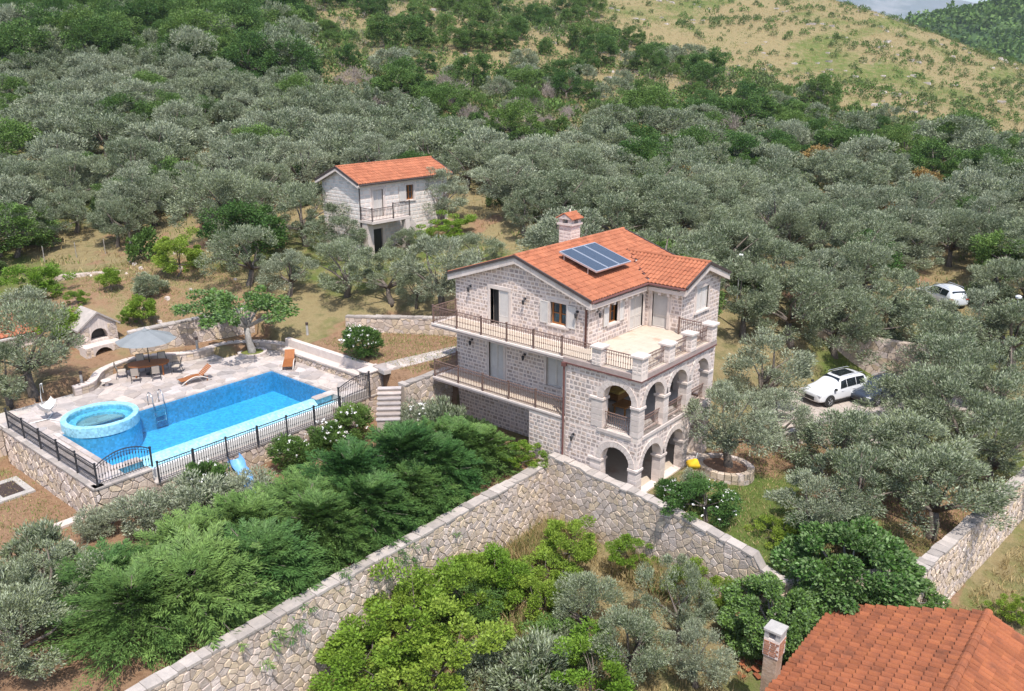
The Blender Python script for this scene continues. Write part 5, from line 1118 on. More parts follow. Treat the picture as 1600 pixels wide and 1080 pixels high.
lounger(-23.55, -2.35, math.radians(48), 'wooden sun lounger with raised back beside the white bench wall', .42)
def bollard(x, y, z, label):
    b = thing('bollard_light', label, 'garden light', (x, y, z)); MB().lathe((x, y, z), [(.09, 0), (.085, .03), (.075, .62), (.075, .66)], 12).build('post', M['concrete'], b); MB().lathe((x, y, z+.66), [(.085, 0), (.085, .12), (.095, .13), (.095, .17), (.02, .19)], 12).build('lamp_head', M['dark'], b)
bollard(-29.45, -5.0, 2.45, 'grey bollard light behind the seat wall near the tree'); bollard(-25.1, .3, 3.05, 'grey bollard light beyond the white parapet'); bollard(-29.3, -12.3, 2.2, 'grey bollard light at the seat wall end near the spa')
bs = thing('stone_basin', 'small pale round basin on the paving by the seat wall', 'basin', (-28.7, -11.2, DZ)); MB().lathe((-28.7, -11.2, DZ), [(.16, 0), (.10, .05), (.08, .22), (.28, .30), (.30, .36), (.24, .35), (.05, .30)], 16).build('bowl', M['trim'], bs, True)
# hanging chair on its stand under the olive
hc = thing('hanging_chair', 'white hanging chair on a slim stand beside the spa tub', 'hanging chair', (-26.2, -15.6, DZ)); hx, hy = -26.1, -15.5
for a in (0.4, 2.5, 4.6): MB().tube([(hx, hy, DZ+.04), (hx+.85*math.cos(a), hy+.85*math.sin(a), DZ+.03)], .03, 6).build('foot', M['white'], hc)
MB().tube([(hx-.5, hy+.1, DZ+.04), (hx-.75, hy+.1, DZ+1.0), (hx-.55, hy+.1, DZ+1.8), (hx, hy, DZ+2.0)], .03, 6).build('stand', M['white'], hc, True); MB().tube([(hx, hy, DZ+2.0), (hx, hy, DZ+1.5)], .01, 4).build('chain', M['white'], hc)
V = []; n_ = 10
for i in range(n_+1):
    for j in range(n_+1):
        a = -1.1+2.2*i/n_; b = -1.3+2.6*j/n_; V.append((hx+.5*math.sin(a)*math.cos(b*.6), hy+.5*math.sin(b)*.9, DZ+.95-.55*math.cos(a)*math.cos(b)+.18*abs(b)))
MB().add(V, [(i*(n_+1)+j, i*(n_+1)+j+1, (i+1)*(n_+1)+j+1, (i+1)*(n_+1)+j) for i in range(n_) for j in range(n_)]).build('seat_net', M['white'], hc, True)
# loggia furniture
sf = thing('wicker_sofa', 'orange wicker sofa with cushions inside the upper loggia', 'sofa', (-3.4, 4.2, H1)); MB().bbox((-4.0, 3.2, H1+.08), (-3.2, 5.2, H1+.40)).build('seat', M['wicker'], sf); MB().bbox((-4.1, 3.2, H1+.08), (-3.9, 5.2, H1+.85)).build('backrest', M['wicker'], sf)
for k in range(2): MB().bbox((-3.88, 3.25+k*.98, H1+.41), (-3.18, 4.18+k*.98, H1+.55)).build('cushion', M['cushion'], sf, bevel=.04)
for x in (-4.0, -3.3):
    for y in (3.3, 5.1): MB().box((x, y, H1+.04), (.08, .08, .08)).build('leg', M['wicker'], sf)
wt = thing('wicker_table', 'low orange wicker table in the upper loggia', 'table', (-2.3, 2.4, H1)); MB().bbox((-2.7, 1.9, H1+.40), (-1.9, 2.9, H1+.46)).build('top', M['wicker'], wt)
for x in (-2.6, -2.0):
    for y in (2.0, 2.8): MB().box((x, y, H1+.2), (.07, .07, .4)).build('leg', M['wicker'], wt)
wc = thing('wicker_chair', 'wicker chair with yellow cushion behind the loggia arch', 'chair', (-2.9, 1.0, H1)); MB().bbox((-3.4, .7, H1+.1), (-2.6, 1.5, H1+.42)).build('seat', M['wicker'], wc); MB().bbox((-3.5, .7, H1+.1), (-3.35, 1.5, H1+.9)).build('backrest', M['wicker'], wc); MB().bbox((-3.33, .75, H1+.43), (-2.65, 1.45, H1+.55)).build('cushion', M['cushion'], wc, bevel=.04)
# folded yellow sunshade by the lower arches, blue sheet by the conifers
ys = thing('folded_sunshade', 'folded bright yellow sunshade leaning by the lower arches', 'sunshade', (1.2, 3.1, 0)); yr_ = np.random.default_rng(3); V = []
for i in range(7):
    for j in range(12): a = 2*math.pi*j/12; t = i/6; rr = .62*(.10+.32*math.sin(math.pi*min(t*1.1, 1))**.8)*(1+.22*math.cos(a*4)); V.append((1.15+rr*math.cos(a)*1.2+.35*t, 3.1+rr*math.sin(a), .85+.55*t-.06*math.cos(a)))
MB().add(V, [(i*12+j, i*12+(j+1) % 12, i*12+12+(j+1) % 12, i*12+12+j) for i in range(6) for j in range(12)]+[tuple(range(11, -1, -1)), tuple(range(72, 84))]).build('fabric', M['yellow'], ys, True); MB().tube([(1.1, 3.1, -.05), (1.5, 3.1, 1.75)], .025, 6).build('pole', M['white'], ys)
bt = thing('blue_slide', 'crumpled blue plastic slide lying among the bushes below the pool', 'slide', (-14.6, -11.6, .2)); V = []
for i in range(9):
    for j, (yy, zz) in enumerate(((-.34, .34), (-.28, .06), (0, 0), (.28, .06), (.34, .34))): V.append((-15.3+i*.22, -11.5+yy-.02*i+.04*math.sin(i*2.3+j), 1.55-.16*i+zz+.04*math.sin(i*1.9+j*1.3)))
MB().add(V+[(a, b, c-.04) for a, b, c in V], [(i*5+j, i*5+j+5, i*5+j+6, i*5+j+1) for i in range(8) for j in range(4)]+[(45+i*5+j, 45+i*5+j+1, 45+i*5+j+6, 45+i*5+j+5) for i in range(8) for j in range(4)]).build('chute', M['blue'], bt, True)
for i in (0, 7):
    for yy in (-.3, .3): MB().tube([(-15.3+i*.22, -11.5+yy, 1.6-.16*i), (-15.3+i*.22, -11.5+yy, .1)], .03, 6).build('support', M['blue'], bt)
# ------------------------------------------------------------------ vehicles
M['darkpaint'] = plain('dark_car_paint', (.035, .045, .065), .25, coat=.6)
def car(name, label, loc, rz, Lc=4.9, Wc=1.96, Hc=1.72, sunroof=True, paint='carpaint'):
    c = rthing(name, label, 'car', loc, rz); s = Lc/4.9; k = Hc/1.72; w = Wc/2
    #  x, z bottom, z belt, z top, half width bottom, belt, top
    ST = [(2.45, .38, .70, .78, .62, .66, .50), (2.36, .28, .78, .90, .80, .86, .70), (2.0, .26, .90, 1.02, .90, .95, .80), (1.35, .26, .98, 1.09, .93, .975, .82), (1.05, .26, 1.00, 1.13, .93, .98, .80), (.25, .26, 1.02, 1.66, .93, .98, .66), (-.5, .26, 1.04, 1.72, .93, .98, .69), (-1.3, .26, 1.06, 1.71, .93, .98, .69), (-2.0, .30, 1.08, 1.64, .91, .96, .66), (-2.30, .38, 1.05, 1.20, .86, .92, .78), (-2.42, .48, .95, 1.02, .78, .84, .72)]
    def sec(x, zb, zl, zt, wb, wl_, wt):
        x, zb, zl, zt = x*s, zb*k, zl*k, zt*k; wb, wl_, wt = wb*w, wl_*w, wt*w
        return [(x, -wb, zb), (x, -wl_, zb+.18), (x, -wl_, (zb+zl)/2), (x, -wl_*.985, zl), (x, -wt, zt-.05), (x, -wt*.86, zt), (x, 0, zt+.02), (x, wt*.86, zt), (x, wt, zt-.05), (x, wl_*.985, zl), (x, wl_, (zb+zl)/2), (x, wl_, zb+.18), (x, wb, zb)]
    S = [sec(*q) for q in ST]; n_ = 13; V = [p for q in S for p in q]; F = []
    for i in range(len(S)-1):
        for j in range(n_): F.append((i*n_+j, i*n_+(j+1) % n_, (i+1)*n_+(j+1) % n_, (i+1)*n_+j))
    F.append(tuple(range(n_-1, -1, -1))); F.append(tuple((len(S)-1)*n_+j for j in range(n_)))
    body = MB().add(V, F).build('body', M[paint], c, True); md = body.modifiers.new('sub', 'SUBSURF'); md.levels = md.render_levels = 2; md.subdivision_type = 'CATMULL_CLARK'
    def lerp(i, t, j): a = np.array(S[i][j]); b = np.array(S[i+1][j]); return a+(b-a)*t
    def pane(nm, q, m, off, par=c):
        q = [np.array(p) for p in q]; nrm_ = np.cross(q[1]-q[0], q[2]-q[0]); nrm_ /= np.linalg.norm(nrm_)
        cc = sum(q)/4; nrm_ = nrm_ if np.dot(nrm_, cc-np.array((0, 0, .8))) > 0 else -nrm_
        V_ = [p+nrm_*o_ for o_ in (off-.03, off) for p in q]; return MB().add(V_, [(3, 2, 1, 0), (4, 5, 6, 7), (0, 1, 5, 4), (1, 2, 6, 5), (2, 3, 7, 6), (3, 0, 4, 7)]).build(nm, m, par)
    for jb, jt in ((3, 4), (9, 8)):
        def sp(i, t, f): a = lerp(i, t, jb); b = lerp(i, t, jt); return a+(b-a)*f
        for (i0, t0, i1, t1, n0) in ((4, .62, 5, .42, .10), (5, .50, 6, .55, .08), (6, .63, 7, .75, .08)):
            wn_ = pane('side_window', [sp(i0, t0, .10), sp(i1, t1, .10), sp(i1, t1, .84), sp(i0, t0+(.25 if i0 == 4 else 0), .84)], M['carglass'], .012)
    pane('windscreen', [lerp(4, .10, 3)*np.array((1, .88, 1)), lerp(4, .10, 9)*np.array((1, .88, 1)), lerp(4, .93, 8)*np.array((1, .86, 1)), lerp(4, .93, 4)*np.array((1, .86, 1))], M['carglass'], .045)
    pane('rear_window', [lerp(8, .85, 9)*np.array((1, .8, 1)), lerp(8, .85, 3)*np.array((1, .8, 1)), lerp(8, .18, 4)*np.array((1, .9, 1)), lerp(8, .18, 8)*np.array((1, .9, 1))], M['carglass'], .05)
    if sunroof: MB().bbox((-1.25*s, -.42*w*1.0, Hc+.006), (.12*s, .42*w, Hc+.022)).build('glass_roof', M['carglass'], c)
    for sy in (-1, 1):
        MB().tube([(.15*s, sy*.60*w, Hc-.01), (.05*s, sy*.62*w, Hc+.045), (-1.7*s, sy*.62*w, Hc+.04), (-1.85*s, sy*.60*w, Hc-.02)], .018, 6).build('roof_rail', M['alu'], c)
        MB().bbox((1.02*s, sy*.95*w, 1.02*k), (1.2*s, sy*1.10*w, 1.17*k)).build('mirror', M['trim_and_shade'], c, bevel=.03)
        hl = MB().bbox((2.12*s, sy*.52*w, .72*k), (2.40*s, sy*.86*w, .84*k)).build('headlight', M['headlamp'], c, bevel=.03)
        MB().bbox((-2.40*s, sy*.55*w, .84*k), (-2.22*s, sy*.93*w, 1.0*k)).build('tail_light', M['redlamp'], c, bevel=.03)
        MB().bbox((-1.0*s, sy*.93*w-.02, .26*k), (1.0*s, sy*.93*w+.03, .36*k)).build('sill_trim', M['trim_and_shade'], c)
        for hx_ in (.35, -.75): MB().bbox((hx_*s-.1, sy*.975*w, .90*k), (hx_*s+.1, sy*.975*w+.025*sy, .93*k)).build('door_handle', M[paint], c)
        for wx in (1.5, -1.45):
            r0 = .365; yc = sy*(w*.97-.10); 
            MB().add([(wx*s+(r0+.06)*math.cos(t), yc+e, r0+.02+(r0+.06)*math.sin(t)) for e in (-.13, .115) for t in np.linspace(0, 2*math.pi, 24, endpoint=False)], [tuple(range(23, -1, -1)), tuple(range(24, 48))]+[(j, (j+1) % 24, 24+(j+1) % 24, 24+j) for j in range(24)]).build('wheel_arch', M['trim_and_shade'], c)
            prof = [(r0*.62, -.13), (r0*.9, -.13), (r0, -.09), (r0, .09), (r0*.9, .13), (r0*.62, .13), (r0*.60, .08), (.02, .07)]
            V_ = [(wx*s+rr*math.cos(t), yc+(e+.015)*sy, r0+rr*math.sin(t)) for rr, e in prof for t in np.linspace(0, 2*math.pi, 24, endpoint=False)]
            wh = MB().add(V_, [(i*24+j, i*24+(j+1) % 24, i*24+24+(j+1) % 24, i*24+24+j) for i in range(7) for j in range(24)]).build('wheel', M['tyre'], c, True)
            rm = MB()
            for q in range(5):
                a = 2*math.pi*q/5+.3; rm.tube([(wx*s+.03*math.cos(a), yc+.125*sy, r0+.03*math.sin(a)), (wx*s+.225*math.cos(a), yc+.13*sy, r0+.225*math.sin(a))], .026, 6)
            rm.tube([(wx*s+.215*math.cos(t), yc+.125*sy, r0+.215*math.sin(t)) for t in np.linspace(0, 2*math.pi, 21)], .018, 6, False); rm.build('rim', M['rim'], wh, True)
    MB().bbox((2.38*s, -.42*w, .42*k), (2.47*s, .42*w, .66*k)).build('grille', M['trim_and_shade'], c, bevel=.02)
    return c
pa_, pb_ = at(1267, 638, DRZ), at(1322, 630, DRZ); CARA = math.atan2(pa_[1]-pb_[1], pa_[0]-pb_[0]); gx_, gy_, gz_ = ground_px(1297, 629); car('parked_car', 'white sport utility car with dark glass roof on the stone driveway', (gx_, gy_+.6, DRZ+.07), CARA+.16, 4.6, 1.92, 1.76)
gx_, gy_, gz_ = ground_px(1368, 628); car('parked_car', 'dark blue car in the shade behind the white sport utility car', (gx_, gy_+.3, DRZ+.07), CARA+.25, 4.2, 1.76, 1.45, False, 'darkpaint')
gx_, gy_, gz_ = ground_px(1468, 478); car('parked_car', 'white car parked far off among the olives beside bare red earth', (gx_, gy_, Hs(gx_, gy_)+.04), math.radians(140), 4.4, 1.8, 1.75, False)
# ------------------------------------------------------------------ lamp posts and fence posts
def lamp_post(x, y, h, label):
    z = Hs(x, y); l_ = thing('street_lamp', label, 'lamp', (x, y, z)); MB().tube([(x, y, z-.2), (x, y, z+h)], [.06, .04], 8).build('pole', M['alu'], l_); MB().lathe((x, y, z+h), [(.05, 0), (.20, .05), (.22, .18), (.10, .26), (.02, .28)], 12).build('lamp_head', M['lamphead'], l_)
gx_, gy_, gz_ = ground_px(1577, 540); lamp_post(gx_, gy_, 3.4, 'slim garden lamp post among the olive trees'); lp_ = atd(1157, 402, 62); lamp_post(lp_[0], lp_[1], lp_[2]-Hs(lp_[0], lp_[1]), 'white headed lamp post rising behind the villa roof')
# ------------------------------------------------------------------ vegetation
def kites(C, D, ln, wd, rng, flat=None):
    """leaf-shaped quads at C along D"""
    n_ = len(C); D = D/np.linalg.norm(D, axis=1, keepdims=True); R = rng.normal(size=(n_, 3)) if flat is None else np.cross(D, flat)+rng.normal(size=(n_, 3))*.25
    B = R-D*np.sum(R*D, axis=1, keepdims=True); B /= np.linalg.norm(B, axis=1, keepdims=True)+1e-9
    ln = ln*rng.uniform(.7, 1.3, (n_, 1)); wd = wd*rng.uniform(.7, 1.3, (n_, 1))
    V = np.stack([C-D*ln*.5, C+B*wd*.5-D*ln*.05, C+D*ln*.5, C-B*wd*.5-D*ln*.05], 1).reshape(-1, 3)
    return V, np.arange(n_*4).reshape(-1, 4)
def crown_points(rng, nclump, per, rx, rz, zc, rc, shell=.55, up=.35, lobes=5, bottom=-.75, amp=.35):
    """uneven crown: clumps on a lobed ellipsoid, leaves spread through each clump"""
    C = []; D = []; CC = []
    lb = rng.normal(size=(lobes, 3)); lb /= np.linalg.norm(lb, axis=1, keepdims=True); la = rng.uniform(.05, amp, lobes)
    for k in range(nclump):
        while True:
            d = rng.normal(size=3); d /= np.linalg.norm(d)
            if d[2] > bottom: break
        r_ = shell+(1-shell)*rng.uniform(0, 1)**.6; r_ *= .82+np.sum(la*np.maximum(lb @ d, 0)**3)
        c = np.array((d[0]*rx*r_, d[1]*rx*r_, zc+d[2]*rz*r_)); s = rc*rng.uniform(.6, 1.35); CC.append(c)
        q = rng.normal(size=(per, 3)); q /= np.linalg.norm(q, axis=1, keepdims=True); q *= rng.uniform(.25, 1, (per, 1))**.6*s; q[:, 2] *= .8
        C.append(c+q); D.append(q/s+d*.5+np.array((0, 0, up))+rng.normal(size=(per, 3))*.35)
    return np.concatenate(C), np.concatenate(D), np.array(CC)
def trunk_mesh(rng, h, r0, tips, m, name='trunk', lean=.15, nb=7, fork=.35):
    mb = MB(); p = np.array((0, 0, -.25)); pts = [p]; rs = [r0*1.35]
    top = np.array((rng.normal()*lean, rng.normal()*lean, h*fork)); pts += [np.array((0, 0, .05))+top*.1, top*.55+rng.normal(size=3)*.05, top]; rs += [r0, r0*.8, r0*.7]; mb.tube(pts, rs, 7)
    for t in tips[:nb]:
        mid = top*.5+t*.5+np.array((rng.normal()*.2, rng.normal()*.2, .1)); mb.tube([top, mid, t], [r0*.5, r0*.27, r0*.08], 5)
    return rawmesh(name, np.concatenate(mb.V), mb.F, m, True)
PROTO = {}
def proto(kind, seed, rx, rz, h, nclump, per, rc, ln, wd, m, bark='bark', **kw):
    rng = np.random.default_rng(seed); zc = kw.pop('zc', h-rz*.95); r0 = kw.pop('r0', .17); fork = kw.pop('fork', .35); nb = kw.pop('nb', 7)
    C, D, CC = crown_points(rng, nclump, per, rx, rz, zc, rc, **kw); V, F = kites(C, D, ln, wd, rng)
    idx = rng.permutation(len(CC)); PROTO.setdefault(kind, []).append((rawmesh('crown', V, F, M[m]), trunk_mesh(rng, h, r0, CC[idx], M[bark], nb=nb, fork=fork), rx, h))
for s_ in range(4): proto('olive', 100+s_, 2.25+.2*(s_ % 3), 1.75, 4.4+.3*(s_ % 2), 46, 330, .56, .17, .045, 'olive', r0=.24, nb=11, fork=.3, shell=.72, up=.55, lobes=7, amp=.55)
for s_ in range(2): proto('olive', 110+s_, 2.3, 1.9, 4.7, 44, 330, .58, .17, .045, 'oliveb', r0=.24, nb=11, fork=.3, shell=.72, up=.55)
for s_ in range(3): proto('faroliv', 120+s_, 2.4, 1.8, 4.4, 40, 150, .62, .25, .07, 'olive' if s_ < 2 else 'oliveb', nb=4, shell=.7, up=.5)
for s_ in range(3): proto('green', 130+s_, 2.2, 2.0, 4.6, 44, 240, .66, .15, .10, 'green', shell=.65, up=.1, lobes=7, amp=.55)
for s_ in range(2): proto('bright', 140+s_, 1.2, 1.1, 2.4, 44, 240, .34, .105, .062, 'bright', r0=.07, up=.3, bottom=-1, lobes=8, amp=.75)
for s_ in range(3): proto('shrub', 150+s_, 1.1, .75, 1.35, 26, 80, .38, .17, .10, ('shrubdark', 'green', 'shrubdark')[s_], r0=.05, up=.2, bottom=-.5, nb=4)
for s_ in range(2): proto('dead', 160+s_, 1.2, .9, 1.7, 26, 34, .6, .55, .03, 'deadtwig', 'palebark', r0=.05, up=.5, bottom=-.6)
proto('brown', 170, 1.8, 1.6, 3.6, 44, 70, .6, .25, .15, 'brownleaf')
for s_ in range(2): proto('oleander', 180+s_, 1.15, 1.15, 2.3, 42, 190, .38, .17, .05, 'green', r0=.05, up=.5, bottom=-1)
proto('citrus', 190, 1.15, 1.0, 2.4, 36, 200, .40, .12, .07, 'bright', r0=.07, up=.0)
proto('oliveshrub', 195, 1.3, 1.1, 2.2, 44, 170, .42, .18, .045, 'oliveb', r0=.06, up=.5, bottom=-1); proto('oliveshrub', 196, 1.4, 1.0, 2.0, 44, 170, .42, .18, .045, 'olive', r0=.06, up=.5, bottom=-1)
proto('fig', 200, 3.0, 2.0, 4.2, 100, 340, .52, .16, .115, 'fig', 'palebark', shell=.7, r0=.16, up=-.1, nb=14, bottom=-.8)
proto('spread', 205, 2.6, .8, 3.6, 42, 170, .42, .15, .10, 'fig', 'palebark', r0=.18, up=-.1, nb=12, fork=.45, zc=2.85, shell=.35, lobes=7)
# conifers: branches sweeping out and up, each carrying flat feathery sprays
def conifer(seed, R, Ht):
    rng = np.random.default_rng(seed); C = []; D = []; Fl = []; ax = []
    for k in range(430):
        t = rng.uniform(0, 1)**.9; a = rng.uniform(0, 2*math.pi); z0 = .1+Ht*.62*t; L = (R*math.sqrt(1-.80*t*t))*rng.uniform(.65, 1.3); el = rng.uniform(.08, .45)+.85*t**1.5; a = a if rng.uniform() < .6 else rng.normal(.9, .8)
        d = np.array((math.cos(a)*math.cos(el), math.sin(a)*math.cos(el), math.sin(el))); s = np.cross(d, (0, 0, 1.)); s /= np.linalg.norm(s); up_ = np.cross(s, d)
        n_ = 125; q = rng.uniform(.30, 1, n_)**.8; side = rng.normal(size=n_)*.19*(1.15-q)*L*.75; sag = -.30*q*q*L
        P = np.array((0, 0, z0))+d*(q*L)[:, None]+s*side[:, None]+Z_*(sag+rng.normal(size=n_)*.045)[:, None]
        dd = d+s*np.sign(side)[:, None]*.55+Z_*(-.25*q)[:, None]+rng.normal(size=(n_, 3))*.18
        C.append(P); D.append(dd); Fl.append(np.repeat(up_[None], n_, 0)); ax.append((z0, d, L))
    C = np.concatenate(C); V, F = kites(C, np.concatenate(D), .17, .032, rng, np.concatenate(Fl))
    mb = MB().tube([(0, 0, -.3), (0, 0, Ht*.25), (0, 0, Ht*.42)], [.14, .08, .01], 7)
    for z0, d, L in ax[::9]: mb.tube([np.array((0, 0, z0)), np.array((0, 0, z0))+d*L*.75-Z_*.1*L], [.03, .01], 4)
    PROTO.setdefault('conifer', []).append((rawmesh('crown', V, F, M['conifer']), rawmesh('trunk', np.concatenate(mb.V), mb.F, M['bark'], True), R, Ht))
for s_ in range(4): conifer(300+s_, 2.3+.15*s_, 3.9)
NAME = {'olive': 'olive_tree', 'faroliv': 'olive_tree', 'green': 'broadleaf_tree', 'bright': 'green_bush', 'shrub': 'hillside_shrub', 'dead': 'bare_shrub', 'brown': 'brown_leaved_tree', 'oleander': 'oleander_bush', 'citrus': 'citrus_tree', 'oliveshrub': 'olive_bush', 'fig': 'fig_tree', 'spread': 'spreading_tree', 'conifer': 'conifer'}
CAT = {'olive': 'tree', 'faroliv': 'tree', 'green': 'tree', 'bright': 'bush', 'shrub': 'shrub', 'dead': 'shrub', 'brown': 'tree', 'oleander': 'bush', 'citrus': 'tree', 'oliveshrub': 'bush', 'fig': 'tree', 'spread': 'tree', 'conifer': 'tree'}
pr2 = np.random.default_rng(77)
PLACED = []
def plant(kind, x, y, h, w=None, label='', group=None, z=None, var=None, flowers=0):
    """one plant with its crown and trunk; h = height in metres, w = crown width"""
    P = PROTO[kind]; cr, tk, rx, h0 = P[(pr2.integers(len(P)) if var is None else var)]; z = Hs(x, y) if z is None else z; sz = h/h0; sx = sz if w is None else w/(2*rx)
    o = bpy.data.objects.new(NAME[kind], None); o.location = (x, y, z-.03); o.rotation_euler = (0, 0, pr2.uniform(0, 6.28) if kind != 'conifer' else pr2.normal(0, .35)); o.scale = (sx*pr2.uniform(.93, 1.07), sx*pr2.uniform(.93, 1.07), sz); link(o); tag(o, label, CAT[kind], group); o['_wl'] = (0., 0., 0.)
    for nm, me in (('crown', cr), ('trunk', tk)):
        c = bpy.data.objects.new(nm, me); link(c); c.parent = o
    if flowers:
        rng = np.random.default_rng(int(abs(x*100)+7)); q = rng.normal(size=(flowers, 3)); q[:, 2] = np.abs(q[:, 2]); q /= np.linalg.norm(q, axis=1, keepdims=True); C = q*np.array((rx, rx, h0*.52))*rng.uniform(.8, 1.0, (flowers, 1))+np.array((0, 0, h0*.48)); V = []; F = []
        for i in range(6): pass
        V, F = kites(np.repeat(C, 4, 0)+rng.normal(size=(flowers*4, 3))*.04, rng.normal(size=(flowers*4, 3)), .12, .10, rng); f_ = link(bpy.data.objects.new('blossom', rawmesh('blossom', V, F, M['flower']))); f_.parent = o; f_['kind'] = 'stuff'
    PLACED.append((x, y, (w or 2*rx*sz)/2)); return o
def plant_px(kind, px, py, h, w=None, label='', group=None, **kw):
    """crown centre at a pixel, standing on the ground"""
    x, y, z = ground_px(px, py, h*.55); return plant(kind, x, y, h, w, label, group, **kw)
# --- conifers between the pool and the long wall
G = 'dark green conifers above the long retaining wall'; ORD = ('first', 'second', 'third', 'fourth', 'fifth', 'sixth', 'seventh', 'eighth', 'ninth', 'tenth', 'eleventh')
FR = ((-7.2, -3.0, 2.7, 3.4), (-7.3, -5.2, 2.9, 4.0), (-7.2, -7.6, 2.8, 4.2), (-7.5, -10.1, 3.0, 4.4), (-7.5, -12.6, 2.9, 4.4), (-7.6, -15.2, 3.0, 4.6), (-8.0, -17.8, 2.9, 4.6), (-8.5, -20.2, 2.8, 4.4))
BR = ((-8.5, -3.8, 3.5, 4.2), (-8.9, -6.5, 3.7, 4.7), (-9.0, -9.3, 3.4, 4.7), (-9.3, -12.0, 3.1, 4.7), (-9.6, -14.7, 2.9, 4.6), (-9.9, -17.3, 2.9, 4.6), (-10.4, -19.4, 2.6, 4.0))
for rw, nm in ((FR, 'conifer in the row hugging the retaining wall, counted from the villa'), (BR, 'conifer in the row on the pool side, counted from the villa')):
    for k, (x, y, h, w) in enumerate(rw): plant('conifer', x+pr2.normal()*.2, y+pr2.normal()*.3, h*pr2.uniform(.9, 1.2), w*pr2.uniform(1.15, 1.4), ORD[k]+' '+nm, G).rotation_euler = (pr2.normal()*.10, .12+pr2.normal()*.08, pr2.normal()*.6)
# --- bushes along the pool fence
for x, y, h, w, nm in ((-14.9, -4.6, 2.2, 2.2, 'oleander bush with white flowers by the short arched railing'), (-14.9, -6.4, 1.9, 2.1, 'oleander bush with white flowers beside the pool railing, one bush from the arched railing'), (-14.8, -8.6, 1.9, 2.2, 'oleander bush with white flowers in the middle of the pool railing'), (-15.0, -13.3, 2.1, 2.4, 'oleander bush with white flowers near the arched corner of the pool fence')): plant('oleander', x, y, h, w, nm, flowers=26)
plant('oliveshrub', -13.8, -14.4, 2.1, 2.8, 'grey olive bush below the arched corner of the pool fence'); plant('oliveshrub', -14.6, -16.4, 1.9, 2.3, 'grey olive bush by the rough steps at the terrace corner'); plant('oliveshrub', -12.9, -12.2, 1.8, 2.3, 'grey olive bush beside the blue slide')
plant('oliveshrub', -12.2, -2.2, 2.3, 2.2, 'grey green bush at the foot of the garden steps', flowers=40); plant('oliveshrub', -10.6, -1.6, 2.5, 2.6, 'grey green bush under the lower balcony')
plant('shrub', -9.4, -1.2, 1.9, 2.4, 'dark shrub under the lower balcony railing', 'shrubs at the villa foot')
plant('bright', -6.0, -1.2, 1.3, 1.8, 'low green bush on the wall corner by the villa', None)
plant_px('olive', 70, 920, 2.6, 3.2, 'small grey olive at the left end of the conifers'); plant_px('oliveshrub', 150, 815, 1.3, 1.7, 'grey olive bush above the end pier of the rough steps')
plant_px('oliveshrub', 60, 870, 2.2, 3.0, 'silvery olive bush on the lower lawn edge'); plant_px('oliveshrub', 20, 930, 2.4, 3.4, 'large grey olive bush below the lower lawn'); plant_px('olive', 25, 985, 2.8, 3.6, 'small olive tree left of the conifers')
# --- pool terrace and garden
plant_px('olive', 42, 560, 5.0, 5.2, 'olive tree overhanging the hanging chair'); plant_px('olive', 12, 615, 3.6, 3.4, 'olive tree at the far end of the iron pool fence')
plant('spread', -27.3, -2.45, 3.9, 7.2, 'spreading fig like tree with pale trunk in the round planter', z=DZ+.08, var=0)
for px, py, h, w, nm in ((102, 508, 2.3, 2.6, 'citrus tree beside the orange tiled shed'), (220, 482, 2.1, 1.9, 'citrus tree above the terrace wall behind the parasol'), (172, 435, 1.7, 1.6, 'small citrus tree on the brown slope above the oven')): plant_px('citrus', px, py, h, w, nm)
plant_px('bright', 275, 404, 2.6, 3.2, 'bright green bush on the terraced slope'); plant_px('bright', 60, 437, 2.2, 3.2, 'bright green bush at the edge of the brown slope'); plant_px('bright', 120, 465, 1.0, 1.2, 'little green bush on the brown slope'); plant_px('bright', 200, 495, 1.0, 1.0, 'little green sapling above the parasol')
plant_px('oleander', 562, 531, 2.1, 2.5, 'rounded oleander with white flowers behind the white parapet', flowers=60)
plant_px('oliveshrub', 235, 445, 1.5, 2.4, 'pale thin olive bush on the brown slope'); plant_px('oliveshrub', 40, 470, 1.9, 2.8, 'grey olive bush above the shed')
for px, py, h, w, nm in ((610, 437, 3.6, 4.6, 'olive tree above the brown garden bed'), (540, 420, 3.6, 4.4, 'olive tree beside the spreading pool tree'), (650, 470, 2.6, 2.8, 'small olive tree over the dry garden wall'), (385, 400, 4.0, 4.4, 'olive tree on the terraced slope above the spreading tree'), (450, 425, 3.2, 3.6, 'olive tree behind the spreading pool tree'), (745, 395, 2.6, 3.4, 'olive tree behind the villa gable'), (690, 310, 4.2, 4.6, 'round olive tree in front of the cottage end'), (475, 335, 4.6, 5.4, 'olive tree covering the cottage corner'), (530, 372, 3.2, 4.2, 'olive tree below the cottage balcony'), (640, 380, 2.4, 3.2, 'low olive tree below the cottage')): plant_px('olive', px, py, h, w, nm)
plant_px('bright', 700, 362, 1.8, 3.4, 'bright green bush to the right of the cottage'); plant_px('green', 690, 225, 4.2, 7.0, 'dense green tree behind the cottage roof')
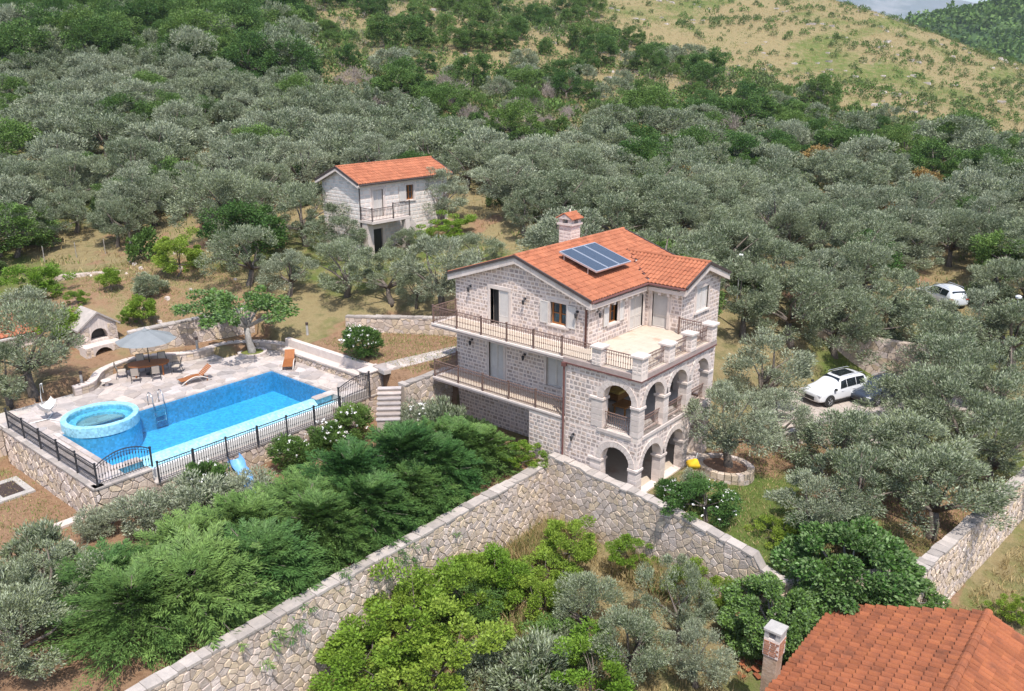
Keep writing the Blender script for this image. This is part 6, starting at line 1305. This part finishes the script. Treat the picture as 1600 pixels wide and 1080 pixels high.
# --- right of the villa
for px, py, h, w, nm in ((1195, 590, 4.6, 4.6, 'olive tree in front of the driveway wall beside the villa'), (1240, 480, 4.8, 5.0, 'olive tree behind the villa wing'), (1165, 470, 4.8, 4.6, 'olive tree touching the villa wing'), (1215, 660, 3.0, 3.4, 'small olive tree by the driveway edge'),
        (1450, 540, 4.6, 5.4, 'broad olive tree shading the driveway wall'), (1345, 500, 4.4, 5.2, 'olive tree above the honey coloured wall'), (1330, 700, 3.8, 4.4, 'olive tree at the near edge of the driveway'), (1415, 710, 4.2, 5.0, 'broad olive tree in the lower orchard'), (1290, 440, 4.6, 5.0, 'olive tree behind the villa towards the driveway'), (1345, 430, 4.4, 5.2, 'olive tree up the slope behind the driveway wall'), (1215, 425, 4.8, 5.2, 'tall olive tree right behind the villa wing'), (1400, 470, 4.4, 5.0, 'olive tree between the driveway and the far parked car'), (1310, 505, 4.2, 4.0, 'olive tree leaning over the honey coloured wall'), (1140, 400, 4.6, 4.8, 'olive tree just above the villa wing roof'), (1345, 765, 3.8, 4.2, 'olive tree over the brown orchard floor'), (1465, 770, 4.2, 4.8, 'olive tree near the tall boundary wall'), (1500, 660, 4.8, 5.4, 'tall olive tree inside the boundary wall'), (1560, 700, 4.6, 4.4, 'olive tree overhanging the boundary wall'), (1480, 590, 4.6, 5.0, 'olive tree behind the tall orchard olive'), (1565, 600, 4.8, 5.0, 'olive tree at the orchard corner'), (1590, 520, 4.6, 5.0, 'olive tree below the garden lamp post'), (1520, 510, 4.4, 4.6, 'olive tree beside the garden lamp post'), (1450, 632, 4.0, 4.2, 'olive tree right of the parked dark car'), (1280, 790, 3.0, 3.2, 'small olive tree at the lawn edge')):
    plant_px('olive', px, py, h*1.03, w*1.14, nm)
plant('olive', 2.0, 5.6, 4.2, 4.3, 'old olive tree in the curved stone bed beside the arches', z=.3)
plant_px('green', 1105, 785, 1.9, 2.9, 'leafy bush with pale blossom beside the lawn', flowers=50); plant_px('bright', 1222, 828, 1.0, 1.5, 'low bright bush on the lawn nearest the fig'); plant_px('bright', 1255, 842, .9, 1.4, 'second low bright bush on the lawn'); plant_px('oleander', 1048, 772, 1.4, 1.3, 'flowering bush below the yellow sunshade', flowers=40); plant_px('oliveshrub', 1085, 755, 1.2, 1.3, 'pale bush by the curved stone bed')
plant_px('bright', 1270, 676, .7, 1.1, 'tiny green bush at the driveway corner')
# --- fig and undergrowth in front of the walls
plant('fig', 9.6, 1.2, 4.0, 6.4, 'large dark green fig tree spreading over the wall corner', z=-2.6, var=0); plant('fig', 9.2, .3, 3.2, 4.0, 'leafy fig growth under the large fig tree', z=-2.9, var=0); plant('fig', 11.3, 2.2, 2.6, 3.8, 'fig tree crowding the boundary wall', z=-2.9, var=0); plant('fig', 7.9, -2.2, 3.0, 4.4, 'smaller fig shoot beside the chimney stack', z=-3.2, var=0)
U_ = 'undergrowth below the retaining walls'
for px, py, h, w, k_, nm in ((640, 985, 2.7, 4.2, 'bright', 'broad bright green thicket against the long retaining wall'), (560, 1030, 2.3, 3.2, 'bright', 'bright green bush at the foot of the long wall'), (720, 930, 2.4, 2.8, 'bright', 'bright green bush between the long wall and the olives'), (885, 860, 2.0, 2.4, 'bright', 'light green bush in the wall corner'), (790, 905, 2.2, 2.4, 'bright', 'yellowish green bush below the wall corner'), (690, 1050, 2.4, 3.6, 'bright', 'green thicket at the bottom of the slope'), (980, 870, 1.4, 1.8, 'bright', 'light green bush beside the dry grass by the wall'),
        (870, 1010, 1.9, 2.6, 'green', 'darker green bush between the grey olives'), (850, 935, 1.8, 2.0, 'bright', 'bush with yellowing leaves beside the grey olive'),
        (920, 950, 3.0, 3.0, 'olive', 'silver grey olive in front of the wall corner'), (1065, 945, 3.2, 2.9, 'olive', 'tall silver grey olive in front of the stepping wall'), (980, 1010, 3.0, 3.2, 'olive', 'grey olive at the bottom between the two tall ones'), (1090, 1030, 2.6, 2.4, 'olive', 'grey olive beside the chimney stack'), (830, 1050, 2.2, 3.4, 'oliveshrub', 'low grey olive bush at the bottom edge'), (760, 1040, 1.8, 2.4, 'oliveshrub', 'grey olive bush among the green thicket'), (930, 1070, 2.0, 2.8, 'bright', 'bright bush at the bottom edge among olives')):
    plant_px(k_, px, py, h, w, nm, None)
plant('bright', 4.0, -2.0, 1.6, 1.5, 'slim green bush under the stepping wall'); plant('bright', 5.5, -2.2, 1.5, 1.3, 'small green bush below the wall step'); plant('bright', -3.6, -11.0, 1.8, 2.4, 'bush at the middle foot of the long wall'); plant('bright', -3.4, -6.5, 1.6, 2.2, 'bush at the foot of the long wall towards the corner'); plant('green', -2.2, -9.0, 1.7, 2.6, 'dark green bush below the long wall'); plant('bright', -.8, -5.0, 1.5, 2.4, 'light green bush in the overgrown plot')
plant_px('bright', 1595, 958, 1.2, 1.4, 'green bush beside the dry grass track')
# ------------------------------------------------------------------ the wooded hillside
hr_ = np.random.default_rng(33)
KEEP = [(488, 225, 735, 378, 78), (1250, 575, 1400, 665, 60), (1435, 440, 1505, 492, 86), (0, 360, 330, 480, 64), (850, 315, 960, 372, 62), (690, 340, 1150, 560, 50), (1265, 520, 1330, 600, 64)]
def blocked(px, py, rpx, hpx, dep):
    for x0, y0, x1, y1, dk in KEEP:
        if dep < dk and px+rpx > x0 and px-rpx < x1 and py+hpx*.5 > y0 and py-hpx*.5 < y1: return True
    return False
def poly_in(px, py, P):
    c = np.zeros(px.shape, bool); n_ = len(P)
    for i in range(n_):
        (x1, y1), (x2, y2) = P[i], P[(i+1) % n_]; c ^= ((y1 > py) != (y2 > py)) & (px < (x2-x1)*(py-y1)/(y2-y1+1e-9)+x1)
    return c
Z_GRASS = [(880, -200), (2600, -200), (2600, 330), (1600, 205), (1440, 190), (1330, 160), (1150, 110), (1000, 60), (940, 30)]
Z_SCRUB = [(430, -200), (880, -200), (940, 30), (1000, 60), (1150, 110), (1330, 160), (1440, 190), (1600, 205), (2600, 330), (2600, 400), (1600, 270), (1420, 245), (1250, 205), (1120, 215), (960, 180), (860, 250), (780, 240), (700, 190), (560, 190), (470, 120)]
Z_TOPL = [(-600, -200), (430, -200), (470, 120), (380, 125), (230, 95), (60, 100), (-600, 120)]
Z_OPEN = [(90, 360), (330, 330), (340, 480), (300, 560), (-100, 560), (-100, 470), (40, 415)]
Z_BARE = [(835, 335), (955, 332), (965, 362), (835, 366)]
def cand(step, dmin, dmax, jit=.42):
    g1 = np.arange(dmin, dmax, step); A = []
    for d in g1:
        w = d*.78+10; n_ = int(2*w/step)
        for q in np.linspace(-w, w, max(n_, 2)): A.append((d+hr_.uniform(-jit, jit)*step, q+hr_.uniform(-jit, jit)*step))
    A = np.array(A); gdir = np.array((-math.sin(YAW), math.cos(YAW))); rdir = np.array((math.cos(YAW), math.sin(YAW)))
    return CAM[:2]+A[:, :1]*gdir+A[:, 1:]*rdir
def free_of_built(u, v):
    bad = (u > -14.6) & (u < 2.5) & (v > -2) & (v < 13.0)
    bad |= (u > -37.8) & (u < -30.6) & (v > 10) & (v < 21.8)
    bad |= (u > -33.5) & (u < -13) & (v > -40) & (v < 2.8)
    bad |= (u > -24.5) & (u < -13) & (v >= 2) & (v < 7.5)
    bad |= (u > -41.5) & (u < -33) & (v > -15) & (v < -7)
    bad |= (u > -4) & (u < 11) & (v > 12.5) & (v < 31)
    bad |= (u > -5) & (v < 15)
    bad |= (v < -17) | (u > 22)
    return ~bad
# trees
T = cand(3.6, 55, 235); T = T[free_of_built(T[:, 0], T[:, 1])]; TZ = H(T[:, 0], T[:, 1]); base = np.column_stack([T, TZ]); pb_ = proj(base+np.array((0, 0, 2.2)))
n_big = vnoise(T[:, 0], T[:, 1], 13, 21); pl_xy = np.array([(a, b) for a, b, c in PLACED]); pl_r = np.array([c for a, b, c in PLACED])
zs = {k: poly_in(pb_[:, 0], pb_[:, 1], P) for k, P in (('grass', Z_GRASS), ('scrub', Z_SCRUB), ('topl', Z_TOPL), ('open', Z_OPEN), ('bare', Z_BARE))}
LO = 'silvery olive tree in the dense grove on the hillside'; GO = 'olive trees of the hillside grove'
LG = 'full green broadleaf tree among the hillside olives'; GG = 'green broadleaf trees on the hillside'
def crowns_of(kind):
    out = []
    for cr, tk, rx, h0 in PROTO[kind]:
        for o in bpy.data.objects:
            if o.data == cr: out.append(o); break
    return out
def where(x, y, dep):
    if math.hypot(x+34.5, y-16) < 15: return 'around the small white cottage'
    if math.hypot(x-1.7, y-47) < 14: return 'around the far parked white car'
    if dep > 105: return 'high on the slope under the dry grass'
    if x < -45: return 'on the slope beyond the terraced garden'
    if x > 0: return 'beyond the driveway and the parked cars'
    return 'on the slope behind the villa'
cnt = {'olive': 0, 'green': 0}; RT = {'olive': [], 'green': []}
for i in np.argsort(pb_[:, 2]):
    x, y = T[i]; px, py, dep = pb_[i]
    if zs['open'][i] or zs['bare'][i]: continue
    if np.any(np.hypot(pl_xy[:, 0]-x, pl_xy[:, 1]-y) < pl_r*.7+.8): continue
    u_ = hr_.uniform(); kind = None
    if zs['grass'][i]: kind = None
    elif zs['scrub'][i]: kind = ('green' if u_ < .20 else 'faroliv' if u_ < .31 and py > 70 else None)
    elif zs['topl'][i]: kind = ('green' if u_ < .80 else 'faroliv' if u_ < .97 else None)
    else:
        gp = .06+(.55 if px > 560 else .12)*(n_big[i] > .66)+(.14 if py < 240 and px > 800 else 0)
        kind = 'green' if u_ < gp else ('olive' if dep < 82 else 'faroliv')
        if hr_.uniform() > .93: kind = None
        if px > 800 and hr_.uniform() < .018: kind = 'brown'
    if kind is None: continue
    h = {'olive': hr_.uniform(3.4, 5.4), 'faroliv': hr_.uniform(3.2, 5.2), 'green': hr_.uniform(2.6, 5.2), 'brown': 3.2}[kind]; w = h*hr_.uniform(1.02, 1.42)
    if zs['scrub'][i]: f_ = hr_.uniform(.6, 1.25); h *= f_; w *= f_
    if zs['topl'][i]: f_ = hr_.uniform(1.0, 1.65); h *= f_; w *= f_*.9
    s_ = FPX/dep
    if blocked(px, py, w/2*s_, h*s_, dep): continue
    key = 'green' if kind == 'green' else 'olive'
    if kind != 'brown' and cnt[key] >= 300:
        RT[key].append((x, y, TZ[i], w, h)); continue
    if kind == 'brown': plant(kind, x, y, h, w, 'rust brown leaved tree '+where(x, y, dep), 'brown leaved trees on the hillside', z=TZ[i])
    else: cnt[key] += 1; plant(kind, x, y, h, w, ('silvery olive tree of the dense grove ' if key == 'olive' else 'full green broadleaf tree among the olives ')+where(x, y, dep), GO if key == 'olive' else GG, z=TZ[i])
def scatter_object(name, label, pts, crowns, rx, h0):
    """trees past the single ones: one object that sets crowns on its points with geometry nodes"""
    P = np.array(pts); me = bpy.data.meshes.new(name); me.vertices.add(len(P)); me.vertices.foreach_set('co', P[:, :3].astype(np.float32).ravel())
    sc = me.attributes.new('size', 'FLOAT_VECTOR', 'POINT'); sc.data.foreach_set('vector', np.column_stack([P[:, 3]/(2*rx), P[:, 3]/(2*rx), P[:, 4]/h0]).astype(np.float32).ravel())
    rt = me.attributes.new('turn', 'FLOAT_VECTOR', 'POINT'); rt.data.foreach_set('vector', np.column_stack([np.zeros(len(P)), np.zeros(len(P)), hr_.uniform(0, 6.28, len(P))]).astype(np.float32).ravel())
    o = link(bpy.data.objects.new(name, me)); tag(o, label, 'trees', None, 'stuff')
    ng = bpy.data.node_groups.new(name, 'GeometryNodeTree'); ng.interface.new_socket('Geometry', in_out='INPUT', socket_type='NodeSocketGeometry'); ng.interface.new_socket('Geometry', in_out='OUTPUT', socket_type='NodeSocketGeometry')
    n = ng.nodes; l = ng.links; gi = n.new('NodeGroupInput'); go = n.new('NodeGroupOutput'); ip = n.new('GeometryNodeInstanceOnPoints'); jg = n.new('GeometryNodeJoinGeometry'); ip.inputs['Pick Instance'].default_value = True
    for c in crowns:
        oi = n.new('GeometryNodeObjectInfo'); oi.transform_space = 'ORIGINAL'; oi.inputs['Object'].default_value = c; oi.inputs['As Instance'].default_value = True; l.new(oi.outputs['Geometry'], jg.inputs[0])
    for nm, sk, ty in (('size', 'Scale', 'FLOAT_VECTOR'), ('turn', 'Rotation', 'FLOAT_VECTOR')):
        na = n.new('GeometryNodeInputNamedAttribute'); na.data_type = ty; na.inputs['Name'].default_value = nm; l.new(na.outputs['Attribute'], ip.inputs[sk])
    l.new(gi.outputs[0], ip.inputs['Points']); l.new(jg.outputs[0], ip.inputs['Instance']); l.new(ip.outputs[0], go.inputs[0]); md = o.modifiers.new('scatter', 'NODES'); md.node_group = ng
for k_, kd, nm, lb in (('olive', 'faroliv', 'distant_olives', 'distant grey olives high up the slope'), ('green', 'green', 'distant_trees', 'distant green trees high up the slope')):
    if RT[k_] and crowns_of(kd): scatter_object(nm, lb, RT[k_], crowns_of(kd), PROTO[kd][0][2], PROTO[kd][0][3])
# shrubs: the nearest as single things, the rest joined
S = cand(2.15, 62, 290); S = S[free_of_built(S[:, 0], S[:, 1])]; SZ = H(S[:, 0], S[:, 1]); pS = proj(np.column_stack([S, SZ+.5])); zz_ = {k: poly_in(pS[:, 0], pS[:, 1], P) for k, P in (('grass', Z_GRASS), ('scrub', Z_SCRUB), ('topl', Z_TOPL), ('open', Z_OPEN), ('bare', Z_BARE))}
nn1 = vnoise(S[:, 0], S[:, 1], 17, 31)*.6+vnoise(S[:, 0], S[:, 1], 6, 32)*.4; pl_xy = np.array([(a, b) for a, b, c in PLACED]); pl_r = np.array([c for a, b, c in PLACED]); ns = 0; nd = 0
RV = {k: [] for k in ('shrubdark', 'green', 'deadtwig')}
LS_ = 'small dark green shrub in the dry grass of the hillside'; LDD = 'bare grey twiggy shrub on the scrubby hillside'
for i in np.argsort(pS[:, 2]):
    x, y = S[i]; px, py, dep = pS[i]; u_ = hr_.uniform(); p_ = 0
    if zz_['grass'][i]: p_ = .16+.58*np.clip((nn1[i]-.42)*4, 0, 1)*(.5+.5*np.clip((py-20)/160, 0, 1))
    elif zz_['scrub'][i]: p_ = .85
    elif zz_['topl'][i]: p_ = .4
    elif zz_['open'][i]: p_ = .06
    elif zz_['bare'][i]: p_ = .05
    else: p_ = .22
    if u_ > p_: continue
    if p_ < .5 and np.any(np.hypot(pl_xy[:, 0]-x, pl_xy[:, 1]-y) < pl_r*.6): continue
    dead = zz_['scrub'][i] and hr_.uniform() < .24 and px < 1150; h = hr_.uniform(.8, 2.3)*(.75 if zz_['grass'][i] else 1.0); w = h*hr_.uniform(1.1, 1.9); s_ = FPX/dep
    if blocked(px, py, w/2*s_, h*s_, dep): continue
    if dead and nd < 60: nd += 1; plant('dead', x, y, h*1.1, w, LDD, 'bare shrubs on the hillside', z=SZ[i])
    elif not dead and ns < 300 and dep < 240: ns += 1; plant('shrub', x, y, h, w, 'small dark green shrub '+where(x, y, dep), 'shrubs on the hillside', z=SZ[i])
    else:
        k_ = 'deadtwig' if dead else ('green' if hr_.uniform() < .45 else 'shrubdark'); m_ = 95; q = hr_.normal(size=(m_, 3)); q[:, 2] = np.abs(q[:, 2]); q /= np.linalg.norm(q, axis=1, keepdims=True); q *= hr_.uniform(.55, 1, (m_, 1)); lump = .7+.5*hr_.uniform(size=3)
        RV[k_].append((q*np.array((w/2*lump[0], w/2*lump[1], h*.95))+np.array((x, y, SZ[i]+.05)), q+np.array((0, 0, .35)), w*.15))
for k_, L_ in RV.items():
    if not L_: continue
    C = np.concatenate([a for a, b, c in L_]); D = np.concatenate([b for a, b, c in L_])+hr_.normal(size=(len(C), 3))*.4; ln = np.concatenate([np.full(len(a), c) for a, b, c in L_])[:, None]
    V, F = kites(C, D, ln, ln*(.62 if k_ != 'deadtwig' else .10), hr_); o = link(bpy.data.objects.new({'shrubdark': 'distant_shrubs', 'green': 'distant_bushes', 'deadtwig': 'distant_twigs'}[k_], rawmesh('distant_shrubs', V, F, M[k_]))); tag(o, {'shrubdark': 'scattered dark shrubs far up the dry hillside', 'green': 'scattered green bushes far up the dry hillside', 'deadtwig': 'bare grey scrub far up the hillside'}[k_], 'shrubs', None, 'stuff')
# woodland on the far hill
fm = far_hill.data; vv = np.zeros(len(fm.vertices)*3, np.float32); fm.vertices.foreach_get('co', vv); vv = vv.reshape(-1, 3); pf = proj(vv); okv = vv[(pf[:, 0] > 1250) & (pf[:, 0] < 1900) & (pf[:, 1] < 330) & (pf[:, 1] > -150)]
if len(okv):
    b_ = okv[hr_.integers(len(okv), size=13000)]+np.column_stack([hr_.normal(0, 11, 13000), hr_.normal(0, 11, 13000), np.zeros(13000)]); m_ = 12; C = np.repeat(b_, m_, 0); q = hr_.normal(size=(len(C), 3)); q[:, 2] = np.abs(q[:, 2]); q /= np.linalg.norm(q, axis=1, keepdims=True); sc = np.repeat(hr_.uniform(2.5, 5, len(b_)), m_)[:, None]
    V, F = kites(C+q*sc, q+hr_.normal(size=q.shape)*.5, 2.8, 2.0, hr_); o = link(bpy.data.objects.new('far_woodland', rawmesh('far_woodland', V, F, M['green']))); tag(o, 'dense dark green woodland covering the far hill', 'woodland', None, 'stuff')
# ------------------------------------------------------------------ grasses and loose stones
def tufts(name, label, m, pts, n_per, ln, wd, spread):
    C = np.repeat(pts, n_per, 0)+hr_.normal(size=(len(pts)*n_per, 3))*np.array((spread, spread, .0)); D = hr_.normal(size=C.shape)*np.array((.45, .45, .2))+np.array((0, 0, 1.)); V, F = kites(C+np.array((0, 0, ln*.35)), D, ln, wd, hr_)
    o = link(bpy.data.objects.new(name, rawmesh(name, V, F, M[m]))); tag(o, label, 'grass', None, 'stuff'); return o
def sample(n_, test):
    out = []
    while len(out) < n_:
        P = test(n_); out += list(P)
    return np.array(out[:n_])
def hill_pts(n_):
    d = np.sqrt(hr_.uniform(60**2, 300**2, n_)); q = hr_.uniform(-1, 1, n_)*(d*.72+6); g = np.array((-math.sin(YAW), math.cos(YAW))); r__ = np.array((math.cos(YAW), math.sin(YAW))); P = CAM[:2]+d[:, None]*g+q[:, None]*r__; P = P[free_of_built(P[:, 0], P[:, 1])]; return np.column_stack([P, H(P[:, 0], P[:, 1])])
hp = sample(70000, hill_pts); hn = vnoise(hp[:, 0], hp[:, 1], 12, 41)*.6+vnoise(hp[:, 0], hp[:, 1], 4, 42)*.4
tufts('dry_grass', 'dry yellow grass covering the hillside', 'drygrass', hp[hn < .58], 3, .50, .07, .35); tufts('green_grass', 'patches of green grass and herbs on the hillside', 'greengrass', hp[hn >= .52], 3, .42, .10, .35)
def box_pts(a, b, c, d, n_): P = np.column_stack([hr_.uniform(a, b, n_), hr_.uniform(c, d, n_)]); return np.column_stack([P, H(P[:, 0], P[:, 1])])
bp_ = np.concatenate([box_pts(-4.4, 8, -22, -1.4, 5200), box_pts(12.8, 20, 0, 30, 3600)]); bp_ = bp_[(bp_[:, 0] < 8) | (bp_[:, 0] > bwall_u(bp_[:, 1])+.6)]
tufts('dry_grass', 'dry straw coloured grass below the walls and along the track', 'drygrass', bp_, 4, .38, .035, .14)
lp2 = np.concatenate([box_pts(.6, 12, .2, 15, 5200), box_pts(-26, -16.8, -30, -17.8, 2200), box_pts(-23, -14.2, -.3, 6.5, 1500), box_pts(-46, -33, -6, 3, 2600)]); lp2 = lp2[~((np.hypot((lp2[:, 0]-1.9)/1.25, lp2[:, 1]-5.4) < 1.3))]
tufts('lawn_grass', 'short mixed grass of the lawns round the villa', 'greengrass', lp2[hr_.uniform(size=len(lp2)) < .55], 4, .16, .03, .16); tufts('lawn_grass', 'dry blades in the lawns round the villa', 'drygrass', lp2[hr_.uniform(size=len(lp2)) < .5], 3, .18, .03, .16)
# tall dry weeds in the wall corner
cw_ = np.concatenate([box_pts(-4.2, 1.5, -14, -5, 500), box_pts(-4.2, -1.2, -4.5, -1.2, 420), box_pts(.5, 4.5, -2.6, -1.3, 300)]); tufts('tall_weeds', 'tall dry weeds growing in the wall corner', 'drygrass', cw_, 6, 1.0, .04, .2); tufts('tall_weeds', 'tall green weeds growing in the wall corner', 'greengrass', cw_[::2], 5, .9, .05, .22)
# loose stones on the slope above the pool and the bare hill
lr = np.random.default_rng(9); lst = []
for (a, b, c, d, n_) in ((-46, -34, -5, 2, 18), (-46, -40, -2, 4, 12)):
    for q in box_pts(a, b, c, d, n_):
        s_ = lr.uniform(.08, .22); e = lr.normal(size=(8, 3)); V, F = UNIT['blk2']; V = V*np.array((s_*1.5, s_*1.2, s_))*2*lr.uniform(.7, 1.2, (8, 3))*.6+q+np.array((0, 0, s_*.3)); lst.append((None, (V, F)))
rs = MB()
for k_, g in lst: rs.add(*g)
tag(rs.build('loose_stones', M['trim']), 'pale loose stones strewn over the brown slope above the oven', 'stones', None, 'stuff')
rk = sample(1500, hill_pts); rkp = proj(rk); rk = rk[(vnoise(rk[:, 0], rk[:, 1], 9, 51) > .6) & (rkp[:, 1] < 190)]; rs = MB()
for q in rk:
    s_ = lr.uniform(.3, 1.0); V, F = UNIT['blk2']; rs.add(V*np.array((s_*1.7, s_*1.3, s_*.7))*lr.uniform(.7, 1.3, (8, 3))+q, F)
if len(rk): tag(rs.build('limestone_outcrops', M['coping']), 'pale limestone rocks breaking through the hillside grass', 'rocks', None, 'stuff')
# thin wire fence on the slope
wf = thing('wire_fence', 'thin wire fence with wooden posts across the terraced slope', 'fence', (-46, 1, 5)); fp = [ground_px(x, y) for x, y in ((70, 410), (120, 404), (165, 398), (205, 392), (245, 384))]
for x, y, z in fp: MB().tube([(x, y, z-.3), (x, y, z+1.3)], .03, 6).build('post', M['palebark'], wf)
for hh in (.5, 1.0, 1.4): MB().tube([(x, y, z+hh) for x, y, z in fp], .003, 4).build('wire', M['dark'], wf)
# ------------------------------------------------------------------ air
hz_ = MB().bbox((-9000, -9000, -400), (9000, 9000, 600)).build('haze', None); hz_['kind'] = 'stuff'
hm = bpy.data.materials.new('haze'); hm.use_nodes = True; hn_ = hm.node_tree.nodes; hn_.remove(hn_['Principled BSDF']); pv = hn_.new('ShaderNodeVolumePrincipled'); pv.inputs['Density'].default_value = .00014; pv.inputs['Color'].default_value = (.86, .92, 1, 1); pv.inputs['Anisotropy'].default_value = .2
hm.node_tree.links.new(pv.outputs[0], hn_['Material Output'].inputs['Volume']); hz_.data.materials.clear(); hz_.data.materials.append(hm)
# tidy helper properties
for o in bpy.data.objects:
    if '_wl' in o: del o['_wl']
